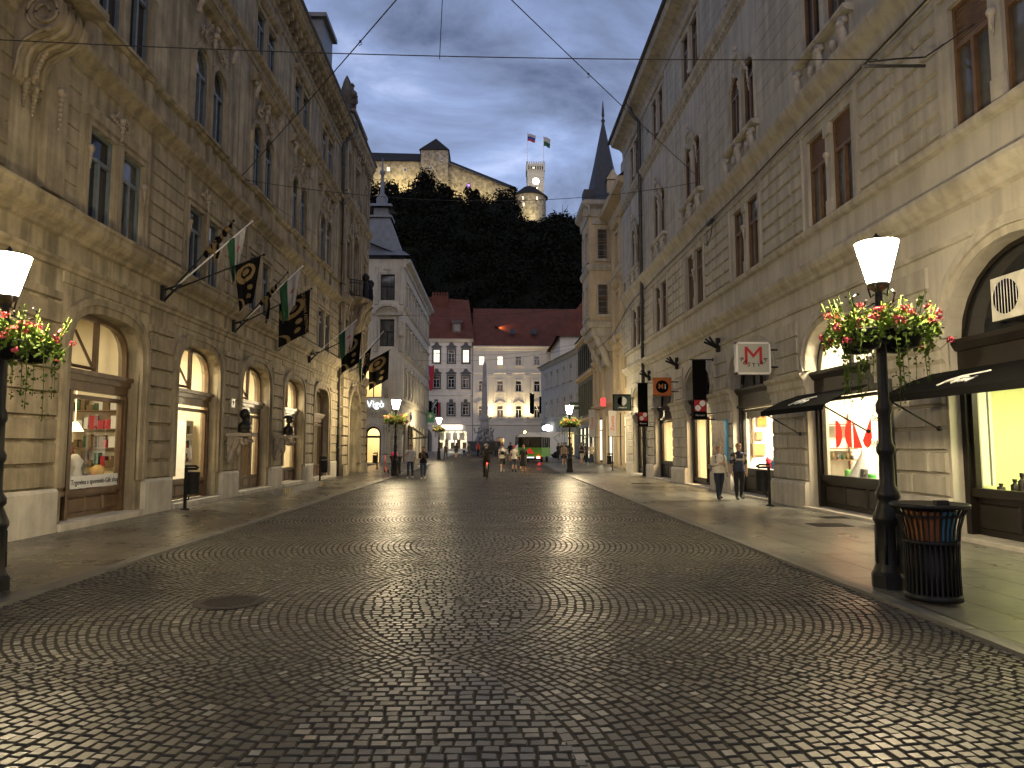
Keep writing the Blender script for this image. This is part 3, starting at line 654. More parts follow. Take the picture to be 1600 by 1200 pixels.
for a, b in zip(ed[::2], ed[1::2]):
    r.cut(); pl.cut(); cp.cut(); k = 0; z = .72
    while z < 2.9:
        nb = max(1, round((b-a)/.9)); xs = [a+.01]+[a+(b-a)*(j+(.5 if k % 2 else 0))/nb for j in range(0 if k % 2 else 1, nb)]+[b-.01]
        for u, v in zip(xs, xs[1:]): slab(r, FR, u+.012, v-.012, z+.018, z+.395, 0, .065, .022)
        z += .415; k += 1
    r.cut(); z = 3.62
    while z < 4.9:
        slab(r, FR, a+.36, b-.36, z+.02, z+.445, 0, .05, .02); z += .47
    fbox(pl, FR, a-.04, b+.04, 0, .62, 0, .13); moulding(pl, FR, a-.04, b+.04, [(0, .62), (.13, .62), (.09, .71), (0, .71)])
    moulding(cp, FR, a-.12, b+.12, [(0, 2.98), (.05, 2.98), (.06, 3.12), (.12, 3.2), (.12, 3.36), (.2, 3.44), (.22, 3.52), (0, 3.56)])
r.build('rustication', 'stone_pale', Bd); pl.build('plinth', 'plinth', Bd); cp.build('pier_capital', 'stone_pale', Bd)
r = MB()
for i, c in enumerate(RC):
    r.cut(); o = outline(c-rh(i), c+rh(i), 3.56, RS, RR_ if i > 1 else 1.45, rpw(i), 18)
    band(r, FR, o, 0, .14, -.02, .03); band(r, FR, o, .14, .22, -.02, .09); band(r, FR, o, .22, .34, -.02, .05)
r.build('arch_moulding', 'stone_pale', Bd)
co = MB()
cornice(co, FR, B0, B1, 5.2, [(0, 0), (.05, .02), (.07, .1), (0, .13)])
cornice(co, FR, B0, B1, 5.78, [(0, 0), (.1, .05), (.12, .14), (.24, .24), (.3, .36), (.3, .44), (0, .5)])
cornice(co, FR, B0, B1, 6.98, [(0, 0), (.1, .04), (.14, .12), (.14, .18), (0, .22)])
cornice(co, FR, B0, B1, 9.72, [(0, 0), (.05, .02), (.05, .1), (0, .12)])
cornice(co, FR, B0, B1, 9.95, [(0, 0), (.08, .05), (.12, .3), (.3, .5), (.36, .64), (.36, .72), (0, .78)])
cornice(co, FR, B0, B1, 16.0, [(0, 0), (.05, .03), (.07, .2), (.22, .36), (.26, .5), (0, .56)])
cornice(co, FR, B0, B1, 19.4, [(0, 0), (.08, .05), (.1, .4), (.3, .6), (.75, .75), (.85, .95), (.85, 1.1), (0, 1.15)])
for k in range(int((B1-B0)/.24)): s = B0+.1+k*.24; fbox(co, FR, s, s+.13, 16.1, 16.24, 0, .13)
for c in RC:
    co.cut(); cornice(co, FR, c-1.4, c+1.4, 11.5, [(0, 0), (.2, .04), (.26, .1), (.26, .17), (0, .2)])
    co.cut(); cornice(co, FR, c-1.3, c+1.3, 19.25, [(0, 0), (.14, .05), (.2, .16), (0, .2)])
    co.cut(); slab(co, FR, c-1.3, c+1.3, 10.72, 11.5, 0, .06, .02)
co.build('cornice', 'stone_pale', Bd)
r = MB()
for c in RC:
    for a, b in ((c-1.12, c-.14), (c+.14, c+1.12)):
        r.cut(); band(r, FR, outline(a, b, 11.7, 13.6, .42), 0, .1, 0, .06)
    r.cut(); band(r, FR, outline(c-1.12, c+1.12, 7.2, 9.45), 0, .22, 0, .05); band(r, FR, outline(c-1.12, c+1.12, 7.2, 9.45), .22, .3, 0, .1)
    r.cut(); band(r, FR, outline(c-1.12, c+1.12, 17.0, 19.0), 0, .16, 0, .06)
    r.cut(); fbox(r, FR, c-.14, c+.14, 7.2, 9.45, 0, .04); r.cut(); slab(r, FR, c-.16, c+.16, 7.2, 7.6, .0, .07, .02); r.cut(); slab(r, FR, c-.17, c+.17, 9.15, 9.45, .0, .09, .02)
    for zb, h in ((11.7, 1.9), (17.0, 2.0)):
        r.cut(); r.lathe(FR.p(c, zb, .03), [(.12, 0), (.12, .12), (.09, .16), (.08, h-.3), (.10, h-.25), (.135, h-.05), (.135, h)], 10)
    r.cut(); k = 0; z = 7.25
    while z < 9.6:
        a, b = c+1.42, c+5.72-1.42; xs = [a, a+(b-a)*(.28 if k % 2 else .5), b] if k % 2 == 0 else [a, a+(b-a)*.27, a+(b-a)*.75, b]
        for u, v in zip(xs, xs[1:]): slab(r, FR, u+.02, v-.02, z+.025, z+.375, 0, .065, .03)
        z += .405; k += 1
    r.cut(); z = 11.9                                       # fine grooved courses higher up
    while z < 15.9: slab(r, FR, c+1.3, c+5.72-1.3, z+.01, z+.5, 0, .012, .01); z += .51
    r.cut(); z = 16.7
    while z < 19.3: slab(r, FR, c+1.35, c+5.72-1.35, z+.01, z+.46, 0, .012, .01); z += .47
r.build('window_surround', 'stone_pale', Bd)
r = MB()
for i, c in enumerate(RC):
    carve(r, FR, 'cherub', c, 14.0, .05, 1.75, 1.2, i)
    for d in (-1.2, -.05, 1.2): carve(r, FR, 'bracket', c+d, 11.05, .1, .2, .7)
    for d in (-.62, .55): carve(r, FR, 'keystone', c+d, 11.05, .05, .22, .42)
    carve(r, FR, 'pendant', c, 8.5, .05, .1, .45)
r.build('carving', 'carving_pale', Bd)
for i, c in enumerate(RC):
    for j, (a, b) in enumerate(((c-1.12, c-.14), (c+.14, c+1.12))):
        window(FR, a, b, 7.2, 9.45, n=-.1, fm='frame_brown', gm='curtain_room', parent=Bd, transom=.66, blind=.36 if i <= 2 else 0)
        window(FR, a, b, 11.7, 13.6, .42, n=-.1, fm='frame_brown', gm='dark_room' if (i+j) % 2 else 'curtain_room', parent=Bd, transom=.9)
        window(FR, a, b, 17.0, 19.0, n=-.1, fm='frame_brown', parent=Bd, transom=.66)
rf = MB()
rf.add([FR.p(B0, 20.52, .86), FR.p(B1+.3, 20.52, .86), FR.p(B1+.3, 24.5, -6), FR.p(B0, 24.5, -6), FR.p(B1+.3, 20, -12), FR.p(B0, 20, -12)], [(0, 1, 2, 3), (3, 2, 4, 5)]); rf.tube([FR.p(B0, 20.5, .9), FR.p(B1+.3, 20.5, .9)], .1, 8)
rf.build('roof', 'slate', Bd)
q = MB(); q.tube([FR.p(37.3, .05, .18), FR.p(37.3, 19.3, .18), FR.p(37.3, 19.8, .6), FR.p(37.3, 20.4, .8)], .1, 8)
for z in np.arange(2, 19, 2.4): q.lathe(FR.p(37.3, z, .18), [(.1, 0), (.125, .01), (.125, .08), (.1, .09)], 8)
q.build('downpipe', 'zinc', Bd)
q = MB(); q.tube([FR.p(14.15, .05, .12), FR.p(14.15, 3.0, .12)], .045, 8); q.build('cable_duct', 'zinc', Bd)
q = MB(); q.tube([FR.p(14.15, .04, .12), FR.p(14.15, 1.7, .12)], .055, 8); q.build('duct_sleeve', 'iron', Bd)
def dark_shop(i, c):
    hw = rh(i); q = MB(); n = -.34; ri = RR_ if i > 1 else 1.45
    band(q, FR, outline(c-hw, c+hw, 3.56, RS, ri, rpw(i), 16), 0, -.09, n-.04, n+.05)
    fbox(q, FR, c-hw, c+hw, 2.92, 3.5, n-.06, n+.14); moulding(q, FR, c-hw, c+hw, [(n, 3.3), (n+.18, 3.34), (n+.26, 3.46), (n+.26, 3.54), (n, 3.6)]); moulding(q, FR, c-hw, c+hw, [(n, 2.86), (n+.2, 2.9), (n+.2, 2.98), (n, 3.0)])
    fbox(q, FR, c-hw, c-hw+.13, .1, 2.92, n-.05, n+.13); fbox(q, FR, c+hw-.13, c+hw, .1, 2.92, n-.05, n+.13)
    fbox(q, FR, c-.05, c+.05, 3.56, RS+ri-.05, n-.03, n+.05)
    if i == 1 or i == 0: fbox(q, FR, c-.75, c-.67, 3.56, RS+ri*.88, n-.03, n+.05)
    f = q.build('shop_front', 'wood_dark', Bd)
    g = MB(); pane(g, FR, outline(c-hw+.07, c+hw-.07, 3.56, RS, ri-.07, rpw(i), 16), n); g.build('transom_pane', 'shop_glass' if i == 2 else ('dark_room' if i in (0, 1, 3, 4, 5) else 'shop_glass'), f)
    a, b = c-hw+.13, c+hw-.13
    doors = {4: [(a, c-.1), (c-.05, b)], 6: [(a, b)]}.get(i, [(a, b)])
    for k, (u, v) in enumerate(doors):
        dd = (i == 4 and k == 1) or i == 6; zb = .86 if not dd else .3
        q = MB(); band(q, FR, outline(u, v, zb, 2.84), 0, -.08, n-.04, n+.06); fbox(q, FR, u, v, zb-.1, zb+.05, n-.04, n+.1); fbox(q, FR, u, v, .1, zb-.08, n-.04, n+.0)
        m = max(1, int((v-u)/.8))
        if not dd:
            for j in range(m): x0 = u+.04+(v-u-.08)*j/m; slab(q, FR, x0+.05, x0+(v-u-.08)/m-.05, .2, zb-.2, n, n+.045, .035)
        sw = q.build('door' if dd else 'shop_window', 'wood_dark', Bd); g = MB(); pane(g, FR, [(u+.06, zb), (u+.06, 2.8), (v-.06, 2.8), (v-.06, zb)], n); g.build('pane', 'shop_glass', sw)
    q = MB(); fbox(q, FR, c-hw-.05, c+hw+.05, 0, .1, -.5, .2); q.build('door_step', 'plinth', Bd)
    return f
for i, c in enumerate(RC):
    dark_shop(i, c)
    wm, pw, cl = [('room_green', 30, (1, .9, .5)), ('room_green', 190, (1, .92, .52)), ('room_white', 620, WARMW), ('room_white', 800, WARMW), ('room_cream', 420, WARM), ('room_cream', 420, WARM), ('room_cream', 420, WARMW)][i]
    shop_room(Bd, FR, c-2.5, c+2.5, .1, 4.95 if i == 2 else (3.2 if i != 6 else 4.9), 3.0, wm, pw, cl)
# ---------------------------------------------------------------- narrow ornate building with balcony and roof figures
FB = Fr((-8.1, 0, 0), (0, 1, 0), (1, 0, 0))
Bb = thing('balcony_building', (-10, 43, 0), 'narrow ochre building with rusticated portal and iron balcony, beyond the drainpipe', 'building')
b0, b1 = 38.0, 45.6
w = MB()
wall(w, FB, b0, b1, 0, 6.0, [(39.9, 43.2, 0, 3.2, 1.6)], .9)
wall(w, FB, b0, b1, 6.0, 10.2, [(38.75, 39.6, 6.6, 8.6), (40.7, 42.4, 6.5, 8.9), (43.9, 44.75, 6.6, 8.6)], .4)
wall(w, FB, b0, b1, 10.2, 15.2, [(38.75, 39.6, 11, 13), (40.75, 42.35, 10.4, 13.2, .8), (43.9, 44.75, 11, 13)], .4)
wall(w, FB, b0, b1, 15.2, 20.0, [(38.75, 39.6, 16.2, 18.1), (40.85, 42.25, 16.2, 18.1), (43.9, 44.75, 16.2, 18.1)], .4)
w.add([FB.p(b1, 0), FB.p(b1, 20.0), FB.p(b1, 20.0, -12), FB.p(b1, 0, -12)], [(0, 1, 2, 3)]); w.add([FB.p(b0, 0), FB.p(b0, 20.0), FB.p(b0, 20.0, -.3), FB.p(b0, 0, -.3)], [(0, 1, 2, 3)])
w.build('wall', 'stucco_ochre', Bb)
r = MB()
for a, b in ((38.2, 39.6), (43.5, 45.5)):
    r.cut(); z = .6
    while z < 5.3: slab(r, FB, a, b, z+.02, z+.5, 0, .16, .03); z += .52
    fbox(r, FB, a-.05, b+.05, 0, .6, 0, .24)
r.cut(); band(r, FB, outline(39.9, 43.2, 0.6, 3.2, 1.6, 2, 16), 0, .3, 0, .2)
for z in (5.35, 9.4, 14.9):
    cornice(r, FB, b0, b1+.2, z, [(0, 0), (.12, .05), (.2, .2), (.3, .32), (.3, .5), (0, .56)])
cornice(r, FB, b0, b1+.2, 19.25, [(0, 0), (.15, .05), (.3, .3), (.4, .4), (.44, .65), (0, .75)])
for k in range(12): fbox(r, FB, 38.2+k*.62, 38.45+k*.62, 18.95, 19.25, 0, .3)
for s in (38.4, 40.25, 42.95, 45.3):
    for z0, z1 in ((6.2, 9.4), (10.4, 14.9), (15.7, 18.9)): r.cut(); slab(r, FB, s-.2, s+.2, z0, z1, 0, .13, .03)
for a, b, z0, z1, rise in ((38.75, 39.6, 6.6, 8.6, 0), (40.7, 42.4, 6.5, 8.9, 0), (43.9, 44.75, 6.6, 8.6, 0), (38.75, 39.6, 11, 13, 0), (40.75, 42.35, 10.4, 13.2, .8), (43.9, 44.75, 11, 13, 0), (38.75, 39.6, 16.2, 18.1, 0), (40.85, 42.25, 16.2, 18.1, 0), (43.9, 44.75, 16.2, 18.1, 0)):
    r.cut(); band(r, FB, outline(a, b, z0, z1, rise), 0, .14, 0, .09)
r.build('rustication', 'stone_ochre', Bb)
for a, b, z0, z1, rise in ((38.75, 39.6, 6.6, 8.6, 0), (40.7, 42.4, 6.5, 8.9, 0), (43.9, 44.75, 6.6, 8.6, 0), (38.75, 39.6, 11, 13, 0), (40.75, 42.35, 10.4, 13.2, .8), (43.9, 44.75, 11, 13, 0), (38.75, 39.6, 16.2, 18.1, 0), (40.85, 42.25, 16.2, 18.1, 0), (43.9, 44.75, 16.2, 18.1, 0)):
    window(FB, a, b, z0, z1, rise, n=-.3, parent=Bb)
r = MB()
for i, (s, z) in enumerate(((39.2, 9.1), (44.3, 9.1), (39.2, 13.6), (41.55, 14.4), (44.3, 13.6), (41.55, 18.5), (41.55, 5.1))): carve(r, FB, 'crest', s, z, .08, 1.2, .8, i)
for s in (38.4, 40.25, 42.95, 45.3):
    for z in (9.1, 14.6, 18.6): carve(r, FB, 'cartouche', s, z, .13, .5, .4, int(s))
r.build('carving', 'carving', Bb)
q = MB()
q.lathe(FB.p(41.5, 10.1, .0), [(.2, -2.5), (.5, -2.1), (.62, -1.6), (.9, -1.0), (1.0, -.6), (1.45, -.25), (1.6, -.1), (1.6, 0)], 18, a0=-pi/2, a1=pi/2, sx=.66)
for d in (-.8, .8): q.tube([FB.p(41.5+d, 10.1+z, n*.66) for n, z in ((.1, -1.9), (.35, -1.75), (.6, -1.3), (.85, -.8), (1.2, -.5), (1.32, -.25), (1.15, -.15), (1.05, -.3))], .16, 7)
ba = q.build('balcony', 'stone_ochre', Bb)
q = MB()
for k in range(25):
    t = -pi/2+pi*k/24; x, y = 1.0*cos(t), 1.5*sin(t)
    q.tube([FB.p(41.5+y, 10.1, x), FB.p(41.5+y*1.04, 10.4, x*1.08), FB.p(41.5+y, 11.05, x)], .016, 4)
for z in (10.18, 10.9, 11.06): q.tube([FB.p(41.5+1.5*sin(t), z, 1.0*cos(t)) for t in np.linspace(-pi/2, pi/2, 15)], .025, 4)
for d in (-.8, .8): q.lathe(FB.p(41.5+d, 10.1, .8), [(.16, 0), (.16, .9), (.1, .95), (.2, 1.1), (.22, 1.3), (.1, 1.45)], 8)
q.build('railing', 'iron', ba)
q = MB(); fbox(q, FB, 40.0, 43.1, .05, 4.7, -.88, -.8); slab(q, FB, 40.2, 41.4, .3, 2.9, -.8, -.75, .05); slab(q, FB, 41.6, 42.8, .3, 2.9, -.8, -.75, .05); q.build('door', 'wood_dark', Bb)
q = MB(); q.add([FB.p(b0, 20.0, .42), FB.p(b1+.2, 20.0, .42), FB.p(b1+.2, 22.6, -4), FB.p(b0, 22.6, -4), FB.p(b1, 19, -12), FB.p(b0, 19, -12)], [(0, 1, 2, 3), (3, 2, 4, 5)]); q.tube([FB.p(b0, 20.0, .44), FB.p(b1+.2, 20.0, .44)], .09, 6); rf = q.build('roof', 'slate', Bb)
q = MB(); fbox(q, FB, 39.8, 43.4, 20.0, 20.8, -.6, .1); cornice(q, FB, 39.6, 43.6, 20.7, [(0, 0), (.25, .1), (.25, .25), (0, .3)]); q.build('attic_parapet', 'stone_ochre', rf)
# ---------------------------------------------------------------- corner house with spire, further on
def yz(y): return zg(y)
Cc = thing('spired_corner_house', (-10, 62, 0), 'cream corner house with a small slate spire, arched doorway and lit white shop name', 'building')
FC = Fr((-12.5, 62, .1), (1, 0, 0), (0, -1, 0)); CW = 4.75
w = MB()
wall(w, FC, 0, CW, 0, 5.3, [(1.55, 2.95, 0, 2.5, .7)], .5)
wall(w, FC, 0, CW, 5.3, 9.6, [(1.45, 2.95, 5.7, 7.6, .75)], .4)
wall(w, FC, 0, CW, 9.6, 13.9, [(2.7, 3.95, 10.2, 12.6)], .3)
wall(w, FC, 0, CW, 13.9, 18, [(2.7, 3.95, 14.3, 16.6)], .3)
FS = Fr((-12.5+CW, 62, .15), (.0055, 1, 0), (1, -.0055, 0)); CL = 23.5
sw_ = [(1.2+2.55*i, 2.3+2.55*i) for i in range(9)]
wall(w, FS, 0, CL, 0, 5.0, [(1.0+3.2*i, 2.9+3.2*i, 0, 3.4) for i in range(7)], .35)
wall(w, FS, 0, CL, 5.0, 9.2, [(a, b, 5.8, 7.9) for a, b in sw_], .25)
wall(w, FS, 0, CL, 9.2, 13.2, [(a, b, 9.9, 12.0) for a, b in sw_], .25)
wall(w, FS, 0, CL, 13.2, 17.3, [(a, b, 13.9, 15.8) for a, b in sw_], .25)
M['stucco_cream'] = mat('cream_house_render', (.52, .48, .39), .85, .15, 1.2, .15, 30, streak=.15)
w.build('wall', 'stucco_cream', Cc)
r = MB()
for F_, L in ((FC, CW), (FS, CL)):
    for z in (5.0, 9.3, 13.4): cornice(r, F_, -.1, L+.1, z, [(0, 0), (.1, .04), (.16, .14), (.22, .22), (.22, .32), (0, .36)])
    cornice(r, F_, -.3, L+.2, 17.1 if F_ is FS else 17.4, [(0, 0), (.15, .05), (.2, .3), (.55, .5), (.6, .75), (0, .8)])
for a, b, z0, z1 in ((2.7, 3.95, 10.2, 12.6), (2.7, 3.95, 14.3, 16.6)): r.cut(); band(r, FC, outline(a, b, z0, z1), 0, .2, 0, .1)
r.cut(); band(r, FC, outline(1.55, 2.95, 0, 2.5, .7), 0, .25, 0, .2); r.cut(); band(r, FC, outline(1.45, 2.95, 5.7, 7.6, .75), 0, .22, 0, .12)
r.cut(); band(r, FC, outline(.9, 3.6, 3.6, 3.65, 1.1, 2, 16), 0, .22, 0, .25)
r.cut(); band(r, FC, outline(2.3, 4.35, 13.0, 13.0, .75, 2, 14), 0, .2, 0, .3); fbox(r, FC, 2.2, 4.45, 12.9, 13.05, 0, .3)
for s in (.15, 2.2, 4.4): r.cut(); slab(r, FC, s-.05, s+.3, 9.7, 13.3, 0, .12, .03); slab(r, FC, s-.05, s+.3, 13.9, 17.3, 0, .12, .03)
for s in (1.15, 3.35): r.cut(); r.lathe(FC.p(s, 0, .15), [(.22, 0), (.22, .5), (.15, .55), (.14, 2.9), (.22, 3.1), (.22, 3.3)], 10)
for a, b in sw_:
    for z0, z1 in ((5.8, 7.9), (9.9, 12.0), (13.9, 15.8)): r.cut(); band(r, FS, outline(a, b, z0, z1), 0, .16, 0, .08); fbox(r, FS, a-.25, b+.25, z1+.25, z1+.42, 0, .2); fbox(r, FS, a-.2, b+.2, z0-.15, z0, 0, .14)
    r.cut(); slab(r, FS, b+.35, b+1.1, 5.7, 8.9, 0, .06, .03)
r.cut()
for z in np.arange(.5, 4.6, .5): slab(r, FC, 3.75, 4.7, z, z+.46, 0, .05, .03); slab(r, FC, .02, .7, z, z+.46, 0, .05, .03)
for d in (.9, 3.3): r.cut(); r.tube([FC.p(d, 7.9+z, n) for n, z in ((.05, -2.2), (.3, -1.6), (.6, -.7), (.75, 0), (.6, .3))], .2, 6)
r.build('moulding', 'stone_pale', Cc)
r = MB(); carve(r, FC, 'crest', 2.25, 4.15, .05, 2.0, .7, 4); carve(r, FC, 'crest', 3.3, 13.4, .1, 1.2, .5, 5); carve(r, FC, 'bracket', 4.55, 11.9, .1, .5, 1.6); carve(r, FC, 'cartouche', 3.3, 17.0, .05, .9, .4, 2); r.build('carving', 'carving_pale', Cc)
M['lit_room'] = emat('lit_window', (1, .72, .30), 1.0); M['lit_white'] = emat('lit_window_white', (1, .88, .62), 1.25); M['lit_dim'] = emat('lit_window_dim', (1, .70, .34), .35)
window(FC, 1.45, 2.95, 5.7, 7.6, .75, n=-.2, fm='wood_dark', gm='shop_glass', parent=Cc, transom=1.2)
window(FC, 2.7, 3.95, 10.2, 12.6, n=-.2, fm='wood_dark', parent=Cc, transom=.55, gm='curtain_room'); window(FC, 2.7, 3.95, 14.3, 16.6, n=-.2, fm='wood_dark', parent=Cc, transom=.55, gm='curtain_room')
q = MB(); band(q, FC, outline(1.55, 2.95, .05, 2.5, .7), 0, -.18, -.3, -.18); fbox(q, FC, 1.6, 2.9, 2.2, 2.4, -.3, -.2); d = q.build('door', 'wood_dark', Cc); q = MB(); pane(q, FC, outline(1.7, 2.8, .3, 2.4, .6), -.24); q.build('pane', 'shop_glass', d)
shop_room(Cc, FC, .4, 4.3, .1, 4.4, 4, 'room_cream', 260, WARM); shop_room(Cc, FC, .4, 4.3, 5.4, 9.0, 3, 'room_cream', 180, WARM)
for a, b in sw_:
    for z0, z1 in ((5.8, 7.9), (9.9, 12.0), (13.9, 15.8)): window(FS, a, b, z0, z1, n=-.15, fm='frame_white', parent=Cc)
for i in range(7):
    q = MB(); a, b = 1.0+3.2*i, 2.9+3.2*i; band(q, FS, outline(a, b, 0, 3.4), 0, -.1, -.3, -.15); fbox(q, FS, a, b, 2.3, 2.4, -.3, -.15); d = q.build('shop_window', 'wood_dark', Cc); q = MB(); pane(q, FS, outline(a+.1, b-.1, .3, 3.3), -.25); q.build('pane', 'lit_room' if i in (2, 4, 5) else ('lit_dim' if i == 1 else 'dark_room'), d)
q = MB(); x0, x1, y0 = -12.6, -7.6, 61.9
def frus(mb, xa, xb, ya, yb, z0, xc, xd, yc, yd, z1): mb.add([(xa, ya, z0), (xb, ya, z0), (xb, yb, z0), (xa, yb, z0), (xc, yc, z1), (xd, yc, z1), (xd, yd, z1), (xc, yd, z1)], [(0, 1, 5, 4), (1, 2, 6, 5), (2, 3, 7, 6), (3, 0, 4, 7), (4, 5, 6, 7)])
frus(q, -12.9, -7.2, 61.4, 67, 18.3, -12.2, -8.1, 62.2, 66.2, 19.0)
frus(q, -12.2, -8.1, 62.2, 66.2, 19.0, -11.0, -9.3, 63.4, 65, 22.3)
frus(q, -11.2, -9.1, 63.2, 65.2, 22.3, -11.2, -9.1, 63.2, 65.2, 22.5); frus(q, -10.8, -9.5, 63.6, 64.8, 22.5, -10.8, -9.5, 63.6, 64.8, 23.3); frus(q, -11.3, -9.0, 63.1, 65.3, 23.3, -11.1, -9.2, 63.3, 65.1, 23.6)
q.lathe((-10.15, 64.2, 23.6), [(.8, 0), (.5, .3), (.55, .7), (.45, .95), (.2, 1.2), (.14, 3.0), (.26, 3.15), (.26, 3.35), (.1, 3.5), (.03, 4.6)], 10)
q.build('spire', 'lead', Cc)
q = MB(); q.add([FS.p(-.2, 17.9, .6), FS.p(CL+.2, 17.9, .6), FS.p(CL+.2, 20.6, -6), FS.p(-.2, 20.6, -6)], [(0, 1, 2, 3)]); rf = q.build('roof', 'slate', Cc); q = MB(); q.box((-11.4, 73, 19.2), (-9.9, 74.4, 22)); q.lathe((-10.65, 73.7, 22), [(.8, 0), (.9, .2), (.6, .5), (.6, 1.0), (.7, 1.1), (.2, 1.5)], 10); q.build('chimney', 'tile_red', rf)
text('Vigò', .85, mx3(FC.p(2.45, 5.1, .35), (1, 0, 0), (0, 0, 1)), emat('neon_white', (.85, .93, 1), 1.6), 'lettering', Cc, .02, font_off=.0)
text('igò', 1.1, mx3(FS.p(5.6, 4.25, .1), (0, 1, 0), (0, 0, 1)), 'iron', 'lettering', Cc, .03)
# ---------------------------------------------------------------- houses closing the square
def house(name, loc, label, F, W_, H, z0, wm, cols, rows, ww, extra=None): pass
M['plaster_grey'] = mat('grey_white_plaster', (.72, .66, .55), .85, .1, .8, .1, 30, streak=.08)
M['plaster_warm'] = mat('warm_white_plaster', (.68, .63, .52), .85, .08, .8, .1, 30, streak=.06)
M['surround_grey'] = mat('grey_stone_surround', (.10, .10, .095), .8, .25, 3)
YB = 120.; ZB = zg(YB)
H1 = thing('grey_house', (-8, YB+5, ZB), 'pale grey house with dark crested window surrounds and a bright shop at its foot', 'building')
F1 = Fr((-13.6, YB, ZB), (1, 0, 0), (0, -1, 0)); W1 = 10.4
c1 = [1.35+2.52*i for i in range(4)]; c1 = [.9, 4.25, 6.76, 9.22]
w = MB()
wall(w, F1, 0, W1, 0, 4.4, [(.5, 3.1, 0, 2.6, 1.1), (4.5, 9.6, .45, 3.5)], .5)
rows1 = ((6.1, 8.0), (10.7, 12.7), (15.0, 17.2))
zs = [4.4, 9.2, 13.7, 19.0]
for k, (a, b) in enumerate(rows1): wall(w, F1, 0, W1, zs[k], zs[k+1], [(c-.55, c+.55, a, b) for c in c1], .25)
w.add([F1.p(0, 0), F1.p(0, 19), F1.p(0, 19, -9), F1.p(0, 0, -9)], [(0, 1, 2, 3)]); w.add([F1.p(W1, 0), F1.p(W1, 19), F1.p(W1, 19, -9), F1.p(W1, 0, -9)], [(0, 1, 2, 3)])
w.build('wall', 'plaster_grey', H1)
r = MB()
for c in c1:
    for k, (a, b) in enumerate(rows1):
        r.cut(); band(r, F1, outline(c-.55, c+.55, a, b), 0, .22, 0, .1); fbox(r, F1, c-.8, c+.8, a-.22, a, 0, .14)
        if k: r.add([F1.p(c+x, b+.3+z, n) for n in (0, .16) for x, z in ((-.75, 0), (.75, 0), (.95, .25), (.45, .45), (.2, .95), (-.2, .95), (-.45, .45), (-.95, .25))], [tuple(range(8, 16))]+[(i, (i+1) % 8, 8+(i+1) % 8, 8+i) for i in range(8)])
        else: fbox(r, F1, c-.3, c+.3, b+.22, b+.75, 0, .14)
r.build('window_surround', 'surround_grey', H1)
r = MB()
cornice(r, F1, -.2, W1+.1, 18.4, [(0, 0), (.2, .1), (.5, .4), (.6, .65), (0, .7)]); cornice(r, F1, 0, W1, 4.3, [(0, 0), (.15, .1), (.15, .25), (0, .3)]); cornice(r, F1, 0, W1, 9.3, [(0, 0), (.1, .1), (.1, .3), (0, .35)]); cornice(r, F1, 0, W1, 13.9, [(0, 0), (.08, .05), (.08, .15), (0, .2)])
for s in (.1, 2.6, 5.5, 8.0, 10.2): r.cut(); slab(r, F1, s-.12, s+.12, 9.7, 18.4, 0, .05, .01)
for z in (4.9, 8.4): [(r.cut(), slab(r, F1, c-1, c+1, z, z+.7, 0, .05, .02)) for c in c1]
r.build('moulding', 'plaster_grey', H1)
for c in c1:
    for k, (a, b) in enumerate(rows1):
        window(F1, c-.55, c+.55, a, b, n=-.12, fm='frame_white', gm=('lit_white' if c != c1[2] else 'curtain_room') if k == 2 else 'dark_room', parent=H1, transom=.72, bars=1, fw=.09)
q = MB(); band(q, F1, outline(.5, 3.1, 0, 2.6, 1.1), 0, .45, 0, .25); q.build('portal', 'surround_grey', H1)
q = MB(); pane(q, F1, outline(.5, 3.1, 0, 2.6, 1.1), -.35); [slab(q, F1, x, x+1.1, .2, 2.4, -.35, -.3, .05) for x in (.65, 1.9)]; q.build('door', 'wood_dark', H1)
q = MB(); band(q, F1, outline(4.5, 9.6, .45, 3.5), 0, -.15, -.3, .05)
for s in (6.3, 7.4): fbox(q, F1, s-.07, s+.07, .5, 3.5, -.3, .05)
d = q.build('shop_window', 'frame_white', H1); q = MB(); pane(q, F1, [(4.6, .5), (9.5, .5), (9.5, 3.45), (4.6, 3.45)], -.2); q.build('pane', 'shop_glass', d)
shop_room(H1, F1, 3.9, 10.2, .2, 3.9, 4, 'room_white', 210, (1, .92, .72))
q = MB()
for k in range(5): fbox(q, F1, 4.7+k*1.0, 5.3+k*1.0, .45, 1.5+.5*(k % 2), -1.6, -1.2)
q.build('display_stand', 'frame_brown', H1); q = MB(); [fbox(q, F1, 4.6+k*1.15, 5.5+k*1.15, 1.9, 3.2, -2.2, -2.15) for k in range(4)]; q.build('display_panel', 'frame_white', H1)
q = MB(); fbox(q, F1, 5.2, 8.6, 3.75, 4.35, .05, .3); q.build('lit_sign', emat('lit_shop_sign', (1, .92, .75), 3.2), H1)
q = MB(); q.tube([F1.p(W1+.05, 0, .15), F1.p(W1+.05, 18.6, .15)], .09, 6); q.build('downpipe', 'zinc', H1)
q = MB(); q.add([F1.p(-3, 18.95, .65), F1.p(W1+.2, 18.95, .65), F1.p(W1-1.0, 27.3, -7.5), F1.p(-3, 28.2, -7.5), F1.p(W1+.2, 18.9, -15), F1.p(-3, 18.9, -15)], [(0, 1, 2, 3), (3, 2, 4, 5), (1, 4, 2)]); rf = q.build('roof', 'tile_red', H1)
q = MB(); q.box((-10.8, 126, 26), (-7.9, 127.6, 28.5)); [q.box((-10.7+.5*k, 126.2, 28.5), (-10.4+.5*k, 127.4, 29.1)) for k in range(6)]; q.build('chimney', 'tile_red', rf)
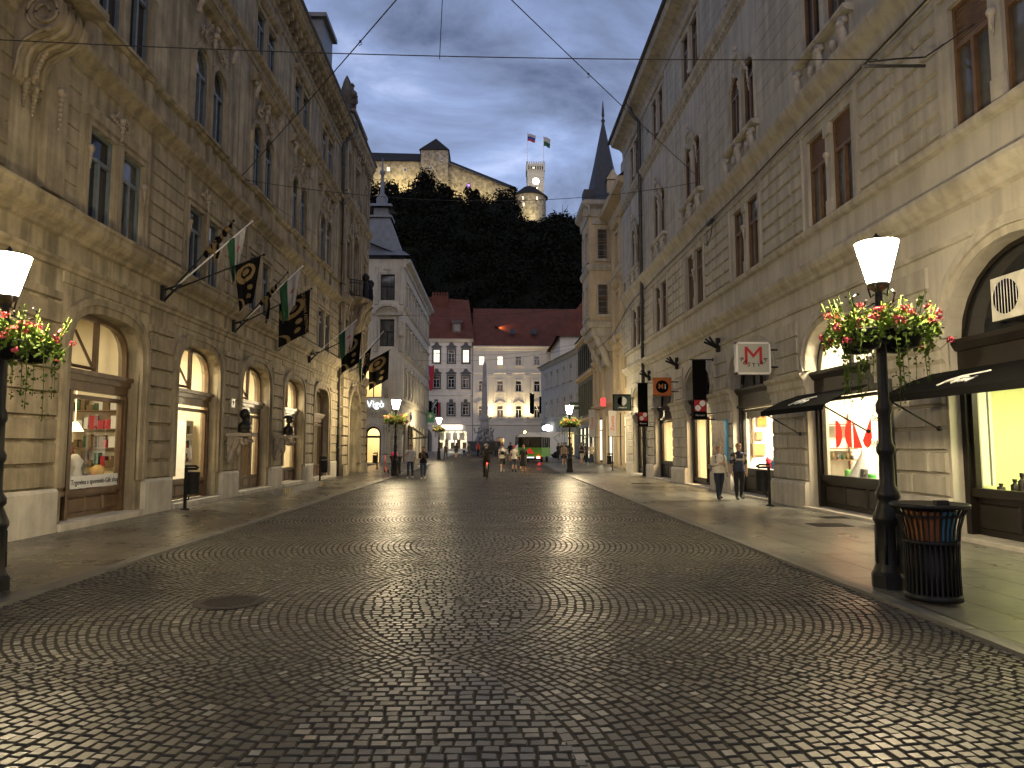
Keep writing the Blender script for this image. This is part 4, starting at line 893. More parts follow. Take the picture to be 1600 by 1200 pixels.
for s in (1.3, 7.6):
    q = MB(); fbox(q, F1, s-.75, s+.75, 20.2, 21.9, -2.6, -.6); q.add([F1.p(s-1.0, 21.9, -.35), F1.p(s+1.0, 21.9, -.35), F1.p(s+1, 23.3, -4.2), F1.p(s-1, 23.3, -4.2)], [(0, 1, 2, 3)]); d = q.build('dormer', 'wood_brown', rf); q = MB(); fbox(q, F1, s-.5, s+.5, 20.5, 21.6, -.6, -.55); q.build('pane', 'curtain_room', d)
H2 = thing('white_house', (3, YB+5, ZB), 'wide warm white house under a red tiled roof, lit from below by wall lamps', 'building')
F2 = Fr((-3.15, YB-.3, ZB), (1, 0, 0), (0, -1, 0)); W2 = 15.5
c2 = [1.45+3.12*i for i in range(5)]; rows2 = ((5.6, 7.7), (10.0, 11.9), (14.5, 16.1)); zs = [4.4, 9.2, 13.3, 17.6]
w = MB()
wall(w, F2, 0, W2, 0, 4.4, [(3.8, 5.4, .3, 1.9, .55), (7.0, 9.0, .3, 2.2, .7), (10.3, 12.2, .3, 2.2, .7)], .4)
for k, (a, b) in enumerate(rows2): wall(w, F2, 0, W2, zs[k], zs[k+1], [(c-.52, c+.52, a, b) for c in c2], .22)
w.add([F2.p(W2, 0), F2.p(W2, 17.6), F2.p(W2, 17.6, -9), F2.p(W2, 0, -9)], [(0, 1, 2, 3)]); w.build('wall', 'plaster_warm', H2)
r = MB(); cornice(r, F2, 0, W2, 17.0, [(0, 0), (.15, .1), (.2, .4), (.5, .6), (.5, .8), (0, .85)]); cornice(r, F2, 0, W2, 4.3, [(0, 0), (.15, .1), (.15, .25), (0, .3)]); cornice(r, F2, 0, W2, 13.1, [(0, 0), (.1, .05), (.1, .2), (0, .25)])
for c in c2:
    for k, (a, b) in enumerate(rows2): r.cut(); band(r, F2, outline(c-.52, c+.52, a, b), 0, .2, 0, .08); fbox(r, F2, c-.75, c+.75, a-.2, a, 0, .16)
    r.cut(); r.add([F2.p(c+x, 8.0+z, n) for n in (0, .3) for x, z in ((-1, 0), (1, 0), (0, .55))], [(3, 4, 5), (0, 1, 4, 3), (1, 2, 5, 4), (2, 0, 3, 5)])
    r.cut(); slab(r, F2, c+1.15, c+1.97, 4.9, 12.5, 0, .12, .02); slab(r, F2, c+1.05, c+2.07, 12.5, 13.0, 0, .2, .05)
r.build('moulding', 'plaster_warm', H2)
for i, c in enumerate(c2):
    for k, (a, b) in enumerate(rows2): window(F2, c-.52, c+.52, a, b, n=-.1, fm='frame_white', gm='lit_white' if (i, k) in ((1, 2), (0, 2)) else 'dark_room', parent=H2, transom=.68, fw=.1)
for a, b, z, h in ((3.8, 5.4, 1.9, .55), (7, 9, 2.2, .7), (10.3, 12.2, 2.2, .7)): window(F2, a, b, .3, z, h, n=-.2, fm='frame_white', gm='curtain_room', parent=H2, transom=1.2, fw=.12)
q = MB(); q.add([F2.p(-.2, 17.85, .6), F2.p(W2+9, 17.85, .6), F2.p(W2+9, 25.7, -7.5), F2.p(-.2, 25.7, -7.5), F2.p(W2+9, 17.8, -15), F2.p(-.2, 17.8, -15)], [(0, 1, 2, 3), (3, 2, 4, 5), (0, 3, 5)]); rf = q.build('roof', 'tile_red', H2)
for s in (6.3, 9.9): q = MB(); q.add([F2.p(s+x, 20.0+z, -.6-z*.98+.16) for x, z in ((0, 0), (.9, 0), (.9, 1.0), (0, 1.0))]+[F2.p(s+x, 20.0+z, -.75-z*.98) for x, z in ((0, 0), (.9, 0), (.9, 1.0), (0, 1.0))], [(0, 1, 2, 3), (0, 1, 5, 4), (1, 2, 6, 5), (2, 3, 7, 6), (3, 0, 4, 7)]); q.build('roof_window', 'slate', rf)
def lamp(o, typ, name, loc, energy, col, rot=None, parent=None, **k):
    l = bpy.data.lights.new(name, typ); l.energy = energy; l.color = col
    for a, b in k.items(): setattr(l, a, b)
    q = bpy.data.objects.new(name, l); COL.objects.link(q); q.location = loc
    if rot: q.rotation_euler = rot
    if parent is not None: q.parent = parent; q.matrix_parent_inverse = Matrix.Translation(-Vector(parent['_o']))
    return q
for c in (c2[0], c2[1], c2[2]):
    s = c+1.56; q = MB(); q.lathe(F2.p(s, 5.75, .34), [(.06, -.2), (.2, 0), (.16, 0)], 10); q.box(F2.p(s-.05, 5.65, .12), F2.p(s+.05, 5.75, .34)); wl = q.build('wall_uplight', 'iron', H2)
    lamp(None, 'SPOT', 'uplight', F2.p(s, 5.85, .5), 900, (1, .78, .46), (R(180-4), 0, 0), H2, spot_size=R(60), spot_blend=.9, shadow_soft_size=.08)
    lamp(None, 'SPOT', 'added_facade_fill', F2.p(s, 5.85, 1.6), 380, (1, .78, .45), (R(180-30), 0, 0), H2, spot_size=R(150), spot_blend=.8, shadow_soft_size=.15)  # extra wide spot added out from the wall to brighten the whole facade
q = MB(); q.lathe((.75, YB+2.6, ZB+21.4), [(.1, 0), (.22, .1), (.2, .25)], 8); q.build('roof_lamp', 'iron', H2)
lamp(None, 'SPOT', 'roof_spot', (.9, YB+2.55, ZB+21.75), 420, (1, .38, .08), (R(77), 0, R(-80)), H2, spot_size=R(80), spot_blend=.8, shadow_soft_size=.1)
# red roofed range behind on the right
Hr = thing('rear_range', (17, 112, 0), 'tall building behind with a steep red tiled roof facing the square', 'building')
q = MB(); q.box((9.9, 102, 0), (26, 118, 17.6)); q.build('wall', 'plaster_warm', Hr)
q = MB(); q.add([(9.2, 101.3, 17.4), (9.2, 119, 17.4), (17.5, 117, 28.5), (17.5, 108, 28.5), (26, 101.3, 17.4), (26, 119, 17.4), (9.2, 101.3, 17.1), (9.2, 119, 17.1)], [(0, 1, 2, 3), (3, 2, 5, 4), (0, 3, 4), (1, 5, 2), (0, 1, 7, 6)]); q.build('roof', 'tile_red', Hr)
# grey three storey house, right side of the square
E1 = thing('grey_corner_house', (10, 88, 0), 'grey plastered three storey house with a dark roof, past the oriel house', 'building')
pE = Vector((6.95, 99, 0)); pE2 = Vector((10.1, 77.5, 0)); uE = (pE2-pE); LE = uE.length
FE = Fr((pE.x, pE.y, zg(90)), uE, (uE.y, -uE.x, 0)); FE = Fr((pE.x, pE.y, zg(90)), uE, Vector((-abs(uE.y), -abs(uE.x), 0)))
M['plaster_dim'] = mat('dull_grey_plaster', (.50, .48, .42), .9, .12, 1, .1, 30, streak=.15)
cE = [3.0+3.3*i for i in range(6)]
w = MB(); wall(w, FE, 0, LE, 0, 4.3, [(2.3, 4.0, .1, 2.3, .7), (8.5, 10.2, .1, 2.3, .7), (13.5, 17.5, .2, 2.9)], .4); wall(w, FE, 0, LE, 4.3, 8.2, [(c-.6, c+.6, 5.2, 7.2) for c in cE], .2); wall(w, FE, 0, LE, 8.2, 12.2, [(c-.6, c+.6, 9, 10.9) for c in cE], .2)
w.add([FE.p(0, 0), FE.p(0, 12.2), FE.p(0, 12.2, -9), FE.p(0, 0, -9)], [(0, 1, 2, 3)]); w.build('wall', 'plaster_dim', E1)
r = MB(); cornice(r, FE, -.2, LE, 11.6, [(0, 0), (.15, .1), (.4, .4), (.4, .6), (0, .65)]); cornice(r, FE, 0, LE, 4.2, [(0, 0), (.12, .05), (.12, .2), (0, .25)])
for c in cE:
    for a, b in ((5.2, 7.2), (9, 10.9)): r.cut(); band(r, FE, outline(c-.6, c+.6, a, b), 0, .18, 0, .07); fbox(r, FE, c-.9, c+.9, a-.2, a, 0, .18)
r.build('moulding', 'plaster_dim', E1)
for c in cE:
    for a, b in ((5.2, 7.2), (9, 10.9)): window(FE, c-.6, c+.6, a, b, n=-.1, fm='frame_white', parent=E1, gm='curtain_room')
for a, b, z, h, g in ((2.3, 4.0, 2.3, .7, 'lit_dim'), (8.5, 10.2, 2.3, .7, 'lit_room'), (13.5, 17.5, 2.9, 0, 'lit_room')): window(FE, a, b, .1, z, h, n=-.3, fm='wood_dark', parent=E1, gm=g, transom=.9)
q = MB(); q.add([FE.p(-.6, 12.1, .6), FE.p(LE, 12.1, .6), FE.p(LE, 14.9, -6), FE.p(3.5, 14.9, -6), FE.p(-.6, 12.1, -12)], [(0, 1, 2, 3), (0, 3, 4)]); q.build('roof', 'slate', E1)
q = MB(); 
for x, z, rr in ((-.55, 0, .32), (0, .12, .42), (.5, 0, .34), (.1, -.12, .35)): q.lathe((FE.p(6.5, 5.0, .6)[0]+x*.75, FE.p(6.5, 0, .6)[1], 3.9+z*.75), [(rr*.75, -.08), (rr, .08)], 14, axis='y')
s1 = tag(q.build('lit_sign', emat('cloud_sign', (.95, .97, 1), 3)), 'lit white cloud shaped shop sign on the grey house', 'sign')
# ---------------------------------------------------------------- yellow oriel house on the right and iron fronted house beyond it
Of = thing('oriel_house', (12, 54, 0), 'ochre yellow house with a bay tower, heavy stone corbel and pointed dark spire', 'building')
FO = Fr((8.75, 0, 0), (0, 1, 0), (-1, 0, 0)); M['stucco_yellow'] = mat('yellow_ochre_render', (.53, .43, .27), .85, .14, 1.2, .15, 30, streak=.12)
o0, o1 = 42.75, 60.0
oc = [45.2, 48.2, 56.2, 58.6]
w = MB(); wall(w, FO, o0, o1, 0, 4.6, [(43.6, 44.7, 0, 3, .6), (46.3, 49.3, .3, 3.9), (51, 54.2, .3, 3.9), (55.4, 59.2, .3, 3.9)], .4)
for z0, z1, a, b in ((4.6, 9, 5.4, 7.8), (9, 13.3, 9.9, 12.2), (13.3, 18, 14.2, 16.4)): wall(w, FO, o0, o1, z0, z1, [(c-.55, c+.55, a, b) for c in oc], .3)
w.add([FO.p(o1, 0), FO.p(o1, 18), FO.p(o1, 18, -10), FO.p(o1, 0, -10)], [(0, 1, 2, 3)]); w.build('wall', 'stucco_yellow', Of)
r = MB()
for z in (4.5, 8.8, 13.1): cornice(r, FO, o0, o1, z, [(0, 0), (.12, .05), (.3, .25), (.3, .4), (0, .45)])
cornice(r, FO, o0, o1, 17.3, [(0, 0), (.2, .05), (.3, .5), (.9, .8), (.95, 1.1), (0, 1.2)])
for c in oc:
    for a, b in ((5.4, 7.8), (9.9, 12.2), (14.2, 16.4)): r.cut(); band(r, FO, outline(c-.55, c+.55, a, b), 0, .2, 0, .12); cornice(r, FO, c-.95, c+.95, b+.35, [(0, 0), (.25, .1), (.4, .3), (.4, .42), (0, .46)])
for s in (42.95, 46.7, 49.8, 54.9, 57.4, 59.75): [(r.cut(), slab(r, FO, s-.2, s+.2, z0, z1, 0, .16, .03)) for z0, z1 in ((.2, 4.4), (5, 8.7), (9.3, 13), (13.7, 17.2))]
r.build('moulding', 'stucco_yellow', Of)
r = MB()
for i, c in enumerate(oc): carve(r, FO, 'crest', c, 13.0, .2, 1.0, .6, i); carve(r, FO, 'crest', c, 17.1, .15, 1.0, .5, i); carve(r, FO, 'bracket', c, 9.0, .2, .3, .6)
r.build('carving', 'carving_pale', Of)
for c in oc:
    for a, b in ((5.4, 7.8), (9.9, 12.2), (14.2, 16.4)): window(FO, c-.55, c+.55, a, b, n=-.2, fm='frame_brown', parent=Of)
for a, b, z, h, g in ((43.6, 44.7, 3, .6, 'dark_room'), (46.3, 49.3, 3.9, 0, 'lit_white'), (51, 54.2, 3.9, 0, 'lit_white'), (55.4, 59.2, 3.9, 0, 'lit_white')): window(FO, a, b, .3, z, h, n=-.25, fm='wood_dark', parent=Of, gm=g, transom=.72, fw=.16)
# the oriel: three storey box on a corbel
ox0, ox1, oy0, oy1 = 7.1, 8.75, 50.6, 54.6
FX = Fr((ox0, oy0, 0), (1, 0, 0), (0, -1, 0)); FY = Fr((ox0, oy0, 0), (0, 1, 0), (-1, 0, 0))
q = MB()
for z0, z1, a, b in ((10.3, 15, 11.1, 13.3), (15, 19.2, 15.2, 17.4)):
    wall(q, FX, 0, 1.65, z0, z1, [(.6, 1.3, a, b)], .2); wall(q, FY, 0, 4, z0, z1, [(.5, 1.5, a, b), (2.5, 3.5, a, b)], .2)
q.add([(ox0, oy1, 10.3), (ox1, oy1, 10.3), (ox1, oy1, 19.2), (ox0, oy1, 19.2)], [(0, 1, 2, 3)]); q.add([(ox0, oy0, 10.3), (ox1, oy0, 10.3), (ox1, oy1, 10.3), (ox0, oy1, 10.3)], [(0, 1, 2, 3)])
ori = q.build('oriel', 'stucco_yellow', Of)
r = MB()
for F_, L in ((FX, 1.65), (FY, 4.0)):
    for z in (10.1, 14.3): cornice(r, F_, -.1, L+.1, z, [(0, 0), (.1, .05), (.2, .3), (.2, .45), (0, .5)])
    cornice(r, F_, -.45, L+.3, 18.3, [(0, 0), (.1, .05), (.15, .6), (.5, .85), (.55, 1.15), (0, 1.2)])
    for a in ((.6,) if L < 2 else (.5, 2.5)):
        for z in (11.1, 15.2): band(r, F_, outline(a, a+(.7 if L < 2 else 1), z, z+2.2), 0, .12, 0, .08); fbox(r, F_, a-.2, a+.9, z-.2, z, 0, .14)
    for z in np.arange(10.8, 18, .42): slab(r, F_, .05, L-.05, z, z+.02, -.005, .012, .004)
slab(r, FX, .2, 1.45, 17.75, 18.25, 0, .1, .03)
for k, (x, zz_) in enumerate(((ox0+.1, 10.3), (ox0+.5, 9.8), (ox0+.9, 9.2), (ox0+1.3, 8.4))): r.box((x, oy0+.12*k, zz_-.75), (ox1, oy1-.12*k, zz_+.02))
for yv in (oy0+.3, oy1-.3): r.tube([(ox1-.05, yv, 7.4), (ox1-.4, yv, 7.7), (ox1-.6, yv, 8.4), (ox0+.8, yv, 8.8), (ox0+.5, yv, 9.6), (ox0+.1, yv, 9.8)], .28, 7)
r.build('corbel', 'stone_pale', ori)
window(FX, .6, 1.3, 11.1, 13.3, n=-.12, fm='frame_brown', parent=ori, gm='curtain_room', transom=.6, mull=False); window(FX, .6, 1.3, 15.2, 17.4, n=-.12, fm='frame_brown', parent=ori, gm='curtain_room', transom=.6, mull=False)
for a in (.5, 2.5):
    for z in (11.1, 15.2): window(FY, a, a+1, z, z+2.2, n=-.12, fm='frame_brown', parent=ori, gm='curtain_room', transom=.6)
q = MB(); q.add([FO.p(o0, 18.4, .95), FO.p(o1, 18.4, .95), FO.p(o1, 22, -4), FO.p(o0, 22, -4)], [(0, 1, 2, 3)])
frus(q, 6.55, 10, 50.1, 55, 19.4, 7.15, 9.8, 50.7, 54.4, 20.2)
q.lathe((8.5, 52.4, 20.0), [(1.5, 0), (1.25, .7), (.75, 3.0), (.09, 6.3), (.16, 6.5), (.05, 6.7), (.12, 6.9), (.02, 8.1)], 8, smooth=False)
q.box((6.7, 50.3, 19.4), (7.5, 51.5, 20.3)); rf = q.build('roof', 'slate', Of)
q = MB(); q.box((8.5, 50.7, 20.1), (9.3, 52, 21.2)); q.add([(8.4, 50.6, 21.2), (9.4, 50.6, 21.2), (8.9, 50.6, 22.0), (8.4, 52.2, 21.2), (9.4, 52.2, 21.2), (8.9, 52.2, 22)], [(0, 1, 2), (0, 2, 5, 3), (1, 4, 5, 2)]); q.build('dormer', 'stucco_yellow', rf)
Gi = thing('iron_front_house', (13, 66, 0), 'dark iron fronted house with tall lit windows between the oriel house and grey house', 'building')
FG = Fr((8.8, -5.4, .15), (0, 1, 0), (-1, 0, 0)); M['green_iron'] = mat('green_black_iron', (.018, .026, .022), .4, .3, 4, metal=.2)
w = MB(); wall(w, FG, 65.6, 77.3, 0, 3.8, [(66.2+2.8*i, 68.6+2.8*i, .3, 3.2) for i in range(4)], .3); wall(w, FG, 65.6, 77.3, 3.8, 8, [(66.1+1.4*i, 67.1+1.4*i, 4.3, 7.3) for i in range(8)], .3); wall(w, FG, 65.6, 77.3, 8, 11.8, [(66.1+1.4*i, 67.1+1.4*i, 8.5, 11) for i in range(8)], .3); w.build('wall', 'green_iron', Gi)
for i in range(4): window(FG, 66.2+2.8*i, 68.6+2.8*i, .3, 3.2, n=-.2, fm='green_iron', parent=Gi, gm='lit_white', transom=.75)
for i in range(8): window(FG, 66.1+1.4*i, 67.1+1.4*i, 4.3, 7.3, n=-.2, fm='green_iron', parent=Gi, gm='lit_room', transom=.75); window(FG, 66.1+1.4*i, 67.1+1.4*i, 8.5, 11, n=-.2, fm='green_iron', parent=Gi, transom=.75)
q = MB(); [cornice(q, FG, 65.6, 77.3, z, [(0, 0), (.3, .2), (.3, .4), (0, .5)]) for z in (11.3, 7.7, 3.6)]; q.build('cornice', 'stucco_yellow', Gi)
q = MB(); q.add([FG.p(65.6, 11.8, .4), FG.p(77.3, 11.8, .4), FG.p(77.3, 13.4, -5), FG.p(65.6, 13.4, -5)], [(0, 1, 2, 3)]); q.build('roof', 'slate', Gi)
# ---------------------------------------------------------------- hill, woods and castle
def skyline(x, y):                                 # how high the wood stands below the castle, as a slope
    u = x*250/max(y, 1); P = [(-60, .391), (-26, .390), (-17, .380), (-14, .366), (-4, .356), (-1, .364), (2, .369), (7, .366), (10, .328), (17, .323), (22, .336), (32, .322), (45, .30)]
    for (a, b), (c, d) in zip(P, P[1:]):
        if u < c: return b+(d-b)*max(0, (u-a)/(c-a))
    return P[-1][1]
def hz(x, y): return min(hz0(x, y), 1.65+skyline(x, y)*y-4.5)
def hz0(x, y):
    t = min(max((y-136)/104, 0), 1); top = 90-4*max(0, -x-20)/40-max(0, x-22)*.75+max(0, 14-abs(x-14))*.0
    return 6+(top-6)*(t**.85)
hm = MB(); nx, ny = 40, 30
for j in range(ny+1):
    for i in range(nx+1):
        x = -110+220*i/nx; y = 134+136*j/ny; hm.v.append((x, y, hz(x, y)+1.2*sin(x*.31+j)*cos(y*.23)))
for j in range(ny):
    for i in range(nx): a = j*(nx+1)+i; hm.f.append((a, a+1, a+nx+2, a+nx+1)); hm.m.append(0); hm.sm.append(True)
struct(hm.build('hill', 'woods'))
def crown(mb, c, rx, rz, n, s, rr):
    for k in range(n):
        while True:
            d = Vector((rr.uniform(-1, 1), rr.uniform(-1, 1), rr.uniform(-1, 1)))
            if .55 < d.length < 1: break
        lump = 1+.22*sin(d.x*5+c[0])*cos(d.z*4+c[1])
        p = Vector((c[0]+d.x*rx*lump, c[1]+d.y*rx*lump, c[2]+d.z*rz*lump))
        nn = (Vector((d.x, d.y, d.z*.8+.15)).normalized()+Vector((rr.gauss(0, .3), rr.gauss(0, .3), rr.gauss(0, .3)))).normalized()   # leaves lie along the crown's skin
        u = nn.cross(Vector((rr.gauss(0, 1), rr.gauss(0, 1), rr.gauss(0, 1)))).normalized(); v = nn.cross(u)*s*rr.uniform(.5, 1); u = u*s*rr.uniform(.6, 1.3)
        mb.add([p-u, p+v*.7, p+u, p-v*.7], [(0, 1, 2, 3)])
rr = random.Random(11); wd = MB()
for k in range(640):
    y = 137+ (rr.random()**.8)*104; x = rr.uniform(-46, 40)*(y/190)
    s = rr.uniform(2.4, 4.6); z = hz(x, y); z = min(z+s*.55, 1.65+skyline(x, y)*y-s*1.0-rr.uniform(0, 1.2))
    crown(wd, (x, y, z), s, s*1.1, 85, .6, rr)
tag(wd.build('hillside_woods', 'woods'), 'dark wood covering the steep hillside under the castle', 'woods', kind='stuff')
def tree(x, y, z, h, r_, label, sd):
    t = thing('tree', (x, y, z), label, 'tree', 'trees standing against the castle'); q = MB(); q.tube([(x, y, z-1), (x+.1, y, z+h*.4), (x-.2, y, z+h*.75)], .35, 7, r1=.1)
    g = random.Random(sd)
    for k in range(6): a = g.uniform(0, 6.28); zz_ = z+h*g.uniform(.3, .65); q.tube([(x, y, zz_), (x+cos(a)*r_*.4, y+sin(a)*r_*.4, zz_+r_*.3), (x+cos(a)*r_*.8, y+sin(a)*r_*.8, zz_+r_*.5)], .13, 5, r1=.04)
    q.build('trunk', 'bark', t); q = MB()
    for k in range(9):
        a = g.uniform(0, 6.28); d = g.uniform(.1, .72)*r_; crown(q, (x+cos(a)*d, y+sin(a)*d, z+h*g.uniform(.4, .95)), r_*g.uniform(.3, .5), r_*g.uniform(.28, .45), 130, .42, g)
    q.build('crown', 'woods', t)
tree(-22, 232, 80, 13, 5.5, 'dark spreading tree in front of the castle square tower', 1)
tree(-16, 228, 75, 12, 4.5, 'small dark tree below the square castle tower, right of the largest', 2)
tree(-6.2, 232, 76, 12.5, 4.2, 'thin dark tree before the sloping castle wing', 3)
tree(5.2, 236, 76, 12, 5.5, 'dense dark tree between the sloping castle wing and the round tower', 4)
tree(22.5, 222, 66, 12.5, 6.5, 'tall dark tree right of the round castle tower against sky', 5)
tree(31, 215, 62, 11, 6, 'dark tree farthest right on the hill skyline', 6)
tree(-43, 226, 79, 13.5, 6, 'dark tree at the left end of the castle wing', 7)
M['castle'] = mat('castle_masonry', (.32, .28, .20), .9, .75, .9, .6, 3)
M['castle_roof'] = mat('castle_roof', (.010, .009, .009), .85, .3, 2)
M['tower_white'] = mat('tower_render', (.46, .44, .38), .85, .12, .6)
K = thing('castle', (-15, 255, 85), 'long floodlit stone castle on the hilltop with black roofs and a square tower', 'castle')
q = MB(); q.box((-52, 250, 84), (-25, 262, 101.2)); q.box((-25.6, 248, 84), (-15.9, 259, 105))
q.add([(-16, 250, 80), (9, 252, 80), (9, 252, 91.5), (-16, 250, 101), (-16, 262, 80), (9, 262, 80), (9, 262, 91.5), (-16, 262, 101)], [(0, 1, 2, 3), (4, 5, 6, 7), (1, 5, 6, 2), (3, 2, 6, 7)]); q.build('wall', 'castle', K)
q = MB()
q.add([(-53, 249, 101), (-25, 249, 101), (-25, 256, 106.6), (-53, 256, 107), (-25, 263, 101), (-53, 263, 101)], [(0, 1, 2, 3), (2, 4, 5, 3)])
q.add([(-26.2, 247.4, 104.7), (-15.4, 247.4, 104.7), (-15.4, 259.6, 104.7), (-26.2, 259.6, 104.7), (-20.6, 252.5, 111)], [(0, 1, 4), (1, 2, 4), (2, 3, 4), (3, 0, 4), (0, 1, 2, 3)])
q.add([(-16.5, 249, 100.2), (9.5, 251, 90.8), (9, 257, 94.6), (-16, 256, 104.2), (9, 263, 91), (-16, 263, 101)], [(0, 1, 2, 3), (3, 2, 4, 5)]); q.build('roof', 'castle_roof', K)
FK = Fr((0, 250, 0), (1, 0, 0), (0, -1, 0)); 
for x, z, y, g in ((-37.5, 98.2, 250, 'lit_white'), (-31.5, 98, 250, 'dark_room'), (-18.2, 101.5, 248, 'dark_room'), (-8.5, 92.5, 250.4, None), (-22, 98, 248, 'dark_room')):
    Fk = Fr((x, y, z), (1, 0, 0), (0, -1, 0)); window(Fk, -.55, .55, -.8, .8, n=.06, fm='frame_white' if g else 'wood_dark', gm=g or emat('violet_window', (.35, .2, 1), 1.2), parent=K, fw=.14, transom=1.2)
Rt = thing('round_tower', (13.5, 254, 80), 'round stone bastion with dark conical roof below the clock tower', 'tower')
q = MB(); q.lathe((13.6, 254, 78), [(6.4, 0), (6.1, 12.6)], 28); q.build('wall', 'castle', Rt); q = MB(); q.lathe((13.6, 254, 90.4), [(6.9, 0), (6.9, .15), (2.2, 4.0), (.2, 4.4)], 28, smooth=False); q.build('roof', 'castle_roof', Rt)
for a, z in ((-2.0, 88.6), (-1.95, 86.2), (-1.15, 88.6)):
    c_, s_ = cos(a), sin(a); Fk = Fr((13.6+6.1*c_, 254+6.1*s_, z), (-s_, c_, 0), (c_, s_, 0)); window(Fk, -.35, .35, -.7, .7, n=.08, fm='frame_white', gm='lit_white', parent=Rt, fw=.12, transom=1.2, mull=False)
T = thing('clock_tower', (16.4, 262, 88), 'tall pale castle tower with battlements and a glowing clock face', 'tower')
x0, x1, y0, y1 = 13.3, 19.6, 260, 266; zt = 104.8
q = MB(); q.box((x0, y0, 80), (x1, y1, 99.8)); q.box((x0-.12, y0-.12, 99.8), (x1+.12, y1+.12, 102.2)); q.box((x0-.35, y0-.35, 102.2), (x1+.35, y1+.35, zt)); q.build('shaft', 'tower_white', T)
q = MB()
for k in range(8):
    u = x0-.35+k*.86; q.box((u, y0-.35, zt), (u+.5, y0-.05, zt+.9)); q.box((u, y1+.05, zt), (u+.5, y1+.35, zt+.9)); v = y0-.35+k*.84; q.box((x0-.35, v, zt), (x0-.05, v+.5, zt+.9)); q.box((x1+.05, v, zt), (x1+.35, v+.5, zt+.9))
q.build('battlement', 'tower_white', T)
FT = Fr((x0, y0, 0), (1, 0, 0), (0, -1, 0))
for k in range(7): q = MB(); fbox(q, FT, .3+k*.86, .75+k*.86, 102.5, 104.0, .3, .37); q.build('opening', 'dark_room', T)
q = MB(); q.lathe((16.45, y0-.02, 98.1), [(1.35, 0), (1.35, -.1)], 28, axis='y'); ck = q.build('clock_face', emat('clock_light', (1, .95, .8), 2.2), T)
q = MB()
for k in range(12): a = k*pi/6; q.box((16.45+1.6*sin(a)-.12, y0-.08, 98.1+1.6*cos(a)-.12), (16.45+1.6*sin(a)+.12, y0-.0, 98.1+1.6*cos(a)+.12))
q.tube([(16.45, y0-.16, 98.1), (16.45+.5, y0-.16, 98.6)], .08, 4); q.tube([(16.45, y0-.16, 98.1), (16.3, y0-.16, 99.2)], .06, 4); q.build('clock_hands', 'iron', ck)
window(FT, 2.2, 4.1, 93.6, 95.2, .9, n=.06, fm='castle', gm='dark_room', parent=T, transom=1.2, fw=.2)
for xx, zz_, nm in ((2.5, 94.0, 1), (3.6, 95.3, 2), (2.3, 103.2, 3)): q = MB(); q.blob(FT.p(xx, zz_, .45), .22); q.build('lit_lamp', emat('tower_lamp%d' % nm, (1, .8, .4), 5), T)
for k, (x, y, e_, rot) in enumerate(((-38, 243, 4200, 0), (-29, 243, 4200, 0), (-20.5, 240, 2600, 0), (-10, 242, 5200, 0), (0, 243, 3000, 0))):
    o = lamp(None, 'SPOT', 'floodlight', (x, y, 89.5 if x < -12 else 84), e_, (1, .80, .38), None, K, spot_size=R(110), spot_blend=.7, shadow_soft_size=.3)
    o.rotation_euler = (R(108), 0, 0)
o = lamp(None, 'SPOT', 'floodlight', (13, 240, 80), 4200, (1, .85, .5), (R(118), 0, 0), Rt, spot_size=R(80), spot_blend=.7, shadow_soft_size=.3)
o = lamp(None, 'SPOT', 'floodlight', (15, 249, 95.5), 1500, (1, .9, .62), (R(112), 0, R(-6)), T, spot_size=R(100), spot_blend=.8, shadow_soft_size=.3)
for o_ in (K, Rt, T): o_.location.z += 2.8 if o_ is not Rt else 1.6; o_['_o'] = tuple(o_.location)
# ---------------------------------------------------------------- street lamps with flower baskets
def make_lamp(label):
    t = proto('street_lamp', label, 'street lamp', 'cast iron lamps along the street'); q = MB()
    q.lathe((0, 0, 0), [(.215, 0), (.215, .14), (.19, .18)], 8, smooth=False)
    q.lathe((0, 0, 0), [(.185, .18), (.16, .26), (.15, .72), (.17, .76), (.17, .8), (.13, .9), (.10, .98), (.13, 1.02), (.13, 1.08), (.085, 1.16), (.078, 1.5), (.10, 1.54), (.105, 1.6), (.075, 1.66), (.07, 1.98), (.09, 2.02), (.09, 2.1), (.062, 2.16), (.055, 3.1), (.08, 3.14), (.08, 3.2), (.045, 3.24), (.04, 3.46)], 12)
    for k in range(8): a = k*pi/4; q.tube([(.152*cos(a), .152*sin(a), .27), (.142*cos(a), .142*sin(a), .7)], .018, 5)
    q.build('post', 'iron', t)
    q = MB(); q.lathe((0, 0, 0), [(.04, 3.44), (.122, 3.5), (.127, 3.54), (.118, 3.545)], 20)
    for k in range(4): a = pi/4+k*pi/2; q.tube([(.05*cos(a), .05*sin(a), 3.42), (.09*cos(a), .09*sin(a), 3.38), (.12*cos(a), .12*sin(a), 3.52)], .012, 5)
    for k in range(4):
        a = k*pi/2; q.tube([(.06*cos(a), .06*sin(a), 3.3), (.2*cos(a), .2*sin(a), 3.24), (.3*cos(a), .3*sin(a), 3.27), (.33*cos(a), .33*sin(a), 3.36), (.28*cos(a), .28*sin(a), 3.4)], .014, 5)
    q.build('lantern_bracket', 'iron', t)
    q = MB(); q.lathe((0, 0, 0), [(.117, 3.55), (.238, 4.03)], 24); q.f = q.f[:24]; q.m = q.m[:24]; q.sm = q.sm[:24]; q.build('lantern_glass', 'lamp_glass', t)
    q = MB(); q.lathe((0, 0, 0), [(.244, 4.03), (.248, 4.04), (.225, 4.048), (.06, 4.065), (.025, 4.075), (.035, 4.11), (.0, 4.16)], 24); q.build('lantern_cap', 'iron', t)
    return t
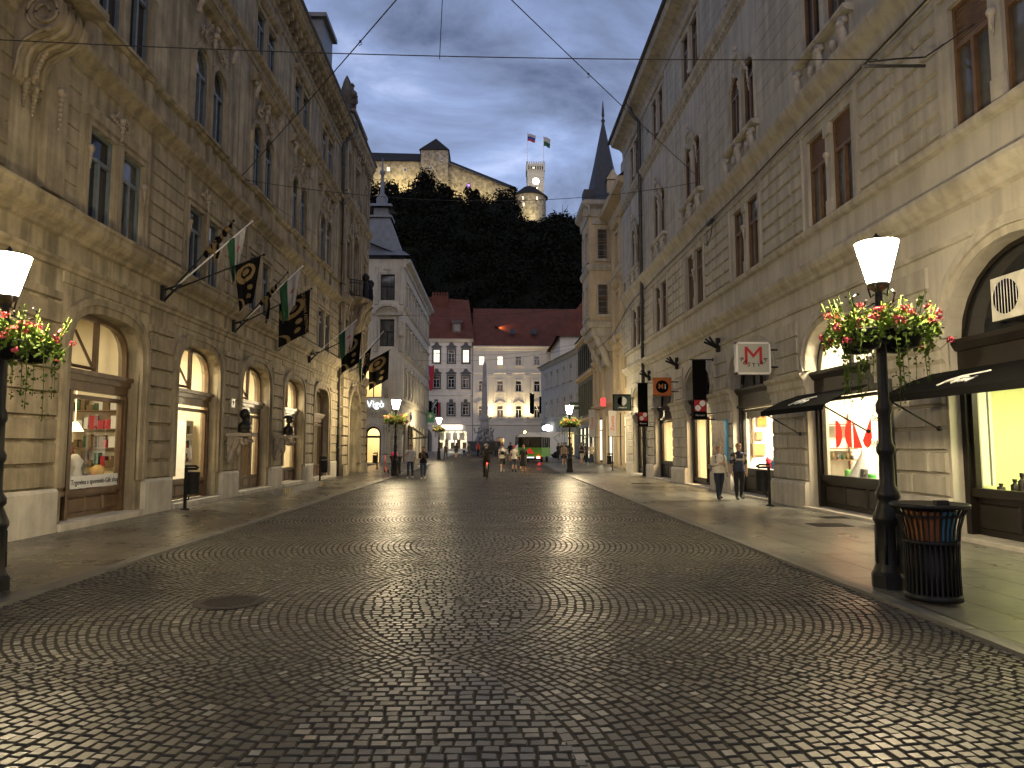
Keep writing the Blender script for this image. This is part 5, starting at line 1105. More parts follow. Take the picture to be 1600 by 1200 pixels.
def make_basket(label):
    t = proto('flower_basket', label, 'flower basket', 'flower baskets on the lamp posts'); g = random.Random(5)
    q = MB()
    for a0 in (0, pi/2, pi, 3*pi/2):
        q.lathe((.30*cos(a0), .30*sin(a0), 2.86), [(.02, -.14), (.15, -.12), (.21, .08), (.21, .10), (.17, .09)], 12)
    q.lathe((0, 0, 2.85), [(.10, -.03), (.36, -.02), (.36, .0), (.10, .0)], 16); q.build('planter', 'iron', t)
    lf = MB(); bl = MB(); st = MB()
    def leaf(p, s):
        d = Vector((g.gauss(0, 1), g.gauss(0, 1), g.gauss(.5, .6))).normalized(); u = d.cross(Vector((g.gauss(0, 1), g.gauss(0, 1), g.gauss(0, 1)))).normalized(); v = d.cross(u); p = Vector(p)
        lf.add([p-u*s, p-u*s*.3+v*s*.8+d*s*.2, p+u*s*.6+v*s*.6, p+u*s, p+u*s*.6-v*s*.6, p-u*s*.3-v*s*.8+d*s*.2], [(0, 1, 2, 3, 4, 5)])
    for k in range(1500):
        a = g.uniform(0, 2*pi); rr_ = .64*sqrt(g.random()); z = 2.92+.30*(1-(rr_/.75)**2)*g.random()**.7-.36*max(0, rr_-.3)*g.random()*1.6+.05*sin(a*5)
        leaf((rr_*cos(a), rr_*sin(a), z), g.uniform(.018, .036))
    for k in range(34):                            # upright sprays
        a = g.uniform(0, 2*pi); rr_ = g.uniform(.15, .62); h = g.uniform(.1, .34); x, y = rr_*cos(a), rr_*sin(a)
        x2, y2 = x*1.25, y*1.25; st.tube([(x, y, 2.95), (x2, y2, 3.05+h)], .006, 4)
        for j in range(9): f = j/9; leaf((x+(x2-x)*f+g.gauss(0, .03), y+(y2-y)*f+g.gauss(0, .03), 2.98+(h+.06)*f), g.uniform(.014, .028))
    for k in range(20):                            # trailing stems
        a = g.uniform(0, 2*pi); rr_ = g.uniform(.3, .62); L = g.uniform(.25, .95); x, y = rr_*cos(a), rr_*sin(a); dx = g.uniform(-.05, .05)
        st.tube([(x, y, 2.85), (x*1.05+dx, y*1.05, 2.85-L*.5), (x*1.05+dx*.3, y*1.05, 2.85-L)], .005, 4)
        for j in range(int(L*42)): f = g.random(); leaf((x*1.05+dx*sin(f*3)+g.gauss(0, .022), y*1.05+g.gauss(0, .022), 2.85-L*f), g.uniform(.014, .026)*(1.1-.4*f))
    for k in range(62):
        a = g.uniform(0, 2*pi); rr_ = g.uniform(.2, .72); z = 3.0+.30*(1-(rr_/.85)**2)*g.random()+g.uniform(-.3, .12)*(rr_/.8)
        p = Vector((rr_*cos(a), rr_*sin(a), z)); st.tube([p*1, (p.x*.85, p.y*.85, z-.1)], .004, 3)
        for j in range(16):
            d = Vector((g.gauss(0, 1), g.gauss(0, 1), g.gauss(.2, .8))).normalized(); c = p+d*g.uniform(.02, .05); u = d.cross(Vector((g.gauss(0, 1), g.gauss(0, 1), 1))).normalized()*.02; v = d.cross(u.normalized())*.016
            bl.add([c-u, c-v+d*.006, c+u, c+v+d*.006], [(0, 1, 2, 3)])
    lf.build('foliage', 'leaf', t); bl.build('blossom', 'petal', t); st.build('stem', 'leaf', t); return t
LP = [(4.6, 8.2, 'nearest street lamp on the right, lit, rising behind the slatted litter bin'), (-5.6, 8.25, 'nearest street lamp on the left edge, lit, with a flower basket'),
      (-5.12, 38.2, 'lit street lamp on the left behind the round bin and scooter'), (4.78, 43.5, 'lit street lamp on the right near the group of strollers'), (-5.15, 70, 'smallest lit street lamp, on the left before the far shop')]
LB = ['lush basket of pink geraniums around the nearest right lamp post', 'geranium basket on the lamp post at the left edge', 'flower basket on the lamp above the scooter', 'round flower basket on the lamp beside the group of strollers', 'smallest flower basket, on the lamp before the far bright shop']
for i, ((x, y, l), b) in enumerate(zip(LP, LB)):
    z = zg(y)+.03
    if i == 0: l0 = place(make_lamp(l), (x, y, z)); b0_ = place(make_basket(b), (x, y, z), .5)
    else: dup(l0, (x, y, z), i*.3, l, sc=.945 if i == 1 else 1); dup(b0_, (x, y, z), i*1.7+.6, b, sc=.945 if i == 1 else 1)
# ---------------------------------------------------------------- litter bins
def make_bin(label):
    t = proto('litter_bin', label, 'litter bin', 'round slatted litter bins'); q = MB(); n = 34
    for k in range(n):
        a = 2*pi*k/n; ca, sa = cos(a), sin(a); prof = [(.255, .07), (.25, .3), (.254, .55), (.272, .76), (.31, .9), (.36, .985)]; vs = []; w_ = .0085
        for r_, z in prof:
            for dr, dt in ((-.006, -w_), (.006, -w_), (.006, w_), (-.006, w_)): vs.append(((r_+dr)*ca-dt*sa, (r_+dr)*sa+dt*ca, z))
        q.add(vs, [(j*4+i, j*4+(i+1) % 4, j*4+4+(i+1) % 4, j*4+4+i) for j in range(5) for i in range(4)])
    q.build('slats', 'iron', t)
    q = MB(); q.lathe((0, 0, 0), [(.24, .03), (.27, .03), (.27, .09), (.24, .1)], 32); q.cut(); q.lathe((0, 0, 0), [(.335, .97), (.372, .97), (.377, 1.0), (.368, 1.015), (.335, 1.01)], 36); q.cut(); q.lathe((0, 0, 0), [(.256, .6), (.266, .6), (.266, .64), (.256, .64)], 32); q.cut(); q.lathe((0, 0, 0), [(.29, .88), (.313, .88), (.313, .9), (.29, .9)], 32); q.k.insert(0, (0, 0)); q.build('rim', 'iron', t)
    q = MB(); q.lathe((0, 0, 0), [(0, .04), (.23, .04), (.23, .58), (.0, .58)], 24); q.build('base_drum', 'iron', t)
    for nm, col, a0 in (('orange', (.24, .085, .02), pi*.5), ('blue', (.05, .18, .30), -pi*.5)):
        q = MB(); q.lathe((0, 0, 0), [(0, .6), (.205, .6), (.25, .94), (0, .945)], 16, a0=a0+.06, a1=a0+pi-.06, smooth=False); q.build('waste_container', mat('bin_'+nm, col, .5, .2, 5), t)
    q = MB(); q.lathe((0, 0, 0), [(.345, 1.0), (.345, .985), (.14, .985), (.14, 1.0)], 24, a0=.1, a1=2*pi-.1); q.box((-.06, -.3, 1.0), (.06, -.22, 1.06)); q.build('lid', 'iron', t)
    return t
bn = place(make_bin('dark slatted round litter bin with orange and blue containers beside the nearest right lamp'), (4.6, 7.42, .034), R(-8))
dup(bn, (-5.32, 40.0, .034), R(5), 'slatted round litter bin beside the orange scooter')
def make_postbin(label):
    t = proto('post_bin', label, 'litter bin', 'small bins hung on posts'); q = MB(); q.box((-.03, -.03, 0), (.03, .03, 1.05)); q.lathe((0, 0, 0), [(.11, 0), (.11, .02), (.05, .04)], 12); q.box((-.025, -.3, 1.0), (.025, .03, 1.06)); q.tube([(0, -.34, 1.05), (0, -.25, 1.1), (0, .03, 1.1)], .03, 6); q.tube([(0, 0, .3), (0, -.08, .24), (0, -.1, .33), (0, -.15, .36)], .018, 6); q.build('post', 'iron', t)
    q = MB(); q.lathe((0, -.2, 0), [(.145, .40), (.155, .43), (.155, .9), (.165, .92), (.165, .95), (.13, .95), (.13, .5), (0, .5)], 20); q.build('bucket', 'iron', t)
    q = MB(); [q.lathe((0, -.2, z), [(.156, 0), (.16, .004), (.16, .02), (.156, .024)], 20) for z in (.48, .86)]; q.build('hoop', 'iron', t); return t
pb = place(make_postbin('black post bin before the pier beside the gift shop arch'), (-7.75, 18.4, .03), R(80))
for x, y, rz, l in ((7.5, 19.15, R(-90), 'black post bin by the second pier, right of the two women'), (-7.75, 32.6, R(75), 'black post bin before the last arch, left of the drainpipe'), (-7.7, 48.4, R(-40), 'black bin at the foot of the balcony building corner'), (7.85, 46.2, R(-90), 'black post bin below the white banners on the right')):
    dup(pb, (x, y, zg(y)+.03), rz, l)
# ---------------------------------------------------------------- covers, drains, stone kerb block
q = MB(); q.lathe((-2.76, 7.75, .0), [(.36, -.02), (.36, .009), (.32, .013), (0, .013)], 32, smooth=False)
for k in range(-6, 7):
    for j in range(-6, 7):
        if k*k+j*j < 30: q.box((-2.76+k*.048-.016, 7.75+j*.048-.016, .012), (-2.76+k*.048+.016, 7.75+j*.048+.016, .017))
tag(q.build('manhole_cover', mat('rusty_iron', (.018, .014, .012), .6, .4, 12, .2, 60, metal=.3)), 'round iron manhole cover set in the cobbles on the left', 'manhole cover')
def drain(x, y, wx, wy, label):
    q = MB(); q.box((x-wx, y-wy, .02), (x+wx, y+wy, .036)); n = int(wx*2/.05)
    for k in range(n): q.box((x-wx+.02+k*.05, y-wy+.02, .034), (x-wx+.04+k*.05, y+wy-.02, .042))
    tag(q.build('drain_grate', 'iron'), label, 'drain', 'iron grates in the pavement')
drain(6.9, 14.5, .38, .3, 'iron grate in the right pavement before the red lettered window'); drain(7.9, 16.0, .45, .2, 'dark grate at the foot of the red lettered shop'); drain(6.4, 30.5, .4, .25, 'small iron grate on the right pavement, farthest off'); drain(-6.1, 27.5, .5, .18, 'iron grate in the left pavement near the striped kerb block')
q = MB(); slab(q, Fr((-6.95, 0, .03), (0, 1, 0), (1, 0, 0)), 0, 0, 0, 0, 0, 0)
q = MB(); q.add([(-7.25, 24.0, .03), (-6.9, 24.0, .03), (-6.9, 29.6, .03), (-7.25, 29.6, .03), (-7.25, 24.1, .2), (-6.93, 24.1, .2), (-6.93, 29.6, .2), (-7.25, 29.6, .2)], [(4, 5, 6, 7), (0, 1, 5, 4), (1, 2, 6, 5), (2, 3, 7, 6), (3, 0, 4, 7)])
kb = thing('kerb_block', (-7.1, 26.8, .03), 'low stone kerb block with yellow and black striped ends before the busts', 'kerb block'); q.build('block', 'kerb', kb)
q = MB()
for y0 in (24.14, 24.4, 24.66, 29.0, 29.26): q.add([(-6.888, y0, .04), (-6.888, y0+.13, .04), (-6.918, y0+.22, .198), (-6.918, y0+.09, .198)], [(0, 1, 2, 3)])
q.build('yellow_stripe', mat('worn_yellow_paint', (.45, .32, .04), .7, .5, 14), kb)
# ---------------------------------------------------------------- busts on scrolled consoles
def bust(y, label, hat, beard):
    t = thing('bust', (-7.75, y, 2.0), label, 'bust', 'bronze busts on the wall'); M.setdefault('bronze', mat('dark_bronze', (.022, .02, .017), .45, .4, 8, .2, 40, metal=.6)); q = MB(); x = -7.72; z = 2.05
    q.blob((x, y, z+.17), .2, .27, .2, 14); q.lathe((x, y, z), [(.24, 0), (.25, .08), (.2, .2), (.1, .34), (.085, .42)], 14, sx=.8); q.blob((x+.02, y, z+.55), .125, .105, .15, 14); q.blob((x+.14, y, z+.53), .03, .025, .04); q.blob((x+.1, y, z+.47), .05, .06, .04)
    if beard: q.blob((x+.08, y, z+.4), .08, .09, .14, 10); q.blob((x-.02, y, z+.58), .16, .15, .17, 12)
    if hat: q.lathe((x-.01, y, z+.62), [(.2, 0), (.21, .03), (.17, .06), (.13, .1), (.1, .12), (0, .13)], 16)
    q.build('figure', 'bronze', t)
    c = thing('wall_console', (-8.1, y, 1.2), 'scrolled stone console carrying '+('the capped bust' if hat else 'the bearded bust'), 'console', 'stone consoles under the busts'); q = MB(); q.box((-8.25, y-.32, 1.93), (-7.42, y+.32, 2.03)); 
    for d in (-.2, .2): q.tube([(-7.62, y+d, 1.84), (-7.55, y+d, 1.76), (-7.62, y+d, 1.68), (-7.74, y+d, 1.74), (-7.72, y+d, 1.86), (-7.9, y+d, 1.9), (-7.98, y+d, 1.6), (-8.08, y+d, 1.3), (-8.16, y+d, 1.16)], .07, 7)
    q.add([(-8.25, y-.2, 1.1), (-8.25, y+.2, 1.1), (-8.25, y+.2, 1.93), (-8.25, y-.2, 1.93), (-8.1, y-.2, 1.1), (-8.1, y+.2, 1.1), (-7.75, y+.2, 1.93), (-7.75, y-.2, 1.93)], [(4, 5, 6, 7), (0, 1, 5, 4), (1, 2, 6, 5), (3, 0, 4, 7), (2, 3, 7, 6)]); q.blob((-7.9, y, 1.55), .1, .12, .22); q.build('console', 'carving', c)
bust(22.5, 'dark bronze bearded bust on a wall console left of the oak door', False, True); bust(27.3, 'dark bronze bust in a flat cap on a wall console right of the oak door', True, False)
q = MB(); q.box((-8.22, 22.55, 2.85), (-8.17, 22.85, 3.12)); t = thing('house_number', (-8.2, 22.7, 2.85), 'small white house number plate above the left bust', 'number plate'); q.build('plate', 'white_paint', t); text('9', .2, mx3((-8.163, 22.7, 2.985), (0, 1, 0), (0, 0, 1)), 'green_cloth', 'numeral', t)
# ---------------------------------------------------------------- flags on brackets
def circle(u, v, cu, cv, r, asp): return ((u-cu)**2+((v-cv)*asp)**2) < r*r
def fest(u, v):
    asp = 2.0
    if circle(u, v, .42, .24, .15, asp): return 1
    if circle(u, v, .45, .25, .25, asp): return 0
    if circle(u, v, .42, .27, .42, asp) and u < .86: return 1
    if circle(u, v, .66, .62, .12, asp) or circle(u, v, .62, .82, .11, asp): return 1
    if circle(u, v, -.1, .98, .5, asp) and not circle(u, v, -.22, .98, .5, asp): return 1
    return 0
def city(u, v):
    u = u**.75
    if circle(u, v, .72, .42, .1, 2.2): return 4
    return 2 if u < .5 else 3
def flag(base, tip_, t0, t1, H, fn, label, seed, gather=.12, grp='flags on poles over the left shopfronts', furl=False, wave=.06):
    P0, P1 = Vector(base), Vector(tip_); t = thing('flag_pole', base, label, 'flag', grp); q = MB(); q.tube([P0, P1], .022, 7, r1=.016); q.blob(P1, .035); q.build('pole', 'white_paint' if fn is city else 'iron', t)
    A_, B_ = P0.lerp(P1, t0), P0.lerp(P1, t1); U = B_-A_; hu = Vector((U.x, U.y, 0)).normalized(); nrm = Vector((-hu.y, hu.x, 0)); nu, nv = 44, 76; q = MB(); ph = seed*1.7
    if furl:
        for k in range(9):
            f = k/8; c = A_.lerp(B_, f); q.blob(c+Vector((0, 0, -.06)), .07+.03*sin(k*2.1), .07, .1, 7, m=k % 2, j=.2)
        q.tube([A_.lerp(B_, .3), A_.lerp(B_, .3)+Vector((.03, 0, -.3)), A_.lerp(B_, .35)+Vector((.0, 0, -H))], .07, 6, m=1, r1=.03); q.tube([A_.lerp(B_, .35), A_.lerp(B_, .4)+Vector((.03, .05, -.3)), A_.lerp(B_, .45)+Vector((.0, 0, -H*.9))], .08, 6, m=0, r1=.04)
    else:
        W0 = U.length
        for j in range(nv+1):
            v = j/nv
            for i in range(nu+1):
                u = i/nu; g_ = gather*v; uu = u*(1-g_)+g_*.5
                p = A_+U*u*(1-v*.75)+hu*(W0*.82*uu)*(v*.75)+hu*0; p = A_.lerp(B_, u); p = p+Vector((0, 0, -H*v)); p += hu*W0*.82*(uu-u)
                p += nrm*(wave*(.35+v)*(sin(u*9+ph+v*2)+.5*sin(u*17+ph*2-v*3))); q.v.append(tuple(p))
        for j in range(nv):
            for i in range(nu): a = j*(nu+1)+i; q.f.append((a, a+1, a+nu+2, a+nu+1)); q.m.append(fn((i+.5)/nu, (j+.5)/nv)); q.sm.append(True)
    q.build('flag_cloth', ['black_cloth', 'gold_cloth', 'green_cloth', 'white_cloth', 'red_cloth'], t); return t
S1, S2, S3, S4 = (-8.0, 17.7, 5.5), (-8.0, 22.6, 5.5), (-8.0, 32.0, 5.7), (-7.9, 38.9, 5.6)
flag(S1, (-6.70, 18.2, 7.46), .55, .95, .55, fest, 'furled black and gold flag wound round the first pole', 1, furl=True)
flag(S1, (-6.26, 18.3, 7.48), .68, .93, 1.1, city, 'green and white flag hanging limp over the first black banner', 2, .6, wave=.08)
flag(S1, (-5.86, 18.1, 6.54), .68, .96, 1.15, fest, 'black flag with big gold ring, nearest of the wall flags', 3, .45)
flag(S2, (-6.55, 22.6, 7.18), .45, .75, .9, fest, 'black and gold flag furled narrow beside the lettered banner', 4, furl=True)
flag(S2, (-6.09, 22.63, 7.4), .62, .97, 1.2, city, 'green and white city flag spread over the lettered banner', 5, .4)
f2 = flag(S2, (-5.85, 22.88, 6.72), .54, .98, 1.4, fest, 'black festival flag with gold discs and gold lettering along its edge', 6, .04, wave=.025)
text('LJUBLJANA FESTIVAL.SI', .135, mx3((-5.99, 22.72, 5.87), (.12, 0, -1), (1, .13, .12)), 'gold_cloth', 'lettering', f2, .003, font_off=.002)
flag(S3, (-6.14, 32.07, 7.32), .58, .97, 1.2, city, 'green and white flag near the drainpipe', 7, .3)
flag(S3, (-5.81, 32.21, 6.85), .52, .95, 1.4, fest, 'black flag with gold ring near the drainpipe', 8, .2)
flag(S4, (-6.17, 38.89, 7.5), .4, .75, 1.2, fest, 'narrow black and gold flag by the rusticated portal', 9, .4)
flag(S4, (-5.96, 38.83, 7.89), .3, .5, 1.3, city, 'limp green and white flag by the rusticated portal', 10, .5)
flag(S4, (-5.6, 39.0, 6.9), .5, .98, 1.6, fest, 'farthest black flag with gold rings, before the corner house', 11, .05)
for k, (x, y, z) in enumerate((S1, S2, (-8.0, 27.2, 5.5), S3, S4)):
    q = MB(); q.box((-8.24, y-.07, z-.35), (-8.15, y+.07, z+.12)); q.tube([(-8.2, y, z-.3), (-7.95, y, z-.02), (-7.75, y, z+.16)], .03, 5); q.tube([(-8.2, y, z), (-7.75, y, z+.16)], .03, 5); q.tube([(-7.95, y-.15, z), (-7.95, y+.15, z)], .025, 5)
    tag(q.build('flag_bracket', 'iron' if k != 2 else 'stone_ochre'), ['iron flag bracket carrying the nearest black flag', 'iron flag bracket carrying the lettered festival flag', 'empty flag bracket between the second and third flag groups', 'iron flag bracket just before the drainpipe', 'iron flag bracket on the balcony building'][k], 'flag bracket', 'flag brackets on the left ledge')
for k, y in enumerate((25.1, 30.8, 36.3)):         # empty brackets on the right wall
    q = MB(); q.box((8.05, y-.05, 4.98), (8.19, y+.05, 5.5)); q.tube([(8.1, y, 5.15), (7.62, y-.03, 5.35)], .045, 6); q.tube([(8.1, y, 5.12), (7.75, y-.22, 5.5)], .045, 6); q.tube([(8.1, y, 5.12), (7.75, y+.22, 5.5)], .045, 6)
    tag(q.build('flag_bracket', 'iron'), ['empty iron flag bracket above the white square sign', 'empty iron flag bracket above the nearer black banner', 'empty iron flag bracket by the right drainpipe'][k], 'flag bracket', 'empty flag brackets on the right wall')
# ---------------------------------------------------------------- signs, banners, awnings on the right
def box_sign(y, z, w_, h_, m_, label, x1=8.0, th=.16, frame='white_paint'):
    t = thing('shop_sign', (x1, y, z), label, 'sign'); q = MB(); xa, xb = x1-w_, x1; q.box((xa, y-th/2, z-h_/2), (xb, y+th/2, z+h_/2)); q.build('panel', m_, t)
    q = MB()
    for a, b, c, d in ((xa-.02, xb+.02, z+h_/2-.03, z+h_/2+.02), (xa-.02, xb+.02, z-h_/2-.02, z-h_/2+.03), (xa-.02, xa+.03, z-h_/2-.02, z+h_/2+.02), (xb-.03, xb+.02, z-h_/2-.02, z+h_/2+.02)): q.box((a, y-th/2-.012, c), (b, y+th/2+.012, d))
    q.build('frame', frame, t); q = MB()
    for dz in (h_*.28, -h_*.28): q.cut(); q.tube([(xb, y, z+dz), (8.19, y, z+dz)], .025, 6)
    q.build('mount', 'iron', t); return t, (xa+xb)/2, y-th/2-.006
t, cx_, yy_ = box_sign(19.9, 4.12, .95, .88, mat('sign_grey', (.36, .37, .33), .4, .06, 3), 'white square sign with a big red M over curved dark lettering', x1=7.9)
text('M', .74, mx3((cx_, yy_, 4.16), (1, 0, 0), (0, 0, 1)), 'red_cloth', 'emblem', t, sx=1.05)
for k, chh in enumerate('RESTIKA'):
    a = R(-62+k*124/6); text(chh, .17, mx3((cx_+.39*sin(a), yy_-.006, 4.24-.33*cos(a)), (cos(a), 0, sin(a)), (-sin(a), 0, cos(a))), 'black_cloth', 'lettering', t)
t, cx_, yy_ = box_sign(30.7, 4.2, .76, .76, mat('sign_orange', (.45, .12, .012), .4, .06, 3), 'orange square sign with a black disc lettered in white and orange', x1=7.8, frame=mat('sign_orange_edge', (.35, .09, .01), .5, .05))
q = MB(); q.lathe((cx_, yy_, 4.2), [(.28, 0), (.28, -.004)], 24, axis='y'); q.build('disc', 'black_cloth', t); text('M', .3, mx3((cx_-.06, yy_-.012, 4.2), (1, 0, 0), (0, 0, 1)), mat('sign_orange_letter', (.45, .14, .02), .5, 0), 'lettering', t, font_off=.008); text('i', .3, mx3((cx_+.13, yy_-.012, 4.2), (1, 0, 0), (0, 0, 1)), 'white_paint', 'lettering', t, font_off=.008)
t, cx_, yy_ = box_sign(40.4, 4.1, 1.0, .9, mat('sign_green', (.012, .025, .018), .4, .06, 3), 'dark green square sign with a white half striped circle', x1=7.95, frame='black_cloth')
q = MB(); q.lathe((cx_, yy_-.004, 4.18), [(.27, 0), (.24, 0)], 28, axis='y')
for k in range(7):
    z = 4.18-.22+k*.073; h = sqrt(max(.25**2-(z-4.18)**2, 0)); q.box((cx_, yy_-.008, z-.02), (cx_+h, yy_-.002, z+.02))
q.build('emblem', 'white_paint', t); text('LAMBERTO', .1, mx3((cx_, yy_-.006, 3.8), (1, 0, 0), (0, 0, 1)), 'white_paint', 'lettering', t)
def banner(y, label, z0=2.6, z1=4.8, w_=.5, big=True):
    x1 = 7.88; t = thing('hanging_banner', (x1, y, z0), label, 'banner', 'black banners on the right'); q = MB(); q.box((x1-w_, y-.012, z0), (x1, y+.012, z1)); q.build('cloth', 'black_cloth', t)
    q = MB(); [(q.cut(), q.tube([(x1-w_-.08, y, z), (8.15, y, z)], .022, 6), q.box((8.13, y-.05, z-.06), (8.19, y+.05, z+.06))) for z in (z0, z1)]; q.build('rod', 'iron', t)
    c = x1-w_/2; yb = y-.018; z = z0+.5; q = MB(); q.box((c-.21, yb-.002, z-.21), (c+.21, yb+.006, z+.21)); q.build('red_square', 'red_cloth', t)
    q = MB(); yb -= .006
    for x, dz in ((-.08, -.08), (.09, .09)):
        q.lathe((c+x, yb, z+dz), [(.105, 0), (.105, -.003)], 18, axis='y'); q.add([(c+x, yb-.004, z+dz-.13), (c+x+.12, yb-.004, z+dz+.0), (c+x+.02, yb-.004, z+dz+.08), (c+x-.1, yb-.004, z+dz-.04)], [(0, 1, 2, 3)])
    q.build('emblem', 'white_paint', t); text('Mercator', .09, mx3((c, yb, z0+.15), (1, 0, 0), (0, 0, 1)), 'white_paint', 'lettering', t)
banner(25.8, 'tall black banner with red square, nearer of two, over the shop door'); banner(35.6, 'tall black banner with red square, farther of two, by the drainpipe')
def wbanner(y, s_, label, x1=8.2, w_=.52, z0=2.24, z1=3.95):
    t = thing('white_banner', (x1, y, z0), label, 'banner', 'white vertical shop banners'); q = MB(); q.box((x1-w_, y-.012, z0), (x1, y+.012, z1)); q.build('cloth', 'white_cloth', t)
    q = MB(); [(q.cut(), q.tube([(x1-w_-.05, y, z), (8.6, y, z)], .02, 6)) for z in (z0, z1)]; q.build('rod', 'iron', t); text(s_, .34, mx3((x1-w_/2, y-.018, (z0+z1)/2), (0, 0, 1), (-1, 0, 0)), 'red_cloth', 'lettering', t)
wbanner(46.5, 'Zootta', 'white vertical banner lettered in red, nearer of two beyond the green sign'); wbanner(56.0, 'Olivina', 'white vertical banner lettered in red, farther of two by the oriel', z0=2.3, z1=4.5)
t = thing('shop_sign', (8.2, 51.5, 4.6), 'small lit red sign between the white banners', 'sign'); q = MB(); q.box((7.95, 51.45, 4.5), (8.3, 51.55, 5.1)); q.build('panel', emat('lit_red_sign', (1, .05, .05), 1.2), t)
t = thing('street_sign', (7.4, 76, 5.2), 'dark green and white striped sign on the iron fronted house', 'sign'); q = MB(); q.box((7.9, 71.6, 5.3), (9.0, 71.68, 6.0)); q.build('panel', mat('sign_dark_green', (.015, .07, .04), .5, .1), t); q = MB(); q.box((7.92, 71.57, 5.58), (8.98, 71.6, 5.72)); q.build('stripe', 'white_paint', t)
t = thing('pharmacy_sign', (-7.3, 83, 4.6), 'small green projecting sign with white cross on the far left house', 'sign'); q = MB(); q.box((-7.55, 83, 4.3), (-6.7, 83.12, 5.5)); q.build('panel', mat('sign_bright_green', (.02, .22, .08), .5, .1), t); q = MB(); q.box((-7.2, 82.96, 4.8), (-7.05, 83, 5.3)); q.box((-7.35, 82.96, 4.98), (-6.9, 83, 5.12)); q.build('cross', 'white_paint', t)
def awning(c, hw, label):
    t = thing('awning', (8.0, c, 3), label, 'awning', 'black fabric shop awnings'); q = MB(); y0, y1 = c-hw, c+hw
    P = [(7.98, 2.94), (7.55, 2.80), (6.98, 2.52)]
    q.add([(x, y, z) for y in (y0, y1) for x, z in P]+[(6.98, y0, 2.40), (6.98, y1, 2.40)], [(0, 1, 4, 3), (1, 2, 5, 4), (2, 6, 7, 5)]); n_ = len(q.v)
    q.add([(x+.012, y, z-.02) for y in (y0, y1) for x, z in P], [(0, 3, 4, 1), (1, 4, 5, 2)]); q.build('canopy', 'black_cloth', t)
    q = MB(); q.tube([(7.98, y0, 2.96), (7.98, y1, 2.96)], .06, 8); q.tube([(6.98, y0, 2.5), (6.98, y1, 2.5)], .022, 6)
    for y in (y0+.08, y1-.08): q.cut(); q.tube([(7.0, y, 2.5), (7.95, y, 1.95)], .018, 6); q.blob((7.97, y, 1.95), .05)
    q.build('arm', 'iron', t)
    q = MB(); d = Vector((6.98-7.55, 0, 2.52-2.80)).normalized(); nn = Vector((-d.z, 0, d.x)); nn = nn if nn.z > 0 else -nn    # white brushed script on the slope
    def pt(a, b): p = Vector((7.5, c, 2.775))+d*b+Vector((0, -a, 0))+nn*.012; return p
    for st_ in ([(-.38, .4), (-.28, .2), (-.1, .1), (.1, .08), (.42, .03)], [(-.3, .3), (-.1, .18), (.1, .16)], [(-.1, .34), (-.05, .22), (.02, .3), (-.06, .38)], [(.08, .36), (.12, .22), (.16, .34), (.21, .22), (.25, .34), (.34, .2), (.3, .4)]): q.tube([pt(a, b) for a, b in st_], .014, 4)
    q.build('script', 'white_paint', t)
awning(RC[2], 1.75, 'black awning with white script over the red lettered shop window'); awning(RC[1], 1.75, 'black awning with white script at the right edge, nearest')
t = thing('air_conditioner', (8.4, 10.6, 3.7), 'white air conditioning unit with round fan grille in the nearest arch', 'air conditioner'); q = MB(); fbox(q, FR, 10.15, 11.25, 3.66, 4.36, -.3, .02); q.build('casing', mat('dirty_white_casing', (.5, .48, .42), .5, .3, 4), t)
q = MB(); fa = Fr((XR-.02, 0, 0), (0, 1, 0), (-1, 0, 0)); q.lathe((XR-.02, 10.92, 4.02), [(.28, -.008), (.27, -.012), (0, -.012)], 24, axis='x'); q.build('fan', 'black_cloth', t)
q = MB(); [q.tube([(XR-.045, 10.92+d, 4.02-sqrt(.29**2-d*d)), (XR-.045, 10.92+d, 4.02+sqrt(.29**2-d*d))], .006, 4) for d in np.linspace(-.26, .26, 9)]; q.build('grille', 'white_paint', t); q = MB(); q.box((XR-.03, 10.25, 4.22), (XR-.015, 10.42, 4.32)); q.build('blue_plate', 'blue_cloth', t)
# red window letters: plain cut shapes in the display window
DW = RC[2]; n_ = .32; px_ = XR+n_-.0
t = thing('window_lettering', (px_, DW, 1.7), 'large red cut-out letter shapes on the shop window under the awning', 'window lettering')
def dec(pts, nm='red_shape', m_='red_vinyl', off=0): q = MB(); k = len(pts); q.add([(px_-.02-off, y, z) for y, z in pts], [tuple(range(k))]); q.build(nm, m_, t)
M['red_vinyl'] = mat('red_vinyl', (.75, .012, .012), .4, 0); t_ = M['red_vinyl'].node_tree; tl = t_.nodes.new('ShaderNodeBsdfTranslucent'); tl.inputs[0].default_value = (.85, .02, .015, 1); mxn = t_.nodes.new('ShaderNodeMixShader'); mxn.inputs[0].default_value = .8
t_.links.new(t_.nodes['Principled BSDF'].outputs[0], mxn.inputs[1]); t_.links.new(tl.outputs[0], mxn.inputs[2]); t_.links.new(mxn.outputs[0], t_.nodes['Material Output'].inputs[0]); yR = DW+.86; zc = 1.93; h2 = .34
arc = lambda cy_, sg, a0, a1, n=14: [(cy_+sg*.33*cos(a0+(a1-a0)*i/n), zc+h2*sin(a0+(a1-a0)*i/n)) for i in range(n+1)]
dec(arc(yR, -1, -pi/2, pi/2)); dec(arc(yR-.78, 1, -pi/2, pi/2)); dec([(yR-.85, zc-h2), (yR-.85, zc+h2), (yR-1.25, zc-h2)]); dec([(yR-1.27, zc-h2*.5), (yR-1.66, zc+h2*1.05), (yR-1.68, zc-h2*.3), (yR-1.6, zc-h2*.85), (yR-1.48, zc-h2), (yR-1.35, zc-h2*.85)])
for s_, z in (('Design', 2.25), ('Ljubljana', 1.72)): text(s_, .2, mx3((px_-.04, DW-1.15, z), (0, -1, 0), (0, 0, 1)), 'zinc', 'lettering', t)
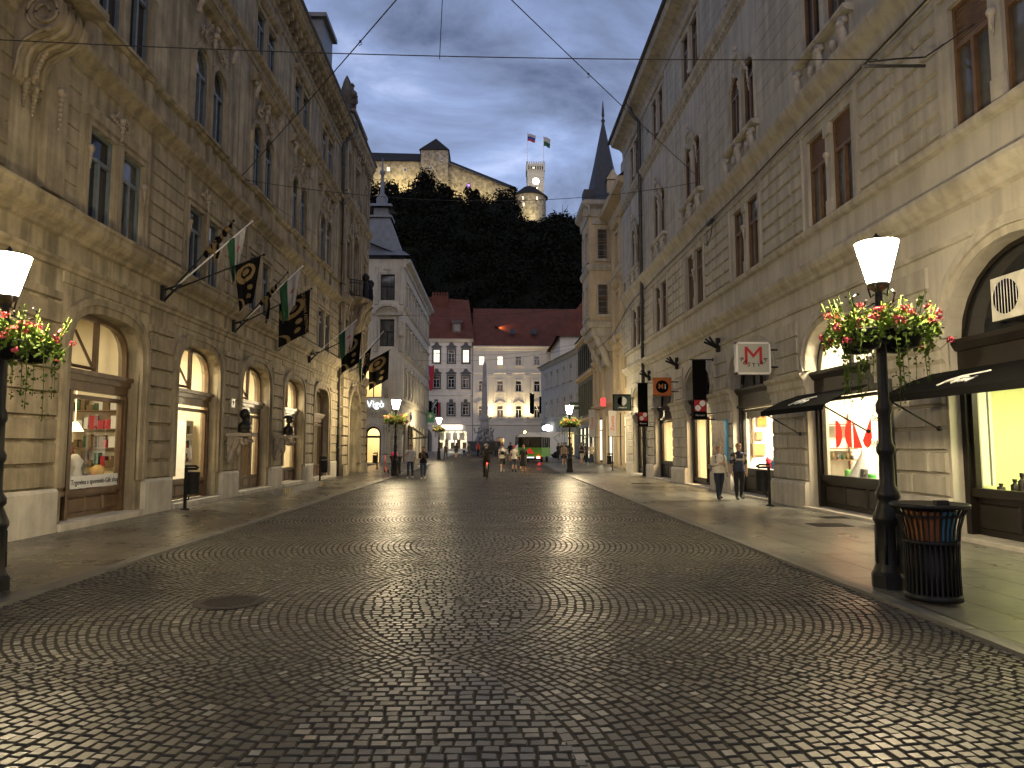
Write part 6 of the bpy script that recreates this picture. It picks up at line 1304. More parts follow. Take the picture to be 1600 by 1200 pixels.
# goods in the windows
def item(nm, label, cat, mb, m_, grp=None): return tag(mb.build(nm, m_), label, cat, grp)
q = MB(); q.lathe((8.92, DW+.42, .86), [(.34, 0), (.335, .02), (.03, .62), (.02, .9), (.0, .9)], 24); item('cone_lamp', 'large white cone lamp standing in the red lettered window', 'lamp', q, 'white_paint')
q = MB(); q.box((8.62, DW-1.6, .1), (9.6, DW+1.6, .86)); item('display_plinth', 'long pale display plinth in the red lettered window', 'display', q, 'room_white')
for k, (y, h, c, nm) in enumerate(((.9, .18, (.1, .3, .06), 'green'), (.45, .14, (.4, .2, .05), 'amber'), (.15, .22, (.05, .05, .05), 'black'), (-.2, .12, (.1, .5, .1), 'bright green'), (-1.0, .2, (.06, .06, .06), 'dark'), (-1.25, .13, (.45, .1, .05), 'rust'))):
    q = MB(); q.lathe((8.8, DW+y, .86), [(.07, 0), (.09, .03), (.085, h), (.06, h+.02), (0, h+.02)], 14); item('vase', '%s vase on the plinth in the red lettered window' % nm, 'vase', q, mat('vase_%d' % k, c, .4, .1), 'vases in the red lettered window')
q = MB(); q.box((8.6, RC[1]-1.6, .1), (9.2, RC[1]+1.6, .84)); item('display_plinth', 'low display shelf in the nearest green lit window', 'display', q, 'room_white')
for k, (y, h) in enumerate(((.95, .25), (.78, .36), (1.28, .16))):
    q = MB(); q.lathe((8.75, RC[1]+y, .84), [(.06, 0), (.065, .02), (.065, h*.6), (.03, h*.7), (.025, h*.8), (.035, h*.82), (.035, h), (0, h)], 14); item('bottle', ['small dark bottle', 'taller dark bottle', 'tiny dark jar'][k]+' in the nearest green lit window', 'bottle', q, 'wood_dark', 'bottles in the green lit window')
MW = RC[3]
q = MB(); q.box((8.65, MW-1.6, .1), (9.4, MW+1.6, .9)); item('display_plinth', 'display shelf in the picture frame shop window', 'display', q, 'room_white')
g = random.Random(2)
yw = MW+2.42
for k, (x, z, w2, h2_, col) in enumerate(((8.9, 2.5, .26, .24, (.5, .45, .2)), (8.9, 2.2, .26, .24, (.45, .42, .2)), (8.9, 1.9, .26, .24, (.5, .4, .15)), (8.9, 1.6, .26, .24, (.4, .4, .2)), (9.46, 2.5, .36, .4, (.6, .2, .02)), (9.35, 1.98, .26, .3, (.35, .25, .1)), (9.3, 1.5, .5, .42, (.55, .4, .08)))):
    t = thing('picture_frame', (x, yw, z), ['%s picture in the column of small frames, picture shop window' % o for o in ('topmost', 'second', 'third', 'lowest')][k] if k < 4 else ['orange picture high in the picture shop window', 'small brown picture in the picture shop window', 'golden picture low in the picture shop window'][k-4], 'picture', 'framed pictures in the shop'); q = MB(); q.box((x-w2/2, yw, z-h2_/2), (x+w2/2, yw+.04, z+h2_/2)); q.build('frame', 'frame_brown', t); q = MB(); q.box((x-w2/2+.04, yw-.012, z-h2_/2+.04), (x+w2/2-.04, yw, z+h2_/2-.04)); q.build('canvas', mat('canvas%d' % k, col, .7, .6, 9), t)
q = MB(); q.box((9.08, yw-.1, 1.2), (9.14, yw, 2.75)); item('display_post', 'slim brown post between the pictures in the picture shop', 'post', q, 'frame_brown')
q = MB()
for k in range(22): x0_ = 8.62; y0_ = MW-1.5+k*.14; q.add([(x0_+.03*(k % 2), y0_, 2.55+.03*sin(k*2)), (x0_+.03*((k+1) % 2), y0_+.14, 2.55+.03*sin(k*2+2)), (x0_+.03*((k+1) % 2), y0_+.14, 2.82), (x0_+.03*(k % 2), y0_, 2.82)], [(0, 1, 2, 3)])
item('lace_valance', 'white frilled valance along the top of the picture shop window', 'curtain', q, 'white_cloth')
for k in range(9):
    q = MB(); y = MW-1.1+k*.22; h = g.uniform(.18, .42); q.lathe((8.85+g.uniform(0, .2), y, .9), [(.05, 0), (.09, .04), (.07, h*.5), (.1, h*.7), (.02, h), (0, h)], 10); item('souvenir', ['red painted', 'orange', 'deep red', 'gold', 'red and squat', 'blue', 'scarlet', 'green', 'crimson'][k]+' souvenir figure number by the sill of the picture shop'.replace(' number', ''), 'souvenir', q, mat('souv%d' % k, [(.6, .03, .03), (.6, .2, .02), (.45, .02, .03), (.5, .35, .05), (.6, .05, .04), (.05, .15, .4), (.65, .02, .02), (.1, .3, .08), (.5, .02, .06)][k], .4, .2), 'souvenirs in the picture shop')
# gift shop on the left
GW = AC[0]
q = MB(); q.box((-9.5, GW-1.35, .16), (-8.62, GW+1.35, .72)); item('display_plinth', 'display shelf inside the gift shop window', 'display', q, 'room_cream')
t = thing('shop_label', (-8.53, GW+.3, .85), 'white strip with gift shop lettering along the bottom of the window', 'sign'); q = MB(); q.box((-8.555, GW-.62, .76), (-8.54, GW+1.26, 1.02)); q.build('strip', 'white_paint', t); text('Trgovina s spominki-Gift shop', .152, mx3((-8.535, GW+.32, .885), (0, 1, 0), (0, 0, 1)), 'black_cloth', 'lettering', t, .002)
for k, (y, x, h, c, l) in enumerate(((-.2, -9.0, .5, (.6, .58, .5), 'white folded carton'), (.1, -8.95, .28, (.15, .4, .05), 'green leafy plant pot'), (.45, -9.0, .42, (.55, .03, .03), 'red star shaped toy'), (.7, -8.95, .25, (.05, .12, .25), 'blue paper crown'), (.95, -9.0, .35, (.08, .08, .08), 'black lantern'), (.3, -9.3, .8, (.45, .4, .3), 'tall cream display figure'), (.6, -9.4, 1.2, (.35, .05, .05), 'red hanging bag'), (.15, -8.85, .62, (.10, .12, .10), 'dark green bottle tower'), (.85, -8.8, .5, (.5, .33, .1), 'wooden beehive panel'), (-.05, -8.8, .75, (.62, .6, .55), 'rolled white poster'), (.55, -8.75, .3, (.4, .05, .06), 'red ribbon heart'))):
    q = MB()
    if k == 2: q.add([(x, GW+y+.25*(1 if i % 2 == 0 else .4)*cos(i*pi/5), .98+.25*(1 if i % 2 == 0 else .4)*sin(i*pi/5)) for i in range(10)]+[(x+.06, GW+y, .98), (x-.06, GW+y, .98)], [(i, (i+1) % 10, 10) for i in range(10)]+[((i+1) % 10, i, 11) for i in range(10)])
    elif k == 0: frus(q, x-.2, x+.2, GW+y-.16, GW+y+.16, .72, x-.28, x+.28, GW+y-.26, GW+y+.26, .72+h)
    elif k == 6: q.lathe((x, GW+y, 1.3), [(.12, 0), (.2, .1), (.16, .3), (.05, .4), (.02, .9)], 12)
    else: q.lathe((x, GW+y, .72), [(.1, 0), (.16, h*.3), (.12, h*.6), (.17, h*.8), (.05, h), (0, h)], 12)
    item('souvenir', l+' in the gift shop window', 'souvenir', q, mat('gift%d' % k, c, .5, .2, 6), 'goods in the gift shop window')
q = MB(); q.lathe((-8.85, GW-.02, 1.95), [(.05, .2), (.17, 0)], 16); q.tube([(-8.85, GW-.02, 2.1), (-8.85, GW-.02, 3.2)], .008, 4); item('table_lamp', 'small glowing lamp in the gift shop window', 'lamp', q, emat('warm_shade', (1, .7, .3), 4))
for k, z in enumerate((1.15, 1.6, 2.05, 2.5)):
    t = thing('wall_shelf', (-9.3, GW+2.1, z), ['lowest', 'second lowest', 'second highest', 'highest'][k]+' of the wall shelves full of souvenirs inside the gift shop', 'shelf', 'wall shelves in the gift shop'); q = MB(); q.box((-10.2, GW+1.98, z-.03), (-8.8, GW+2.28, z)); q.build('board', 'frame_brown', t); q = MB(); x = -10.15
    while x < -8.9: w2 = random.uniform(.06, .16); q.box((x, GW+2.02, z+.002), (x+w2, GW+2.2, z+random.uniform(.12, .36)), random.randrange(5)); x += w2+random.uniform(.0, .05)
    q.build('goods', ['red_cloth', 'gold_cloth', 'white_paint', 'green_cloth', 'wood_brown'], t)
q = MB(); q.box((8.72, RC[1]+2.3, .9), (9.3, RC[1]+2.36, 2.85)); q.box((9.34, RC[1]+2.3, .9), (9.4, RC[1]+2.38, 2.85)); item('display_screen', 'tall white screen standing in the nearest green lit window', 'screen', q, 'white_paint')
# plain furnishings seen through the other shop windows: shelf units
def shelf(F, s, n, w_, z1, label, m_='frame_brown'):
    t = thing('shelf_unit', F.p(s, .16, n), label, 'shelf', 'shelf units inside the shops'); q = MB()
    for a in (s-w_/2, s+w_/2): fbox(q, F, a-.02, a+.02, .16, z1, n-.3, n)
    for z in np.arange(.3, z1+.01, .42): fbox(q, F, s-w_/2+.02, s+w_/2-.02, z-.015, z+.015, n-.3, n)
    q.build('carcass', m_, t); g = random.Random(int(s*10)); q = MB()
    for z in np.arange(.3, z1-.3, .42):
        a = s-w_/2+.06
        while a < s+w_/2-.12: b = g.uniform(.05, .13); fbox(q, F, a, a+b, z+.017, z+.017+g.uniform(.12, .3), n-.25, n-.06, m=g.randrange(4)); a += b+g.uniform(.01, .06)
    q.build('goods', ['red_cloth', 'gold_cloth', 'white_paint', 'green_cloth'], t)
shelf(FL, AC[1]-.2, -1.2, .7, 1.5, 'shelf of goods in the second arch on the left'); shelf(FL, AC[1]+1.9, -1.0, .5, 2.4, 'tall shelf at the back of the second arch on the left', 'white_paint'); shelf(FL, AC[3]+1.5, -2.4, 1.0, 2.0, 'low shelf in the fourth arch on the left'); shelf(FR, RC[4]-.7, -1.6, 1.2, 2.4, 'shelf of boxes behind the black banner door'); shelf(FR, RC[5]+.3, -1.8, 1.2, 1.4, 'low shelf in the window under the orange sign'); t = thing('wall_shelf', (9.2, DW+2.4, 1.4), 'wooden wall shelf with hooks inside the red lettered window', 'shelf'); q = MB(); [q.box((8.75, DW+2.2, z), (9.75, DW+2.45, z+.03)) for z in (1.25, 1.55, 2.2)]; [q.box((x, DW+2.4, 1.0), (x+.03, DW+2.45, 2.5)) for x in (8.9, 9.6)]; q.build('board', 'frame_brown', t); q = MB(); [q.lathe((8.85+.13*k, DW+2.3, 1.28), [(.03, 0), (.045, .02), (.04, .1+.03*(k % 3)), (0, .11+.03*(k % 3))], 8, m=k % 3) for k in range(7)]; q.build('goods', ['zinc', 'green_cloth', 'gold_cloth'], t)
for i, (c, dx) in enumerate(((AC[1], .35), (AC[3], .4), (AC[2], .9), (RC[5], -.2))):
    F = FR if c is RC[5] else FL; q = MB(); w2 = .95
    for k in range(14):
        u0, u1 = c+dx+(k/14)*w2, c+dx+((k+1)/14)*w2; q.add([F.p(u0, .2, -2.3-.04*(k % 2)), F.p(u1, .2, -2.3-.04*((k+1) % 2)), F.p(u1, 2.9, -2.3-.04*((k+1) % 2)), F.p(u0, 2.9, -2.3-.04*(k % 2))], [(0, 1, 2, 3)])
    item('curtain', ['pale curtain behind the second arch window on the left', 'pale curtain in the fourth arch on the left beside the capped bust', 'pale curtain beside the oak door', 'pale pleated curtain in the window under the orange sign'][i], 'curtain', q, 'white_cloth', 'pale shop curtains')
# poster stand behind the two women
t = thing('poster_board', (7.9, 25.0, .6), 'picture board with a blue edge on the pier left of the two women', 'poster'); q = MB(); fbox(q, FR, 24.55, 25.9, 1.1, 2.55, .05, .12); q.build('board', mat('poster_print', (.25, .16, .10), .5, .8, 5, tint=(.03, .04, .06)), t); q = MB(); fbox(q, FR, 24.3, 24.55, 1.1, 2.55, .05, .125); q.build('blue_strip', mat('poster_blue', (.05, .35, .6), .5, .1), t)
# ---------------------------------------------------------------- wires
def wire(a, b, sag, label, r_=.011, knots=()):
    a, b = Vector(a), Vector(b); q = MB(); N = 18; q.tube([a.lerp(b, i/N)-Vector((0, 0, sag*4*(i/N)*(1-i/N))) for i in range(N+1)], r_, 5)
    for k in knots: p = a.lerp(b, k)-Vector((0, 0, sag*4*k*(1-k))); q.tube([p+Vector((0, 0, .02)), p+Vector((.04, 0, -.06)), p+Vector((-.03, 0, -.1))], .01, 4); q.blob(p, .03)
    return tag(q.build('overhead_wire', 'wire'), label, 'wire', 'wires strung across the street')
wire((-8.2, 11.3, 8.25), (6.9, 12.0, 8.55), .12, 'upper wire running straight across the whole street', .009)
t = thing('wire_arm', (8.1, 12.5, 8.9), 'metal arm on the right wall that holds the upper street wire', 'wire bracket'); q = MB(); q.tube([(6.6, 12.0, 8.42), (8.2, 12.6, 8.78)], .03, 6); q.build('bar', 'zinc', t); q = MB(); q.tube([(6.75, 12.0, 8.5), (7.3, 12.1, 8.62), (7.9, 12.2, 8.72), (8.2, 12.0, 8.9)], .016, 5); q.tube([(7.9, 12.2, 8.72), (8.2, 11.3, 8.8)], .012, 5); q.build('cable', 'wire', t)
wire((-8.2, 22.8, 10.4), (8.1, -.3, 12.0), .2, 'twisted wire climbing from the left wall to the upper right', .014, (.32, .45, .55)); wire((8.15, 26.9, 12.1), (-8.1, -.15, 9.8), .15, 'wire climbing from the right wall to the upper left', .012, (.2, .35, .5))
wire((-8.2, 22.9, 10.35), (8.15, 27.0, 12.0), .75, 'slack wire across the street below the castle', .011, (.3, .6)); wire((-8.2, 22.8, 10.3), (-7.7, 41.5, 12.6), .2, 'thin wire along the left facade to the balcony building', .009)
wire((-8.0, 46, 10.2), (8.6, 56, 13.0), .5, 'far wire before the clock tower hill', .012); wire((-7.6, 74, 11.4), (8.9, 74, 12.3), .7, 'far wire before the red roofs', .014); wire((-7.6, 66, 9.6), (8.8, 68, 11.2), .6, 'lower far wire before the white house', .013)
wire((-.9, 11.6, 8.2), (-.82, 11.4, 9.9), 0, 'short wire hanging down onto the upper street wire', .007)
q = MB(); pts = [(8.02, 9+2.0*k, 9.86+.03*sin(k*1.7)) for k in range(15)]+[(8.0, 39, 9.9), (8.05, 42, 9.7), (8.3, 48, 9.2), (7.6, 50.4, 8.6), (8.3, 54, 9.0)]; q.tube(pts, .022, 5); q.tube([(8.02, 25.0, 9.85), (7.98, 25.1, 9.3), (7.95, 25.5, 9.0), (7.98, 25.6, 9.6)], .015, 4); q.box((7.93, 24.9, 9.75), (8.05, 25.5, 9.85))
tag(q.build('facade_cable', 'wire'), 'thick black cable running under the cornice of the right building', 'cable')
# ---------------------------------------------------------------- roof figures
M['dark_stone'] = mat('sooty_stone', (.11, .095, .075), .9, .5, 5, .3, 30, streak=.3)
t = thing('roof_statue', (-8.0, 41.0, 20.5), 'stone statue of a draped figure on the roof edge, right of the pine cone finial', 'statue'); q = MB(); c = (-7.95, 40.8, 0)
q.lathe((c[0], c[1], 19.9), [(.42, 0), (.42, .3), (.34, .4), (.3, .9), (.36, 1.3), (.4, 1.75), (.42, 2.05), (.28, 2.2), (.13, 2.3), (.1, 2.4)], 12, sx=1.0, sy=.8); q.blob((c[0], c[1], 22.5), .17, .17, .2, 10); q.blob((c[0]+.02, c[1], 22.75), .2, .2, .1, 10); q.lathe((c[0], c[1], 22.75), [(.12, 0), (.14, .12), (.03, .16)], 8)
for sg in (-1, 1): q.tube([(c[0]+.36*sg, c[1], 22.0), (c[0]+.42*sg, c[1]-.1, 21.5), (c[0]+.2*sg, c[1]-.3, 21.2)], .1, 7)
for k in range(7): q.tube([(c[0]-.3+.1*k, c[1]-.3+.02*abs(k-3), 21.2), (c[0]-.34+.11*k, c[1]-.3, 20.2)], .05, 5)
q.v = [(-8.35+(a+7.95)*.8, b, 20.5+(z-19.9)*.86) for a, b, z in q.v]; q.build('figure', 'dark_stone', t)
t = thing('roof_finial', (-8.0, 39.2, 20), 'stone pine cone finial with a scroll on the roof edge', 'finial'); q = MB(); q.lathe((-8.1, 39.2, 19.3), [(.35, 0), (.35, .6), (.2, .8), (.2, 1.2), (.35, 1.4), (.3, 1.6), (.33, 1.9), (.2, 2.4), (.04, 2.75)], 10); q.blob((-7.75, 39.2, 20.95), .25, .2, .25); q.v = [(a-.2, b, z+.65) for a, b, z in q.v]; q.build('finial', 'dark_stone', t)
# ---------------------------------------------------------------- people
CM = {}
def cloth(c):
    k = 'cloth_%02x%02x%02x' % tuple(int(min(1, x)*255) for x in c)
    if k not in CM: CM[k] = mat(k, c, .85, .3, 9, .25, 60)
    return CM[k]
FATX = 1.13
def person(label, x, y, h, rz, top, bottom, shoes, hair, arms=((5, 8, 10), (5, 8, 10)), legs=((12, 6), (-12, 14)), skin=None, sleeve=1., trouser=1., fat=1., hairlen=0, z=None, skirt=None, stripes=None, lean=0, socks=None, cap=None, group=None, seat=None, headturn=0, hipw=1.):
    sk = M['skin'] if skin is None else cloth(skin)
    vs, es, rs, tg = [], [], [], []
    def V_(p, r, t, parent=None):
        vs.append(Vector(p)); rs.append(r if isinstance(r, tuple) else (r, r)); tg.append(t)
        if parent is not None: es.append((parent, len(vs)-1))
        return len(vs)-1
    f = fat*FATX
    def L(p): p = Vector(p); a = R(lean); dz = p.z-.95; return Vector((p.x, p.y*cos(a)-dz*sin(a), .95+dz*cos(a)+p.y*sin(a)))
    pel = V_((0, .0, .96), (.15*f, .12*f), 'hip'); wa = V_(L((0, .0, 1.10)), (.145*f, .115*f), 'torso', pel); ch = V_(L((0, .005, 1.28)), (.165*f, .125*f), 'torso', wa)
    sh = V_(L((0, .01, 1.42)), (.12, .095), 'torso', ch); nk = V_(L((0, 0, 1.50)), .052, 'neck', sh); hb = V_(L((0, -.015, 1.575)), (.068, .078), 'head', nk); hd = V_(L((0, -.02, 1.655)), (.078, .092), 'head', hb); ht = V_(L((0, -.005, 1.715)), (.066, .076), 'head', hd)
    hands = []
    for i, sd in enumerate((-1, 1)):
        p, o, b = arms[i][:3]; inn = arms[i][3] if len(arms[i]) > 3 else 4
        s = V_(L((sd*.175*(.6+.4*f), .01, 1.41)), .062*(.7+.3*f), 'uarm', sh)
        ud = Vector((sd*sin(R(o)), -sin(R(p))*cos(R(o)), -cos(R(p))*cos(R(o)))); q = R(p+b); fd = Vector((-sd*sin(R(inn)), -sin(q)*cos(R(inn)), -cos(q)*cos(R(inn))))
        S0 = vs[s]; m = V_(S0+ud*.15, .052*(.7+.3*f), 'uarm', s); e = V_(S0+ud*.29, .043, 'farm', m); m2 = V_(vs[e]+fd*.13, .038, 'farm', e); w_ = V_(vs[e]+fd*.245, .027, 'hand', m2)
        pal = V_(vs[w_]+fd*.055, (.034, .024), 'hand', w_)
        side = fd.cross(Vector((0, 1, 0))) if abs(fd.y) < .8 else fd.cross(Vector((0, 0, 1))); side.normalize()
        for k, (off, ln) in enumerate(((-.026, .062), (-.009, .075), (.009, .07), (.025, .055))):
            a = V_(vs[pal]+fd*.04+side*off, .0095, 'hand', pal); bq = V_(vs[a]+fd*ln*.55+Vector((0, -.01, 0)), .0085, 'hand', a); V_(vs[bq]+fd*ln*.4+Vector((-sd*.012, -.014, 0)), .007, 'hand', bq)
        a = V_(vs[w_]+fd*.03+side*-.036+Vector((0, -.012, 0)), .0105, 'hand', pal); V_(vs[a]+fd*.045+Vector((-sd*.01, -.02, 0)), .0085, 'hand', a); hands.append(vs[pal])
    feet = []
    for i, sd in enumerate((-1, 1)):
        a, b = legs[i][:2]; hp = V_((sd*.092*hipw*(.7+.3*f), 0, .92), (.098*f, .1*f), 'hip', pel); a, c = R(a), R(legs[i][0]-b); sp_ = R(legs[i][2]) if len(legs[i]) > 2 else 0
        d1 = Vector((sd*sin(sp_), -sin(a), -cos(a))); k0 = V_(vs[hp]+d1*.21, .082*(.6+.4*f), 'thigh', hp); kn = V_(vs[hp]+d1*.42, .06, 'knee', k0); d2 = Vector((0, -sin(c), -cos(c))); k2 = V_(vs[kn]+d2*.15, .058*(.4+.6*f), 'shin', kn); an = V_(vs[kn]+d2*.40, .04*(.4+.6*f), 'ankle', k2)
        heel = V_(vs[an]+Vector((0, .02, -.06)), .044, 'foot', an); fp = c*.5; toe = V_(vs[an]+Vector((sd*.015, -.13*cos(fp), -.062+.13*sin(max(0, fp)))), (.052, .036), 'foot', an); tip_ = V_(vs[toe]+Vector((0, -.055, .0)), (.044, .030), 'foot', toe); feet.append(min(vs[tip_].z-.026, vs[heel].z-.04, vs[toe].z-.032))
    zmin = min(feet) if seat is None else 0
    me = bpy.data.meshes.new('sk'); me.from_pydata(vs, es, []); o = bpy.data.objects.new('sk', me); COL.objects.link(o)
    md = o.modifiers.new('s', 'SKIN'); md.use_smooth_shade = True; md.branch_smoothing = .6
    for i, r_ in enumerate(rs): me.skin_vertices[0].data[i].radius = r_ if tg[i] in ('hand', 'head', 'neck', 'foot') else (r_[0]*1.1, r_[1]*1.1)
    me.skin_vertices[0].data[0].use_root = True
    o.modifiers.new('b', 'SUBSURF').levels = 2 if y < 40 else 1
    bm_ = bpy.data.meshes.new_from_object(o.evaluated_get(bpy.context.evaluated_depsgraph_get())); bpy.data.objects.remove(o); bpy.data.meshes.remove(me)
    S_ = h/1.78
    mats = [sk, cloth(top), cloth(bottom), cloth(shoes), cloth(socks or shoes), M['white_cloth'], cloth((.012, .01, .01)), cloth((.25, .07, .05))]
    RA = np.array([sum(rs[a])/2 for a, b in es]); RB = np.array([sum(rs[b])/2 for a, b in es])
    A_ = np.array([vs[a] for a, b in es]); B_ = np.array([vs[b] for a, b in es]); BA = B_-A_; ll = (BA**2).sum(1)+1e-9
    headc = vs[hd]; mi = []
    for pg in bm_.polygons:
        c = np.array(pg.center); tt = np.clip(((c-A_)*BA).sum(1)/ll, 0, 1); d = np.sqrt(((A_+BA*tt[:, None]-c)**2).sum(1))/(RA+(RB-RA)*tt); k = int(d.argmin()); t0, t1 = tg[es[k][0]], tg[es[k][1]]; t = t0 if tt[k] < .5 else t1; fr = tt[k]
        m = 0
        if t in ('torso', 'uarm') or (t == 'neck' and fr < .3): m = 1
        if t == 'uarm' and sleeve < .35 and fr > .6: m = 0
        if t == 'farm': m = 1 if sleeve >= .9 or (sleeve > .6 and t0 == 'uarm') else 0
        if t == 'hand' and t0 == 'farm' and sleeve >= 1 and fr < .8: m = 1
        if t == 'hip': m = 2 if c[2] < .99 else 1
        if t in ('thigh',): m = 2 if trouser > .25 else 0
        if t == 'knee': m = 2 if trouser > .5 or (trouser > .35 and t0 == 'thigh') else 0
        if t in ('shin', 'ankle'): m = 2 if trouser > .8 else (4 if socks and t == 'ankle' else 0)
        if t == 'foot': m = 3
        if stripes and m == 1 and t in ('torso', 'uarm') and any(abs(c[2]-zz_) < .011 for zz_ in stripes): m = 5
        mi.append(m)
    bm_.materials.clear()
    for q_ in mats: bm_.materials.append(q_)
    bm_.polygons.foreach_set('material_index', mi)
    bmh = bmesh.new(); bmh.from_mesh(bm_)
    q = MB(); fc = vs[hd]                          # face: nose, eyes, brows, mouth, ears
    q.blob(fc+Vector((0, -.105, -.02)), .014, .02, .024, 6, 0)
    for sd in (-1, 1): q.blob(fc+Vector((sd*.031, -.088, .008)), .012, .008, .008, 6, 6); q.blob(fc+Vector((sd*.031, -.09, .03)), .02, .006, .005, 6, 6); q.blob(fc+Vector((sd*.083, .0, -.01)), .012, .02, .03, 6, 0)
    q.blob(fc+Vector((0, -.09, -.06)), .024, .008, .008, 6, 7)
    tmp = bpy.data.meshes.new('f'); tmp.from_pydata(q.v, [], q.f); tmp.polygons.foreach_set('material_index', q.m); tmp.polygons.foreach_set('use_smooth', q.sm)
    bmh.from_mesh(tmp); bmh.to_mesh(bm_); bmh.free(); bpy.data.meshes.remove(tmp)
    bm_.polygons.foreach_set('use_smooth', [True]*len(bm_.polygons))
    gz = (z if z is not None else zg(y)); off = Vector((0, 0, -zmin))
    bm_.transform(Matrix.Diagonal((S_, S_, S_, 1)) @ Matrix.Translation(off))
    root = thing('person', (x, y, gz), label, 'person', group, rz); b = bpy.data.objects.new('body', bm_); COL.objects.link(b); b.parent = root
    def sub(mb, nm, m):
        mb.v = [tuple((Vector(p)+off)*S_) for p in mb.v]; mb.build(nm, m, root, local=True)
    q = MB()                                       # hair
    hc = vs[hd]+Vector((0, .014, .016))
    n = 14; kz = 9
    for i in range(kz+1):
        t = (2.05 if hairlen or fat > 1.05 else 1.8)*i/kz
        for j in range(n):
            a = 2*pi*j/n; front = max(0, -sin(a)); tt = t*(1-.47*front**.7); d = (1+random.uniform(-.03, .03))*(1-.12*max(0, tt-1.5))
            q.v.append((hc.x+.094*d*sin(tt)*cos(a), hc.y+.108*d*sin(tt)*sin(a), hc.z+.104*d*cos(tt)))
    q.f = [(i*n+j, i*n+(j+1) % n, (i+1)*n+(j+1) % n, (i+1)*n+j) for i in range(kz) for j in range(n)]; q.m = [0]*len(q.f); q.sm = [True]*len(q.f)
    if hairlen: q.tube([hc+Vector((0, .06, 0)), hc+Vector((0, .085, -.1)), hc+Vector((0, .08, -.1-hairlen))], .085, 9, r1=.055)
    sub(q, 'hair', cloth(hair))
    if cap: q = MB(); q.lathe(tuple(hc+Vector((0, 0, .0))), [(.108, 0), (.112, .03), (.095, .085), (.05, .11), (0, .115)], 14); q.add([tuple(hc+Vector((a, b_, .01))) for a, b_ in ((-.07, -.09), (.07, -.09), (.06, -.19), (-.06, -.19))], [(0, 1, 2, 3)]); sub(q, 'cap', cloth(cap))
    if skirt: q = MB(); q.lathe((0, 0, 0), [(.15*f, 1.04), (.175*f, .92), (.19*f, .75), (.21*f, skirt)], 18, sy=.85); sub(q, 'skirt', cloth(bottom))
    else:
        q = MB(); q.lathe((0, 0, 0), [(.172*f, .89), (.17*f, .96), (.15*f, 1.08)], 18, sy=.82); q.f = q.f[:36]; q.m = q.m[:36]; q.sm = q.sm[:36]; sub(q, 'shirt_hem', cloth(top))
    return root
JEANS = (.035, .05, .085); DKJ = (.015, .02, .035); BLK = (.012, .012, .013); WHT = (.62, .58, .48)
SW = .034
person('woman with short fair hair in a cream jumper and dark jeans, hand on her chest', 6.8, 21.2, 1.62, R(8), (.60, .55, .43), DKJ, BLK, (.28, .17, .07), ((18, 14, 95, 55), (4, 14, 12)), ((10, 4), (-10, 14)), fat=1.22, z=SW)
person('woman with short fair hair in a navy jumper with white stripes and black trousers', 7.4, 21.2, 1.70, R(-2), (.025, .032, .06), BLK, BLK, (.30, .18, .06), ((2, 9, 6), (2, 9, 12)), ((6, 3), (-6, 8)), fat=1.12, stripes=(1.335, 1.30, 1.265), sleeve=.7, z=SW)
for k, (x, y, z, c, l) in enumerate(((6.8, 21.36, 1.12, (.03, .03, .03), 'small black rucksack on the back of the woman in the cream jumper'), (7.4, 21.36, 1.15, (.45, .30, .03), 'yellow strapped rucksack on the back of the woman in the striped jumper'))):
    t = thing('rucksack', (x, y, z), l, 'rucksack'); q = MB(); q.blob((x, y+.03, z), .15, .09, .2, 12); q.build('bag', cloth(c), t); q = MB()
    for sd in (-1, 1): q.tube([(x+sd*.12, y-.02, z+.18), (x+sd*.13, y-.14, z+.255), (x+sd*.125, y-.28, z+.2), (x+sd*.12, y-.27, z+.0)], .018, 5)
    q.build('strap', cloth(c), t)
person('man in a pale grey shirt and jeans holding one hand to his mouth', -4.05, 35.8, 1.72, R(-4), (.40, .42, .45), JEANS, WHT, (.05, .03, .02), ((40, 18, 100, 45), (-4, 10, 14)), ((9, 4), (-9, 10)), sleeve=.7)
person('woman in a black jacket and loose blue jeans with both hands raised to her chest', -3.35, 35.2, 1.62, R(10), BLK, (.06, .085, .13), WHT, (.02, .015, .012), ((30, 10, 85, 50), (30, 10, 80, 50)), ((14, 4), (-12, 12)), fat=1.05, hairlen=.1)
q = MB(); q.blob((-3.33, 34.87, 1.17), .1, .11, .13, 10); q.blob((-3.3, 34.8, 1.33), .065, .085, .065, 10); q.blob((-3.3, 34.71, 1.315), .03, .045, .028, 8); q.blob((-3.37, 34.8, 1.39), .02, .015, .035, 6); q.blob((-3.23, 34.8, 1.39), .02, .015, .035, 6); q.tube([(-3.38, 34.82, 1.12), (-3.40, 34.78, .98)], .022, 6); q.tube([(-3.27, 34.82, 1.12), (-3.25, 34.78, .98)], .022, 6)
tag(q.build('small_dog', cloth((.10, .055, .03))), 'small brown dog held in the arms of the woman in the black jacket', 'dog')
person('person in a crimson top half hidden behind the round bin by the scooter', -5.75, 42.5, 1.5, R(160), (.40, .015, .09), BLK, BLK, (.03, .02, .015), z=SW)
person('young man in a white t-shirt and olive shorts walking away with a black sling bag', .68, 44.0, 1.76, R(182), WHT, (.05, .052, .03), WHT, (.03, .022, .016), ((6, 10, 12), (-6, 10, 16)), ((14, 4), (-14, 16)), sleeve=.3, trouser=.4, socks=WHT)
q = MB(); q.blob((.68, 44.0-.22, 1.2), .13, .06, .12, 10); q.tube([(.5, 43.85, 1.38), (.62, 43.80, 1.28), (.78, 43.8, 1.08), (.85, 43.92, 1.0)], .018, 5); tag(q.build('sling_bag', cloth(BLK)), 'black sling bag across the back of the man in olive shorts', 'bag')
